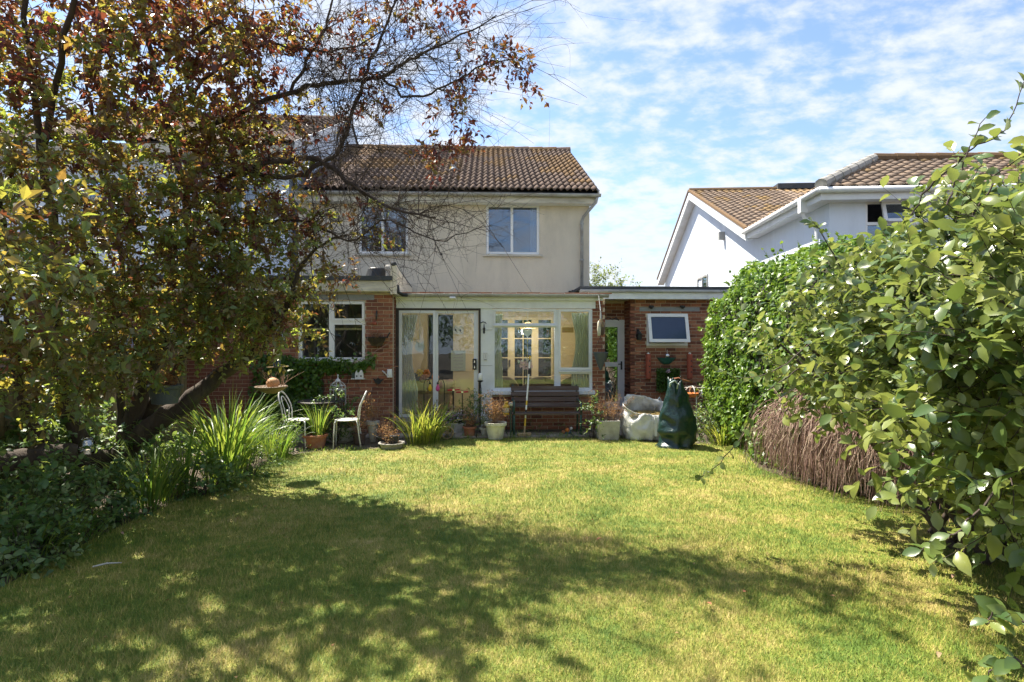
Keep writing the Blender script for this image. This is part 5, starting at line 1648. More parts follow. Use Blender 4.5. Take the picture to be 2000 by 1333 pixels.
c = G(1318, 872)
t = thing('garden_waste_bag', 'tall dark green plastic bag standing on the lawn edge', 'bag', c)
def bf_(tt, z, a, j):
    ca, sa = math.cos(a), math.sin(a)
    H_ = 1.14
    wx = float(np.interp(tt, [0, .05, .3, .55, .8, 1], [.33, .28, .285, .24, .165, .105]))
    cx_ = .02 - .01 * tt + (.10 * (1 - tt)) * max(0, ca) * (tt > .06)
    w_ = .03 - abs(mnoise.noise(Vector((ca * 1.6, sa * 1.6, z * 4.2)))) * .10 + mnoise.noise(Vector((ca * 1.8 + z * 3, sa * 1.8, z * 11))) * .065 + mnoise.noise(Vector((ca * 8, sa * 8 + z * 6, z * 15))) * .018
    r = max(.04, wx + w_ * (1 if tt > .03 else 1.4) * (1 - .65 * tt))
    zz = z * H_ + (.04 * math.sin(a * 2 + 1) + .03 * math.sin(a * 5) if tt > .93 else 0)
    return (c.x + cx_ + ca * r, c.y + sa * r * .85, max(zz, 0.004))
vs, fs = shell([i / 26 for i in range(27)], 56, bf_)
bo = MB().add(vs, fs).build('bag_body', M['tarp'], t, smooth=True)
md = bo.modifiers.new('thick', 'SOLIDIFY'); md.thickness = .004
top = Vector((c.x + .02, c.y, 1.12))
MB().tube([(top.x - .12, c.y - .05, 1.0), (top.x - .13, c.y - .1, 1.09), (top.x - .06, c.y - .12, 1.13), (top.x + .0, c.y - .1, 1.07), (top.x - .02, c.y - .11, .99)], .016, 5).build('tie', pmat('pale_green_tie', (.33, .40, .37), (.25, .31, .29), 8, .5, .3), t, smooth=True)
MB().tube([(top.x - .12, c.y + .06, 1.13), (top.x + .05, c.y + .02, 1.165), (top.x + .12, c.y + .02, 1.14), (top.x + .30, c.y + .05, 1.09)], [.014, .014, .013, .012], 6).build('handle_stick', M['terracotta'], t, smooth=True)

# wire plant stand with clay bowl behind the bag
c = G(1352, 850)
t = thing('wire_plant_stand', 'white wire plant stand holding an orange clay bowl behind green bag', 'plant stand', c)
z_ = P(1352, 770, c.y).z
MB().lathe([(.06, -.06), (.11, -.02), (.125, .02), (.115, .022), (.06, -.03)], (c.x, c.y, z_), 18).build('clay_bowl', M['orange'], t, smooth=True)
for k in range(4):
    a = k * math.pi / 2 + .4
    MB().tube([(c.x + .13 * math.cos(a), c.y + .13 * math.sin(a), 0), (c.x + .11 * math.cos(a), c.y + .11 * math.sin(a), z_ - .05)], .009, 6).build('leg', M['white_metal'], t)
n = 12
MB().tube([(c.x - .14 * math.cos(math.pi * i / n), c.y, z_ + .02 + .13 * math.sin(math.pi * i / n)) for i in range(n + 1)], .008, 6).tube([(c.x, c.y - .14 * math.cos(math.pi * i / n), z_ + .02 + .13 * math.sin(math.pi * i / n)) for i in range(n + 1)], .008, 6).build('hoop', M['white_metal'], t)
c2 = P(1372, 763, c.y + .1)
t = thing('glass_drop', 'silver glass drop ornament hanging beside the orange clay bowl', 'ornament', (c2.x, c2.y, c2.z - .15))
MB().lathe([(.008, -.15), (.035, -.12), (.045, -.08), (.03, -.03), (.01, .02)], c2, 14).build('drop', M['silver'], t, smooth=True)
MB().tube([(c2.x - .35, c2.y, c2.z + .06), (c2.x, c2.y, c2.z + .05), (c2.x + .28, c2.y, c2.z + .07)], .008, 5).tube([(c2.x, c2.y, c2.z + .05), (c2.x, c2.y, c2.z + .01)], .003, 4).tube([(c2.x + .28, c2.y, c2.z + .07), (c2.x + .28, c2.y, 0)], .008, 5).build('rod', M['white_metal'], t)

# ------------------------------------------------------------------ things on the walls
def wt(name, label, cat_, px, py, Y, dz=0):
    o = P(px, py, Y)
    return o, thing(name, label, cat_, (o.x, o.y, o.z - dz))
o, t = wt('wall_trough', 'black iron half-basket planter on brick wall right of kitchen window', 'wall basket', 737, 668, 11.19, .1)
bk = MB()
for k in range(9):
    x = o.x - .19 + k * .0475
    s_ = 1 - abs(k - 4) / 4 * .45
    bk.tube([(x, 11.18, o.z + .08), (x * .98 + o.x * .02, 11.02, o.z + .08), (o.x + (x - o.x) * .8, 11.04, o.z + .08 - .10 * s_), (o.x + (x - o.x) * .6, 11.18, o.z + .08 - .19 * s_)], .006, 5)
bk.tube([(o.x - .21, 11.18, o.z + .08), (o.x - .19, 11.02, o.z + .085), (o.x + .19, 11.02, o.z + .085), (o.x + .21, 11.18, o.z + .08)], .009, 6)
bk.build('bars', M['black'], t)
MB().add([(o.x - .17, 11.03, o.z + .075), (o.x + .17, 11.03, o.z + .075), (o.x + .17, 11.175, o.z + .075), (o.x - .17, 11.175, o.z + .075), (o.x - .09, 11.1, o.z - .08), (o.x + .09, 11.1, o.z - .08), (o.x + .09, 11.175, o.z - .09), (o.x - .09, 11.175, o.z - .09)],
         [(3, 2, 1, 0), (4, 5, 6, 7), (0, 1, 5, 4), (1, 2, 6, 5), (2, 3, 7, 6), (3, 0, 4, 7)]).build('liner', M['soil'], t)
MB().tube([(o.x + .19, 11.15, o.z + .08), (o.x + .24, 11.14, o.z + .16), (o.x + .26, 11.14, o.z + .18)], .016, 6).build('bracket', M['black'], t)
dry_top(t, (o.x, 11.1, 0), o.z + .07, 14, .12, 1.2, 3, .03, .12)
o, t = wt('wall_hook', 'small black iron hook with red ornament above the wall basket', 'wall ornament', 734, 620, 11.19, .15)
MB().tube([(o.x + .02, 11.18, o.z + .12), (o.x + .02, 11.16, o.z + .06), (o.x + .015, 11.15, o.z - .06)], [.012, .018, .012], 6).build('hook', M['black'], t, smooth=True)
MB().ball((o.x - .01, 11.15, o.z - .12), .035, 10).ball((o.x - .04, 11.15, o.z - .11), .025, 10).build('red_ornament', M['red_clay'], t, smooth=True)
o, t = wt('bird_houses', 'row of tiny white wooden cottages fixed on the kitchen brick wall', 'wall ornament', 701, 731, 11.19, .09)
for k, (dx_, w_, h_, m_) in enumerate(((-.09, .06, .12, 'green_iron'), (-.02, .07, .16, 'white'), (.06, .08, .17, 'white'))):
    MB().prism([(o.x + dx_ - w_ / 2, o.z - .08), (o.x + dx_ + w_ / 2, o.z - .08), (o.x + dx_ + w_ / 2, o.z - .08 + h_ * .65), (o.x + dx_, o.z - .08 + h_), (o.x + dx_ - w_ / 2, o.z - .08 + h_ * .65)], 11.10, 11.185).build('cottage', M[m_], t)
    MB().box(o.x + dx_ - .012, o.x + dx_ + .012, 11.092, 11.10, o.z - .05, o.z - .02).build('cottage_door', M['dark_trim'], t)
MB().box(o.x - .13, o.x + .12, 11.08, 11.185, o.z - .095, o.z - .081).build('shelf', M['white'], t)
o, t = wt('bird_silhouette', 'black metal bird silhouette on the kitchen brick wall', 'wall ornament', 739, 744, 11.18, .08)
MB().prism([(o.x - .1, o.z + .05), (o.x - .05, o.z + .02), (o.x, o.z + .06), (o.x + .04, o.z + .02), (o.x + .11, o.z + .03), (o.x + .06, o.z - .03), (o.x + .01, o.z - .07), (o.x - .05, o.z - .05)], 11.15, 11.175).build('body', M['black'], t)
o, t = wt('watering_can', 'small white enamel watering can hung on wall beside sliding door', 'watering can', 761, 729, 11.14, .09)
MB().lathe([(.052, -.085), (.054, -.08), (.048, .07), (.045, .075)], o, 16).build('body', M['white'], t, smooth=True)
MB().tube([(o.x - .045, o.y, o.z - .05), (o.x - .09, o.y, o.z + .0), (o.x - .14, o.y, o.z + .045)], [.014, .011, .012], 7).build('spout', M['white'], t, smooth=True)
MB().tube([(o.x - .02, o.y, o.z + .07), (o.x + .03, o.y, o.z + .13), (o.x + .16, o.y, o.z + .13)], .007, 6).tube([(o.x - .05, o.y, o.z - .09), (o.x - .1, o.y, o.z - .13), (o.x - .13, o.y, o.z - .15)], .007, 6).build('handle', M['terracotta'], t, smooth=True)
c = P(660, 748, 10.6)
t = thing('wire_lantern', 'white wire birdcage lantern standing behind the round table', 'lantern', (c.x, c.y, 0))
n = 10
cg = MB()
zb = .55
for k in range(8):
    a = k * math.pi / 4
    cg.tube([(c.x + .145 * math.cos(a), c.y + .145 * math.sin(a), zb - .15), (c.x + .145 * math.cos(a), c.y + .145 * math.sin(a), zb + .38)] + [(c.x + .145 * math.cos(a) * math.cos(math.pi / 2 * i / 6), c.y + .145 * math.sin(a) * math.cos(math.pi / 2 * i / 6), zb + .38 + .13 * math.sin(math.pi / 2 * i / 6)) for i in range(1, 7)], .005, 5)
for z in (zb - .15, zb + .36, zb + .43):
    r_ = .145 if z < zb + .4 else .11
    cg.tube([(c.x + r_ * math.cos(2 * math.pi * i / 20), c.y + r_ * math.sin(2 * math.pi * i / 20), z) for i in range(21)], .007, 5)
cg.build('cage', M['white_metal'], t)
MB().lathe([(.03, .0), (.055, .01), (.03, .05), (.012, .06), (.008, .10), (.015, .115), (.004, .14)], (c.x, c.y, zb + .50), 12).build('finial', M['white_metal'], t)
MB().tube([(c.x, c.y, 0), (c.x, c.y, zb - .15)], .015, 6).lathe([(.14, zb - .16), (.145, zb - .145)], (c.x, c.y, 0), 18).build('stand', M['black'], t)
# wall bits on the white pillar
o, t = wt('bell_bracket', 'black iron bracket with small hanging bell on the white pillar', 'bell', 945, 640, 11.5, .13)
MB().tube([(o.x - .06, 11.49, o.z + .09), (o.x - .02, 11.44, o.z + .11), (o.x + .03, 11.43, o.z + .10), (o.x + .05, 11.43, o.z + .07)], .010, 6).build('bracket', M['black'], t, smooth=True)
MB().lathe([(.006, -.13), (.022, -.10), (.018, -.05), (.03, -.03), (.012, .0), (.004, .08)], (o.x + .005, 11.44, o.z), 10).build('bell', M['black'], t, smooth=True)
o, t = wt('wall_thermometer', 'small white framed thermometer plate on the white pillar', 'thermometer', 948, 697, 11.5, .09)
MB().box(o.x - .037, o.x + .037, 11.488, 11.502, o.z - .085, o.z + .085).build('plate', M['white'], t, bevel=.006)
MB().box(o.x - .028, o.x + .028, 11.483, 11.488, o.z + .07, o.z + .074).box(o.x - .028, o.x + .028, 11.483, 11.488, o.z - .074, o.z - .05).box(o.x - .031, o.x - .027, 11.483, 11.488, o.z - .05, o.z + .07).box(o.x + .027, o.x + .031, 11.483, 11.488, o.z - .05, o.z + .07).box(o.x - .004, o.x + .004, 11.483, 11.488, o.z - .03, o.z + .05).build('scale', M['gutter'], t)
for px, py, Y, lab in ((668, 553, 11.0, 'small white floodlight under the kitchen flat roof edge'), (884, 583, 11.3, 'small white floodlight on the sun room gutter')):
    o, t = wt('floodlight', lab, 'floodlight', px, py, Y, .03)
    MB().obox(o, (1, 0, 0), (0, 1, -.4), (0, .4, 1), .06, .04, .022).build('housing', M['white'], t, bevel=.01)
    MB().tube([(o.x, o.y + .02, o.z + .02), (o.x, o.y + .09, o.z + .05)], .012, 6).build('arm', M['white'], t)
o, t = wt('bucket', 'upturned black bucket standing on the kitchen flat roof', 'bucket', 736, 527, 11.9, .0)
o.z = 3.05
t.location.z = 3.05; WM[t] = Matrix.Translation(Vector((o.x, o.y, o.z)))
MB().lathe([(.24, .0), (.25, .02), (.24, .03), (.18, .24), (.16, .26), (.01, .262)], o, 20).build('body', M['black'], t, smooth=False)
o, t = wt('roof_pot', 'grey round chimney-shaped cap beside the bucket on kitchen roof', 'cap', 761, 523, 11.7, .0)
o.z = 3.05
t.location.z = 3.05; WM[t] = Matrix.Translation(Vector((o.x, o.y, o.z)))
MB().lathe([(.08, 0), (.08, .18), (.10, .20), (.10, .26), (.07, .30), (.01, .31)], o, 14).build('body', M['concrete'], t)
# hanging things at the pier
o, t = wt('hanging_cone_basket', 'dark grey cone hanging basket on chains before brick pier', 'hanging basket', 1173, 700, 11.1, .2)
MB().lathe([(.01, -.24), (.02, -.235), (.15, .10), (.155, .10), (.155, .12), (.145, .12), (.01, .11)], o, 20).build('cone', M['grey_plastic'], t)
hook = Vector((o.x, o.y, 2.12))
ch = MB()
for k in range(3):
    a = k * 2.09 + .5
    ch.tube([(o.x + .15 * math.cos(a), o.y + .15 * math.sin(a), o.z + .12), (hook.x, hook.y, o.z + .42)], .004, 4)
ch.tube([(o.x, o.y, o.z + .42), (o.x, o.y, 2.62), (o.x, o.y + .2, 2.70)], .005, 4)
ch.build('chains', M['black'], t)
o, t = wt('shell_chime', 'white and brown shell wind chime hanging from the gutter corner', 'wind chime', 1173, 637, 11.0, .18)
MB().lathe([(.01, -.20), (.035, -.18), (.042, -.05), (.035, .06), (.012, .10)], (o.x - .03, o.y, o.z), 12, .9).build('shell', M['white_pot'], t, smooth=True)
MB().lathe([(.01, -.19), (.04, -.15), (.05, -.03), (.04, .06), (.012, .10)], (o.x + .04, o.y + .03, o.z), 12).build('husk', M['bench_wood'], t, smooth=True)
fr_ = MB()
for k in range(10):
    a = k * .63
    fr_.tube([(o.x + .02 * math.cos(a), o.y + .02 * math.sin(a), o.z + .13), (o.x + .05 * math.cos(a), o.y + .05 * math.sin(a), o.z + .07), (o.x + .06 * math.cos(a), o.y + .06 * math.sin(a), o.z - .02)], .006, 4)
fr_.build('fringe', M['tan_wood'], t)
MB().tube([(o.x, o.y, o.z + .1), (o.x + .005, o.y, o.z + .17), (o.x, o.y, o.z + .3), (o.x, o.y + .2, 2.70)], [.018, .022, .01, .006], 6).build('chain', M['gutter'], t)
o, t = wt('iron_bracket', 'curly black iron bracket on the brick above the glazed door', 'bracket', 1196, 624, 12.2, .08)
MB().tube([(o.x - .18, 12.2, o.z), (o.x - .08, 12.2, o.z + .04), (o.x, 12.2, o.z - .01), (o.x + .08, 12.2, o.z + .04), (o.x + .14, 12.2, o.z - .02), (o.x + .14, 12.55, o.z + .03), (o.x + .14, 12.8, o.z + .03)], .010, 6).build('scroll', M['black'], t, smooth=True)
# lantern, clay tubes, bowl planter on the side extension
o, t = wt('wall_lantern', 'black wall lantern on the brick between door and open window', 'lantern', 1248, 655, 12.2, .12)
MB().box(o.x - .03, o.x + .03, 12.27, 12.298, o.z + .02, o.z + .14).tube([(o.x, 12.28, o.z + .1), (o.x, 12.22, o.z + .12), (o.x, 12.19, o.z + .06)], .010, 6).build('bracket', M['black'], t)
MB().lathe([(.03, -.11), (.055, -.10), (.065, .02), (.075, .03), (.03, .07), (.008, .09)], (o.x, 12.19, o.z), 6).build('lamp_body', M['black'], t)
for px, lab in ((1266, 'red clay wall tube planter with round holes, left of the green bowl'), (1347, 'red clay wall tube planter with round holes, right of the green bowl')):
    o = P(px, 716, 12.24)
    t = thing('clay_wall_planter', lab, 'wall planter', (o.x, o.y, o.z - .27), 0, 'clay wall planters')
    b_ = MB().lathe([(.055, -.27), (.06, -.26), (.06, .25), (.05, .27), (.045, .27), (.045, .2), (.005, .2)], o, 14).build('tube', M['red_clay'], t)
    for k in range(3):
        MB().tube([(o.x + .015, o.y - .064, o.z - .12 + k * .12), (o.x + .015, o.y - .05, o.z - .12 + k * .12)], .017, 10).build('hole', M['dark_trim'], t)
    MB().ball((o.x, o.y, o.z + .275), .03, 10).build('finial', M['white'], t)
o, t = wt('wall_fountain_bowl', 'verdigris green shell bowl with silver ball on the brick wall', 'wall bowl', 1303, 706, 12.2, .1)
mb = MB()
n = 24
vs, fs = [], []
for i in range(6):
    v = i / 5
    for j in range(n + 1):
        a = math.pi * j / n
        r = (.06 + .15 * v ** .7) * (1 + .04 * math.sin(a * 12))
        vs.append((o.x - r * math.cos(a), 12.29 - r * math.sin(a) * .9, o.z - .07 + .15 * v))
for i in range(5):
    for j in range(n):
        fs.append((i * (n + 1) + j, i * (n + 1) + j + 1, (i + 1) * (n + 1) + j + 1, (i + 1) * (n + 1) + j))
fs.append(tuple(range(n, -1, -1)))
b_ = MB().add(vs, fs).build('bowl', M['verdigris'], t, smooth=True)
MB().ball((o.x, 12.2, o.z + .12), .055, 16).build('ball', M['silver'], t, smooth=True)
MB().tube([(o.x, 12.2, o.z + .16), (o.x, 12.2, o.z + .25)], .006, 5).build('spike', M['white_metal'], t)
o = P(1305, 738, 12.15)
t = thing('hanging_foliage_panel', 'dark green leafy square panel with pink flower below the green bowl', 'plant', (o.x, o.y, o.z - .25))
MB().box(o.x - .22, o.x + .22, 12.2, 12.27, o.z - .28, o.z + .16).build('backing', M['soil'], t)
n = 1500
pos = np.stack([o.x + rng.uniform(-.25, .25, n), 12.16 + rng.uniform(-.03, .03, n), o.z + rng.uniform(-.3, .2, n)], 1)
leaves_obj('foliage', leafset(pos, rng.normal(size=(n, 3)) + np.array((0, -.4, -.4)), rng.normal(size=(n, 3)) * .5 + np.array((0, -1, .5)), .03 + .02 * rng.random(n), .7, rng.random(n) * .35), IVY, L_['ivy'], t)
q = P(1305, 726, 12.08)
n = 18
leaves_obj('flower', leafset(np.tile(np.array(q), (n, 1)) + rng.normal(size=(n, 3)) * .012, rng.normal(size=(n, 3)), rng.normal(size=(n, 3)) + np.array((0, -1, 0)), np.full(n, .04), .9, np.full(n, .75)), LEAF4, L_['flower'], t)
#@@PLANTS
# ------------------------------------------------------------------ the big purple-leaved plum tree
def smooth_line(pts, sub=5, jit=0.0):
    pts = [np.array(p, float) for p in pts]
    out_ = []
    n = len(pts)
    for i in range(n - 1):
        p0, p1, p2, p3 = pts[max(i - 1, 0)], pts[i], pts[i + 1], pts[min(i + 2, n - 1)]
        for k in range(sub):
            t = k / sub
            q = 0.5 * ((2 * p1) + (-p0 + p2) * t + (2 * p0 - 5 * p1 + 4 * p2 - p3) * t * t + (-p0 + 3 * p1 - 3 * p2 + p3) * t ** 3)
            if jit and (i or k):
                q[:3] += rng.normal(size=3) * jit
            out_.append(q)
    out_.append(pts[-1])
    out_ = np.array(out_)
    return out_[:, :3], np.maximum(out_[:, 3], .004)
def L3(*q):
    r_ = []
    for px, py, Y, rad in q:
        p = P(px, py, Y)
        r_.append((p.x, p.y, p.z, rad))
    return r_
base = G(215, 940)
tree = thing('plum_tree', 'large leaning plum tree with dark red and green leaves on the left', 'tree', base)
limbs = {
    'A': [(base.x, base.y, -.05, .19), (base.x + .05, base.y, .2, .16)] + L3((275, 850, 7.3, .13), (345, 800, 7.25, .115), (430, 735, 7.2, .09), (520, 660, 7.05, .055), (565, 590, 6.95, .034), (590, 520, 6.9, .022), (640, 470, 6.8, .014), (700, 455, 6.7, .008)),
    'B': L3((235, 890, 7.35, .12), (270, 780, 7.3, .095), (300, 705, 7.25, .088), (328, 655, 7.2, .085)),
    'C': L3((250, 860, 7.4, .09), (330, 740, 7.5, .065), (392, 640, 7.5, .055), (384, 530, 7.4, .052), (362, 400, 7.2, .046), (330, 260, 7.0, .038), (292, 110, 6.8, .03), (265, -60, 6.6, .02), (250, -250, 6.4, .01)),
    'D': L3((190, 920, 7.3, .11), (130, 800, 7.0, .075), (108, 640, 6.7, .058), (108, 480, 6.5, .048), (82, 300, 6.2, .036), (58, 110, 6.0, .028), (40, -90, 5.8, .02), (60, -330, 5.6, .015)),
    'E': L3((180, 925, 7.2, .07), (60, 820, 6.6, .05), (20, 640, 6.2, .042), (8, 470, 6.0, .036), (-20, 300, 5.7, .03), (-60, 60, 5.4, .02)),
    'F': L3((215, 900, 7.4, .13), (110, 885, 6.8, .12), (0, 905, 6.1, .11), (-120, 900, 5.6, .08)),
    'K': L3((235, 830, 7.3, .05), (236, 740, 7.25, .042), (228, 640, 7.2, .036), (240, 540, 7.1, .03), (220, 420, 7.0, .025), (190, 300, 6.8, .02), (170, 150, 6.6, .014), (160, 0, 6.4, .01)),
    'Gb': L3((364, 410, 7.2, .036), (450, 345, 6.9, .032), (545, 314, 6.7, .030), (625, 314, 6.6, .027), (690, 365, 6.5, .024), (760, 405, 6.4, .018), (850, 425, 6.3, .010)),
    'H': L3((332, 270, 7.0, .034), (440, 232, 6.8, .030), (545, 187, 6.6, .027), (636, 163, 6.5, .024), (742, 148, 6.4, .020), (800, 118, 6.3, .016), (880, 80, 6.2, .011), (970, 30, 6.1, .006)),
    'I': L3((742, 148, 6.4, .016), (800, 190, 6.3, .013), (870, 170, 6.2, .011), (930, 135, 6.1, .009), (990, 118, 6.0, .006), (1035, 145, 5.95, .004)),
    'Q': L3((470, 335, 6.85, .024), (560, 345, 6.7, .026), (640, 315, 6.6, .026), (668, 275, 6.55, .026), (695, 200, 6.5, .022), (735, 95, 6.4, .017), (785, -30, 6.3, .010)),
    'V': L3((770, 5, 6.33, .013), (860, -130, 6.4, .012), (960, -200, 6.5, .010), (1090, -230, 6.5, .007)),
    'T': L3((520, 440, 7.0, .018), (600, 430, 6.8, .016), (680, 470, 6.6, .013), (760, 430, 6.45, .010), (850, 470, 6.3, .007), (945, 440, 6.2, .004)),
    'U': L3((330, 240, 7.0, .022), (420, 140, 6.8, .018), (520, 90, 6.6, .015), (640, 100, 6.45, .011), (760, 60, 6.3, .007)),
    'J': L3((560, 184, 6.6, .02), (600, 120, 6.5, .017), (640, 40, 6.4, .013), (665, -50, 6.3, .008)),
    'N': L3((300, 130, 6.8, .025), (400, 60, 6.4, .02), (500, -30, 6.0, .015), (600, -140, 5.6, .01)),
    'O': L3((84, 310, 6.2, .035), (120, 120, 5.6, .028), (180, -120, 5.0, .02), (260, -420, 4.4, .012)),
}
ll = []
for k, q in limbs.items():
    ll.append(smooth_line(q, 5, .012))
tubes_obj('trunk', [l for i, l in enumerate(ll) if i < 7], M['bark'], tree, 10)
tubes_obj('limbs', [l for i, l in enumerate(ll) if i >= 7], M['twig'], tree, 8)
twigs = []
def sprout(line, n, tmin, length, updir, curl, depth=2, r=.005):
    pts, rad = line
    m = len(pts)
    for _ in range(n):
        i = int((tmin + (1 - tmin) * rng.random()) * (m - 1))
        p = pts[i]
        d = norm((rand_unit(1) + np.array(updir)))[0]
        L = length * (.45 + .8 * rng.random())
        bend = rng.normal(size=3) * curl
        ts = np.linspace(0, 1, 7)
        q = p + L * (ts[:, None] * d + (ts ** 2)[:, None] * bend + (ts ** 3)[:, None] * rng.normal(size=3) * curl * .5)
        rr = min(r, rad[i] * .6) if depth == 2 else r
        tw = (q, np.linspace(1, .3, 7) * rr)
        twigs.append(tw)
        if depth > 0:
            sprout(tw, 4 if depth == 2 else 3, .25, L * .55, updir, curl * 1.2, depth - 1, rr * .62)
idx = list(limbs)
for k, n, tm, L in (('A', 18, .6, .8), ('Gb', 46, .25, .85), ('H', 62, .25, .9), ('I', 14, .2, .4), ('J', 24, .1, .7), ('Q', 44, .3, .9), ('T', 40, .2, .6), ('U', 30, .3, .8), ('C', 14, .3, .7), ('D', 10, .3, .7), ('N', 10, .2, .7), ('K', 8, .3, .5)):
    sprout(ll[idx.index(k)], n, tm, L, (.45, 0, .05), .60, 2, .0062)
stuffpart(tubes_obj('twigs', twigs, M['twig'], tree, 3))
def we(px, py, Y, r):
    p = P(px, py, Y)
    return ((p.x, p.y, p.z), r if hasattr(r, '__len__') else (r, r, r))
sets, lns = [], []
def add(*a, **k):
    s_, l_ = branchlets(*a, **k)
    sets.append(s_); lns.extend(l_)
# body of the crown
add([((-4.7, 6.1, 3.5), (1.5, 1.4, 1.5)), ((-3.55, 6.7, 3.3), (1.15, 1.1, 1.25))], 760, 21, .30, .086, .52, .15, .6, 1.1, (.3, 1.0), .25)
add([((-4.0, 6.1, 5.2), (1.9, 1.5, 1.0)), ((-2.9, 6.2, 4.9), (1.0, 1.1, .7))], 620, 21, .30, .082, .50, .15, .6, 1.1, (.0, .75), .25)
add([((-3.05, 6.8, 2.45), (.75, .8, .6)), ((-3.9, 6.6, 2.1), (1.0, .8, .55))], 420, 20, .29, .078, .52, .0, .6, 1.1, (.45, 1.0), .35)
add([((-4.3, 4.9, 2.5), (.85, .9, .95)), ((-4.9, 5.4, 2.0), (.9, .9, .75))], 330, 18, .30, .086, .55, .0, .6, 1.1, (.45, 1.0), .3)
add([((-3.55, 4.1, 2.5), (.7, .6, .65))], 75, 11, .34, .10, .55, .0, .6, 1.1, (.5, 1.0), .3)
add([((-2.85, 6.9, 3.55), (.65, .5, .85)), ((-3.3, 7.2, 4.2), (.9, .5, .6))], 240, 19, .28, .080, .52, .1, .6, 1.1, (.1, .9), .3)
add([((-3.1, 7.0, 1.95), (.75, .45, .32)), ((-2.5, 6.95, 2.05), (.4, .4, .3))], 120, 17, .28, .075, .52, -.1, .6, 1.1, (.4, 1.0), .4)
add([((-4.35, 6.0, 1.5), (.85, .65, .5))], 120, 17, .30, .085, .55, .0, .6, 1.1, (.5, 1.0), .3)
# overhead, out towards the lawn (above and left of the view; it shades the grass)
add([((-3.0, 5.0, 6.3), (1.7, 1.5, .9)), ((-4.6, 3.6, 4.6), (1.3, 1.6, 1.3)), ((-4.8, 2.0, 4.2), (1.3, 1.5, 1.2))], 140, 19, .30, .078, .52, .15, .6, 1.1, (.0, .6), .25)
add([((-2.5, 6.8, 2.35), (.45, .5, .45)), ((-2.3, 6.7, 3.0), (.4, .4, .45))], 90, 12, .3, .075, .52, .0, .6, 1.1, (.35, 1.0), .35)
add([((-.75, 6.6, 6.75), (1.0, .8, .45)), ((.45, 6.4, 7.1), (.8, .7, .4))], 105, 12, .34, .076, .52, .1, .7, 1.1, (.0, .6), .3)
# scattered clumps on the bare right-hand branches
cl = [(690, 40, 6.4), (640, 90, 6.5), (880, 12, 6.2), (820, 40, 6.2), (925, 120, 6.1), (985, 118, 6.0), (1025, 138, 5.95), (870, 195, 6.2), (905, 250, 6.2), (835, 300, 6.3), (875, 275, 6.2), (700, 120, 6.4), (760, 170, 6.4), (560, 60, 6.5), (600, 250, 6.6), (700, 215, 6.4), (610, 330, 6.6), (560, 400, 6.8), (640, 430, 6.7), (600, 470, 6.9), (560, 520, 6.9), (640, 545, 6.9), (690, 530, 6.8), (590, 585, 6.9), (540, 600, 6.9), (500, 430, 6.9), (520, 300, 6.8), (480, 240, 6.8), (760, 30, 6.3), (720, 470, 6.5), (700, 400, 6.5)]
for i, (px, py, Y) in enumerate(cl):
    big = py < 330 or px < 660
    add([we(px, py, Y, (.16, .2, .12) if px > 800 else (.2, .25, .17))], 13 if big else 6, 11, .20, .072, .48, .1, .7, 1.1, (.0, .45) if py < 380 else (.25, .85), .5)
al = cat(sets)
stuffpart(tubes_obj('branchlets', lns, M['twig'], tree, 3))
al = single_leaves(al, LEAF4, L_['plum'], tree, 300)
leaves_obj('crown', al, LEAF4, L_['plum'], tree)

# things hung in and set on the tree
o = P(329, 650, 7.2)
t = thing('trunk_cap', 'blue plastic cover tied over the sawn-off plum trunk', 'cover', (o.x, o.y, o.z - .05))
MB().obox((o.x, o.y, o.z + .02), (.9, 0, -.38), (0, 1, 0), (.38, 0, .9), .17, .13, .022).build('sheet', M['blue_tarp'], t, bevel=.015)
for px, py, Y, lab in ((258, 674, 6.6, 'pear-shaped clear glass bulb lantern hanging left of the sawn trunk'), (545, 662, 7.4, 'pear-shaped glass bulb lantern hanging near the kitchen window')):
    o = P(px, py, Y)
    t = thing('bulb_lantern', lab, 'lantern', (o.x, o.y, o.z - .12), 0, 'glass bulb lanterns in the tree')
    MB().lathe([(.012, -.125), (.06, -.105), (.083, -.05), (.078, .0), (.05, .06), (.03, .10), (.027, .13)], o, 18).build('glass', M['bulb'], t, smooth=True)
    MB().lathe([(.03, .125), (.032, .18), (.02, .19)], o, 12).build('screw_cap', M['white_pot'], t)
    MB().tube([(o.x, o.y, o.z + .19), (o.x + .01, o.y, o.z + .50)], .003, 4).build('cord', M['twig'], t)
    MB().lathe([(.012, -.08), (.03, -.06), (.02, .0), (.004, .02)], o, 10).build('filament', M['orange'], t, smooth=True)
o = P(322, 770, 6.9)
t = thing('hanging_pot', 'slate grey plastic planter hung against the leaning plum trunk', 'pot', (o.x, o.y, o.z - .11))
MB().lathe([(.11, -.115), (.135, -.11), (.17, .06), (.19, .065), (.195, .10), (.185, .11), (.175, .10), (.16, .06), (.01, .05)], o, 26).build('pot_body', M['grey_plastic'], t, smooth=False)
MB().lathe([(.155, .055), (.08, .075), (.01, .08)], o, 20).build('compost', M['soil'], t)
dry_top(t, (o.x, o.y, 0), o.z + .06, 18, .22, .8, 4, .05, .1, 'dry')
MB().tube([(o.x - .19, o.y, o.z + .09), (o.x - .1, o.y, o.z + .34), (o.x, o.y + .02, o.z + .6)], .004, 4).tube([(o.x + .19, o.y, o.z + .09), (o.x + .1, o.y, o.z + .34), (o.x, o.y + .02, o.z + .6)], .004, 4).build('hanger', M['black'], t)
o = P(170, 872, 6.5)
t = thing('glass_jar', 'clear glass tealight jar hung low by the dark trunk', 'jar', (o.x, o.y, o.z - .09))
MB().lathe([(.05, -.09), (.075, -.085), (.085, -.03), (.078, .04), (.06, .07), (.062, .09)], o, 18).build('glass', M['bulb'], t, smooth=True)
MB().lathe([(.03, -.08), (.03, -.04), (.004, -.03)], o, 10).build('candle', M['white'], t)
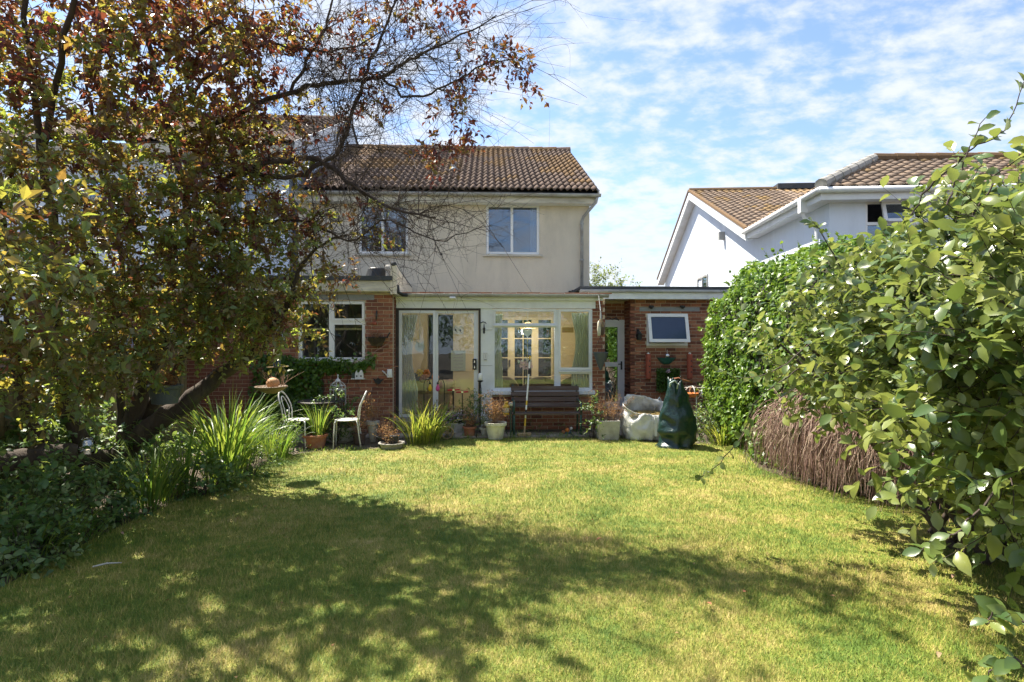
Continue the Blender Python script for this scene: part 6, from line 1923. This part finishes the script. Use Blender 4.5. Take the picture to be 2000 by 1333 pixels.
MB().tube([(o.x - .06, o.y, o.z + .08), (o.x, o.y, o.z + .3), (o.x + .06, o.y, o.z + .08)], .003, 4).build('wire', M['black'], t)
o = P(541, 698, 7.6)
t = thing('bird_feeder', 'cream and blue tube bird feeder hanging below the bulb lantern', 'bird feeder', (o.x, o.y, o.z - .13))
MB().lathe([(.035, -.05), (.042, -.04), (.042, .12), (.03, .14)], o, 14).build('tube', M['white_pot'], t, smooth=True)
MB().lathe([(.035, -.13), (.045, -.12), (.044, -.045)], o, 14).build('base', M['blue_tarp'], t)
MB().tube([(o.x - .13, o.y, o.z - .135), (o.x + .15, o.y, o.z - .12)], .008, 6).build('perch', M['tan_wood'], t)
MB().tube([(o.x, o.y, o.z + .14), (o.x, o.y, o.z + .5)], .003, 4).build('cord', M['twig'], t)
o = P(530, 757, 7.7)
t = thing('hanging_dish', 'shallow woven hanging dish with an orange clay shell in it', 'dish', (o.x, o.y, o.z - .08))
MB().lathe([(.06, -.08), (.15, -.04), (.21, .01), (.20, .02), (.14, -.02), (.01, -.05)], o, 22).build('dish', M['wicker'], t)
MB().ball((o.x + .02, o.y, o.z + .055), .085, 14, .9).build('clay_shell', pmat('peach_clay', (.58, .34, .18), (.5, .27, .13), 8, .7, .1), t, smooth=True)
ln = stalks((o.x + .13, o.y, o.z + .02), 24, .22, 1.6, .5, .003, .12)
stuffpart(tubes_obj('dry_stems', ln, M['dead'], t, 3))
mb = MB()
for k in range(3):
    a = k * 2.09
    mb.tube([(o.x + .2 * math.cos(a), o.y + .2 * math.sin(a), o.z + .01), (o.x, o.y, o.z + .55)], .003, 4)
mb.build('chains', M['black'], t)
for k in range(7):
    pass

# ------------------------------------------------------------------ left border
def clump(px, py, n, L, w, lab, mat='strap', droop=.75, spread=.6, r0=.16, cnt=1, name='strap_plant', up=0.0):
    c = G(px, py)
    t = thing(name, lab, 'plant', c, 0, 'strap-leaved border plants')
    cs = [(c.x, c.y, 0)] + [(c.x + rng.normal() * .15, c.y + rng.normal() * .18, 0) for _ in range(cnt - 1)]
    straps('foliage', cs, n, L, w, L_[mat], t, droop, spread, 7, r0, up)
    return t
clump(432, 938, 85, 1.22, .022, 'tall sunlit strap-leaved clump in the left border', 'strap', .85, .55, .2, 3)
clump(478, 912, 60, 1.0, .020, 'strap-leaved clump right of the tallest one in left border', 'strap', .8, .6, .2, 2)
clump(528, 893, 120, .62, .010, 'fine bluish grassy clump at the left end of the patio', 'strap', .8, .7, .2, 2)
clump(300, 985, 80, .75, .016, 'dark grassy clump leaning to the lawn below the leaning trunk', 'strap', .7, .9, .2, 2)
clump(60, 1090, 55, .5, .012, 'low grassy tuft at the bottom left corner of the border', 'strap', .9, 1.0, .25, 3)
clump(360, 965, 40, .9, .02, 'dark strap-leaved tuft in front of the tree base', 'strap', .8, .6, .15, 1)
def edge_tufts():
    cs = []
    for a_, b_ in zip(lawn_xy[2:-3], lawn_xy[3:-2]):
        d_e = (b_ - a_).length
        for q in range(int(d_e / .11)):
            p_ = a_.lerp(b_, random.random())
            cs.append((p_.x + random.gauss(0, .04), p_.y + random.gauss(0, .04), 0))
    o_ = straps('edge_grass', cs, 9, .11, .006, L_['strap'], None, .8, 1.1, 4, .07)
    tag(o_, 'uncut longer grass along the edges of the lawn', 'grass')
edge_tufts()
g_ = np.random.default_rng(3)
n = 130
px_, py_ = g_.uniform(-3.0, 2.6, n), g_.uniform(3.0, 9.2, n)
k_ = inside(px_, py_, lawn_xy)
px_, py_ = px_[k_], py_[k_]
n = len(px_)
o_ = leaves_obj('leaf_litter', leafset(np.stack([px_, py_, np.full(n, .034)], 1), np.stack([g_.normal(size=n), g_.normal(size=n), g_.normal(size=n) * .15], 1), np.stack([g_.normal(size=n) * .4, g_.normal(size=n) * .4, np.ones(n)], 1), .018 + .022 * g_.random(n), .5, g_.random(n)), LEAF4, L_['dry'], None)
tag(o_, 'tiny dry brown leaf scraps scattered over the lawn', 'litter')
def lowplant(px, py, h, r, nb, lL, lab, mat='low', name='border_plant', tone=(.0, .8), per=10, wr=.58, tmpl=LEAFB, cat_='plant', Y=None):
    c = G(px, py)
    t = thing(name, lab, cat_, c)
    ls, ln = branchlets([((c.x, c.y, h * .52), (r, r, h * .5))], nb, per, .2, lL, wr, .3, .5, 1.0, tone, .2)
    ls['pos'][:, 2] = np.maximum(ls['pos'][:, 2], .02)
    stuffpart(tubes_obj('stems', ln + stalks(c, 12, h * .8, r / max(h, .1), .2, .005), M['twig'], t, 3))
    leaves_obj('foliage', ls, tmpl, L_[mat], t, True)
    return t
lowplant(5, 1115, .4, .34, 110, .06, 'low dark ground plant at the bottom left corner of border', tone=(.1, .8))
lowplant(70, 1100, .28, .26, 80, .05, 'short leafy ground plant at the near lawn edge, left', tone=(.2, .9))
lowplant(20, 1060, .75, .5, 130, .075, 'leafy green plant at the far left edge of the border')
lowplant(120, 1050, .55, .38, 110, .065, 'variegated pale-edged leafy plant at front of left border', tone=(.4, 1.0))
lowplant(60, 960, 1.0, .6, 150, .08, 'bushy dark green plant before the fence on the left')
lowplant(215, 1015, .45, .34, 90, .06, 'low dark leafy plant under the leaning trunk')
lowplant(290, 945, .75, .42, 120, .07, 'green leafy shrub at the foot of the plum tree', tone=(.2, .9))
lowplant(400, 968, .38, .36, 90, .065, 'low broad-leaved plant below the tall strap clump', tone=(.2, .8))
lowplant(495, 930, .30, .28, 70, .045, 'small leafy ground plant at the lawn edge on the left')
lowplant(553, 888, .5, .24, 90, .045, 'dark green bushy plant beside the left white chair', tone=(0, .5))
lowplant(170, 940, 1.05, .4, 100, .075, 'tall leafy stems left of the tree trunk', tone=(.3, 1.0))
c = G(432, 946)
t = thing('clay_shard', 'broken terracotta pot shard at the left lawn edge', 'shard', c)
MB().add([(c.x - .05, c.y, 0), (c.x + .06, c.y - .02, 0), (c.x + .05, c.y + .01, .14), (c.x + .0, c.y + .03, .17), (c.x - .06, c.y + .03, .10), (c.x - .05, c.y + .02, 0), (c.x + .06, c.y + .0, 0), (c.x + .05, c.y + .03, .14), (c.x + .0, c.y + .05, .17), (c.x - .06, c.y + .05, .10)],
         [(0, 1, 2, 3, 4), (9, 8, 7, 6, 5), (1, 6, 7, 2), (2, 7, 8, 3), (3, 8, 9, 4), (4, 9, 5, 0)]).build('shard', M['terracotta'], t)
# greenery at the kitchen wall
o = P(620, 725, 11.12)
t = thing('wall_ivy', 'dark ivy climbing the brick below the kitchen window', 'ivy', (o.x, 11.18, 0))
n = 3600
xx = rng.normal(-3.75, .45, n); zz = rng.uniform(.1, 1.5, n) - .15 * (xx + 3.75)
zz = np.where(xx > -3.2, 1.34 + rng.normal(size=n) * .09, zz)
xx = np.where(rng.random(n) < .16, rng.uniform(-3.5, -2.2, n), xx)
zz = np.where(xx > -3.2, 1.32 + rng.normal(size=n) * .06 + .14 * np.exp(-((xx + 2.28) / .08) ** 2), zz)
kk = (xx > -4.6) & (xx < -2.2)
xx, zz = xx[kk], zz[kk]
n = len(xx)
th_ = .14 * np.exp(-((xx + 3.8) / .5) ** 2)
pos = np.stack([xx, 11.16 - rng.random(n) * (.04 + th_), zz], 1)
leaves_obj('foliage', leafset(pos, rng.normal(size=(n, 3)) * .7 + np.array((0, -.2, -.8)), rng.normal(size=(n, 3)) * .45 + np.array((0, -1, .6)), .05 + .035 * rng.random(n), .9, np.clip(rng.random(n) * .8 - .2 * (xx < -3.7), 0, 1)), IVY, L_['ivy'], t)
vin = []
for k in range(14):
    x = -4.3 + .12 * k
    vin.append((np.array([(x + .04 * math.sin(q * 1.3 + k), 11.17, q * .22) for q in range(7)]), np.linspace(.01, .004, 7)))
vin.append((np.array([(-3.6 + .15 * q, 11.17, 1.32 + .02 * math.sin(q)) for q in range(10)]), np.linspace(.008, .003, 10)))
tubes_obj('vines', vin, M['bark'], t, 5)
lowplant(655, 866, .95, .34, 130, .05, 'dark leafy shrub behind the round table', tone=(0, .5), name='shrub', cat_='shrub')
lowplant(640, 846, 1.15, .34, 110, .045, 'tall leafy climber against the kitchen brick wall', tone=(0, .6), name='shrub', cat_='shrub')
c = G(745, 862)
t = thing('dead_plant', 'tangle of dead brown stems between chair and sliding door', 'plant', c)
ln = stalks(c, 46, .42, 1.0, .5, .003, .2)
stuffpart(tubes_obj('stems', ln, M['dead'], t, 3))
leaves_obj('foliage', ends_leaves(ln, 2, .035, .5), LEAF4, L_['dry'], t)
lowplant(1158, 858, .85, .13, 42, .05, 'narrow green climber at the right end of the bench', tone=(.1, .8), per=8)
c = G(1010, 858)
t = thing('weeds', 'thin green weeds growing at the foot of the bench', 'plant', c)
cs = [(x, 10.62 + .1 * random.random(), 0) for x in np.linspace(-.5, 2.2, 16)]
straps('foliage', cs, 9, .17, .008, L_['strap'], t, .9, 1.0, 5, .07)
ls, ln = branchlets([((1.3, 10.95, .10), (.16, .1, .1)), ((.75, 11.1, .1), (.3, .1, .12)), ((1.5, 11.15, .1), (.3, .1, .12)), ((2.3, 10.9, .1), (.2, .15, .1))], 60, 7, .1, .03, .6, .5)
leaves_obj('leaves', ls, LEAF4, L_['low'], t)

# ------------------------------------------------------------------ right border
lowplant(1385, 862, .62, .3, 120, .045, 'small-leaved green plant beside the green bag', tone=(.2, 1.0))
clump(1420, 868, 75, .55, .012, 'arching grassy clump right of the green bag', 'strap_yellow', .9, .9, .2, 2)
clump(1462, 872, 60, .55, .012, 'grassy clump between the bag and the brown mound', 'strap', .9, .9, .2, 2)
lowplant(1400, 835, 1.15, .36, 140, .055, 'tall loose green shrub below the ivy', tone=(.2, .9), name='shrub', cat_='shrub')
lowplant(1470, 840, 1.25, .42, 150, .05, 'leafy green shrub between ivy and brown mound', tone=(.1, .9), name='shrub', cat_='shrub')
c = G(1372, 858)
t = thing('dead_plant', 'grey dry tangled stems behind the green bag', 'plant', c)
ln = stalks((c.x, c.y + .25, 0), 60, .62, .9, .5, .003, .25)
stuffpart(tubes_obj('stems', ln, pmat('grey_stalk', (.30, .25, .20), (.22, .18, .14), 12, .9, 0), t, 3))
# ivy mass
iv = thing('ivy_hedge', 'large rounded ivy-covered hedge in full sun beside the white house', 'ivy', (5.0, 9.1, 0))
IC, IR, IE = np.array((5.06, 8.60, 1.30)), np.array((1.10, 2.75, 1.86)), 2.9
def ivp(u, scale):
    m = (np.abs(u) ** IE).sum(1) ** (-1 / IE)
    b = np.array([mnoise.noise(Vector(p) * 2.4) * .13 + mnoise.noise(Vector(p) * 6.0) * .07 for p in u * 1.5])
    return IC + IR * u * m[:, None] * (scale + b)[:, None]
n = 56000
u = rand_unit(n)
p = ivp(u, 1.0 - .10 * rng.random(n) ** 2.2)
nr_ = norm(np.sign(u) * np.abs(u) ** (IE - 1) / IR)
k = (p[:, 2] > .02) & ((nr_[:, 0] < .15) | (nr_[:, 1] < -.2) | (nr_[:, 2] > .55)) & (nr_[:, 1] < .6)
hole = np.array([mnoise.noise(Vector(q_) * 2.3) + .5 * mnoise.noise(Vector(q_) * 5.5) for q_ in p])
k &= (hole > -.42) | (rng.random(len(p)) < .25)
p, nr_ = p[k], nr_[k]
n = len(p)
ls = leafset(p, norm(rng.normal(size=(n, 3)) * .55 + np.array((0, 0, -.75)) + nr_ * .45), norm(nr_ * 1.1 + rng.normal(size=(n, 3)) * .5 + np.array((-.1, 0, .45))), .035 + .055 * rng.random(n), .85, np.clip(.5 + hole[k] * .35 + rng.normal(size=n) * .24, 0, 1))
sh_ = rng.choice(n, 170)
s1, s2 = [], []
for i_ in sh_:
    if nr_[i_][2] < -.2: continue
    dd_ = norm((nr_[i_] + rng.normal(size=3) * .5 + np.array((0, 0, .35)))[None])[0]
    q_ = p[i_] + np.linspace(0, 1, 5)[:, None] * dd_ * rng.uniform(.12, .34)
    s1.append((q_, np.linspace(.004, .002, 5)))
    m_ = 9
    tt_ = rng.random(m_)
    s2.append(leafset(p[i_] + tt_[:, None] * (q_[-1] - p[i_]), rng.normal(size=(m_, 3)) + dd_, rng.normal(size=(m_, 3)) * .6 + np.array((-.2, 0, 1)), rng.uniform(.035, .07, m_), .85, rng.uniform(.3, 1, m_)))
stuffpart(tubes_obj('shoots', s1, M['twig'], iv, 3))
ls = cat([ls] + s2)
leaves_obj('foliage', ls, IVY, L_['ivy'], iv)
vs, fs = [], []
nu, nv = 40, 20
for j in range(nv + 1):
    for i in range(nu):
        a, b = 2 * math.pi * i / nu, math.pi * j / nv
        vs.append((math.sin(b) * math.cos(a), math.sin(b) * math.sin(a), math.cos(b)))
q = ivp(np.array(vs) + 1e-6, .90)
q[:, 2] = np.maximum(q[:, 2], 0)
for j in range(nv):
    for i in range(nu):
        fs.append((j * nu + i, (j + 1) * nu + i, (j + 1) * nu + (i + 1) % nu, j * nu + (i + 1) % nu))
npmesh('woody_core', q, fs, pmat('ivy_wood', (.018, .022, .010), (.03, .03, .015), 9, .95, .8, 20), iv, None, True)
# pendulous brown mound
bmn = thing('brown_grass_mound', 'big drooping mound of dead brown stems at the lawn edge', 'plant', (4.45, 7.0, 0))
C0, RM, HM = np.array((4.58, 7.0)), 1.04, 1.14
lines = []
ra, rb = np.array((4.32, 7.75, .80)), np.array((5.05, 6.25, .98))
for i in range(2700):
    s_ = rng.random() ** .8
    p0 = ra * (1 - s_) + rb * s_ + np.array((0, 0, .26 * math.sin(math.pi * s_) + .05 * math.sin(s_ * 23)))
    p0 = p0 + rng.normal(size=3) * np.array((.16, .16, .07))
    az = R(205) + rng.normal() * .55
    o_ = np.array((math.cos(az), math.sin(az), 0))
    e = .95 * (.12 + .88 * rng.random() ** .8) * (.75 + .35 * s_)
    t_ = np.linspace(0, 1, 7)
    z1 = .38 * rng.random() ** 1.6
    pw = 1.5 + 1.3 * rng.random()
    z = p0[2] + .10 * np.sin(t_ * 2.6) - (p0[2] - z1) * t_ ** pw
    rr = e * np.sin(t_ * math.pi / 2 * .95)
    pts = np.stack([p0[0] + rr * o_[0], p0[1] + rr * o_[1], z], 1) + rng.normal(size=(7, 3)) * (.02 if i % 10 else .055)
    pts[:, 2] = np.maximum(pts[:, 2], .004)
    r_s = rng.uniform(.0025, .0065)
    lines.append((pts, np.linspace(1, .45, 7) * r_s))
    if i % 2 == 0:
        q_ = pts[3:6].copy()
        q_[1:] += np.cumsum(rng.normal(size=(2, 3)) * .05 + np.array((-.01, -.01, -.03)), 0)
        q_[:, 2] = np.maximum(q_[:, 2], .004)
        lines.append((q_, np.array((.7, .5, .3)) * r_s))
st_ = []
npal = [pmat('dead_stem_a', (.44, .31, .25), (.35, .235, .19), 9, .9, 0), pmat('dead_stem_b', (.58, .45, .35), (.47, .35, .26), 9, .9, 0), pmat('dead_stem_c', (.23, .135, .11), (.17, .10, .085), 9, .9, 0)]
for k in range(3):
    stuffpart(tubes_obj('stems', lines[k::3], npal[k], bmn, 3))
vs, fs = [], []
for j in range(9):
    for i in range(30):
        a, b = 2 * math.pi * i / 30, math.pi / 2 * j / 8
        x_, y_ = .42 * math.cos(a) * math.cos(b), .95 * math.sin(a) * math.cos(b)
        vs.append((4.72 + x_ * .9 - y_ * .44, 7.0 + x_ * .44 + y_ * .9, .86 * math.sin(b)))
for j in range(8):
    for i in range(30):
        fs.append((j * 30 + i, j * 30 + (i + 1) % 30, (j + 1) * 30 + (i + 1) % 30, (j + 1) * 30 + i))
npmesh('core', np.array(vs), fs, pmat('mound_core', (.055, .036, .026), (.035, .024, .018), 9, .95, .8), bmn, None, True)
# elaeagnus
el = thing('elaeagnus_shrub', 'huge glossy green large-leaved shrub filling the right side', 'shrub', (4.2, 4.4, 0))
ells = [((4.0, 4.35, 1.95), (1.12, 1.2, .88)), ((3.42, 5.35, 1.75), (.64, .85, .58)), ((2.95, 3.10, 1.35), (.48, .55, .62)), ((3.75, 4.1, 2.3), (.68, .75, .58)), ((3.3, 3.9, 1.6), (.58, .7, .58)), ((2.95, 2.9, 1.95), (.46, .5, .55)), ((4.1, 3.9, 1.0), (.7, .7, .5))]
a0, l0 = branchlets([ells[1]], 230, 10, .36, .10, .55, .35, .5, .9, (.0, 1.0), .15)
a1, l1 = branchlets(ells[:1] + ells[2:], 2000, 10, .34, .105, .57, .35, .42, .8, (.0, 1.0), .15)
# wands sticking out of the outline
wand = []
def wandline(pts, r=.007):
    q, rr = smooth_line([(*P(*p), r) for p in pts], 6, .006)
    rr = np.linspace(1, .4, len(rr)) * r
    wand.append((q, rr))
    m = len(q)
    pos = q[2::1]
    k = len(pos)
    d0 = np.gradient(q, axis=0)[2::1]
    d0 = norm(d0)
    side = norm(np.cross(d0, np.array((0, 0, 1.0))))
    sg = np.where(np.arange(k) % 2 == 0, 1, -1)[:, None]
    dd = norm(d0 * .5 + side * sg * .8 + rng.normal(size=(k, 3)) * .3)
    return leafset(pos, dd, norm(np.array((-.1, -.7, .7)) + rng.normal(size=(k, 3)) * .45), .098 * (.7 + .5 * rng.random(k)), .57, rng.uniform(.1, .8, k))
ws = [wandline([(1560, 720, 4.9), (1480, 780, 4.9), (1450, 850, 4.9), (1400, 910, 4.85), (1362, 935, 4.8)]),
      wandline([(1620, 640, 4.8), (1520, 720, 4.9), (1450, 740, 5.0), (1400, 720, 5.0)]),
      wandline([(1640, 520, 4.6), (1600, 450, 4.6), (1585, 435, 4.6)]),
      wandline([(1800, 380, 3.6), (1900, 290, 3.4), (1960, 255, 3.3), (2000, 160, 3.2)]),
      wandline([(1850, 400, 3.4), (1880, 320, 3.4), (1925, 230, 3.4)]),
      wandline([(1900, 420, 3.2), (1960, 330, 3.1), (2010, 300, 3.0)]),
      wandline([(1780, 420, 3.6), (1830, 340, 3.6), (1905, 310, 3.6)]),
      wandline([(2060, 1230, 2.3), (2000, 1215, 2.3), (1950, 1195, 2.35), (1925, 1220, 2.35)]),
      wandline([(2050, 1330, 2.2), (1985, 1290, 2.25), (1940, 1300, 2.3), (1925, 1335, 2.3)]),
      wandline([(1950, 950, 2.7), (1880, 1030, 2.75), (1840, 1060, 2.8), (1800, 1075, 2.8)])]
al = cat([a1, a0] + ws)
stuffpart(tubes_obj('twigs', l0 + l1 + wand, M['twig'], el, 3))
main = []
for k in range(16):
    e = ells[k % 7]
    u = rand_unit(1)[0]
    u[2] = abs(u[2]) * .6
    tgt = np.array(e[0]) + np.array(e[1]) * u * .8
    b0 = np.array((4.3 + rng.normal() * .2, 4.6 + rng.normal() * .2, 0))
    mid = b0 * .45 + tgt * .55 + np.array((0, 0, .15)) + rng.normal(size=3) * .12
    main.append(smooth_line([(*b0, .032), (*mid, .02), (*tgt, .010)], 6, .01))
tubes_obj('branches', main, M['bark'], el, 6)
al = single_leaves(al, LEAFB, L_['elaeagnus'], el, 300, True)
leaves_obj('foliage', al, LEAFB, L_['elaeagnus'], el, True)

# ------------------------------------------------------------------ background trees
def bgtree(x, y, h, ells, n, lL, lab, mat='far'):
    t = thing('tree', lab, 'tree', (x, y, 0))
    MB().tube([(x, y, 0), (x + .1, y, h * .4), (x - .05, y, h * .75)], [.2, .15, .06], 8).build('trunk', M['bark'], t, smooth=True)
    ls, ln = branchlets(ells, n, 10, .6, lL, .6, .2, .5, 1.0, (.1, 1.0), .1)
    stuffpart(tubes_obj('branches', ln, M['twig'], t, 3))
    leaves_obj('crown', ls, LEAF4, L_[mat], t)
bgtree(6.2, 30, 6, [((6.0, 30, 4.2), (1.3, 1.3, 1.5)), ((7.2, 30.3, 3.6), (1.0, 1.1, 1.3)), ((5.1, 30, 4.6), (.7, .8, 1.2))], 520, .13, 'pale green tree beyond the flat roof, between the two houses')
bgtree(-8.3, 9.3, 3.6, [((-8.3, 9.2, 2.6), (1.5, 1.5, 1.2)), ((-7.3, 10.3, 2.2), (1.0, 1.0, 1.0))], 460, .10, 'sunlit yellow-green tree beyond the left fence, behind the plum')
bgtree(-8.9, 6.2, 3.4, [((-8.9, 6.2, 2.3), (1.5, 1.6, 1.2))], 300, .10, 'yellow-green bushy tree beyond the fence at far left')

bgtree(-3.5, -9, 7, [((-3.5, -9, 4.2), (2.4, 1.6, 2.6)), ((-1.2, -9.4, 3.0), (1.8, 1.3, 2.2))], 600, .16, 'broad tree at the end of the garden behind the viewer', 'low')
bgtree(3.8, -8.5, 6, [((3.8, -8.5, 3.6), (2.4, 1.6, 2.6)), ((1.6, -9.2, 2.6), (1.6, 1.2, 2.2))], 600, .16, 'rounded tree at the far garden corner behind the viewer', 'low')
bgtree(-8.5, -7, 6, [((-8.3, -7, 3.4), (2.2, 1.6, 2.6))], 320, .16, 'dark bushy tree at the left garden side behind the viewer', 'low')
bgtree(8.6, -7, 6, [((8.6, -7, 3.2), (2.2, 1.6, 2.4))], 320, .16, 'dark bushy tree at the right garden side behind the viewer', 'low')
# ------------------------------------------------------------------ litter on the lawn
for i, (px, py, m_) in enumerate(((235, 1050, 'dead'), (1865, 1135, 'dead'), (1835, 1290, 'tan_wood'), (1390, 1195, 'terracotta'), (1452, 1170, 'terracotta'), (1175, 1062, 'terracotta'))):
    c = G(px, py)
    places = ('by the left border', 'in the shade under the big right shrub', 'at the bottom right of the lawn', 'left of the middle right lawn', 'on the right half of the lawn', 'near the centre of the lawn')
    t = thing('fallen_leaf', 'single fallen reddish leaf lying ' + places[i], 'leaf', (c.x, c.y, .035), random.random() * 6, 'fallen leaves on the lawn')
    T, F = LEAFB
    MB().add([(p[0] * .05, p[1] * .028, .012 + p[2] * .1) for p in T], F).build('blade', M[m_], t, local=True, smooth=True)
c = G(208, 1112)
t = thing('stick', 'pale dry stick lying on the grass at lower left', 'stick', c, R(25))
MB().tube([(-.09, 0, .035), (0, .01, .042), (.10, -.005, .035)], [.006, .008, .004], 6).build('stick', M['stone_pot'], t, local=True, smooth=True)
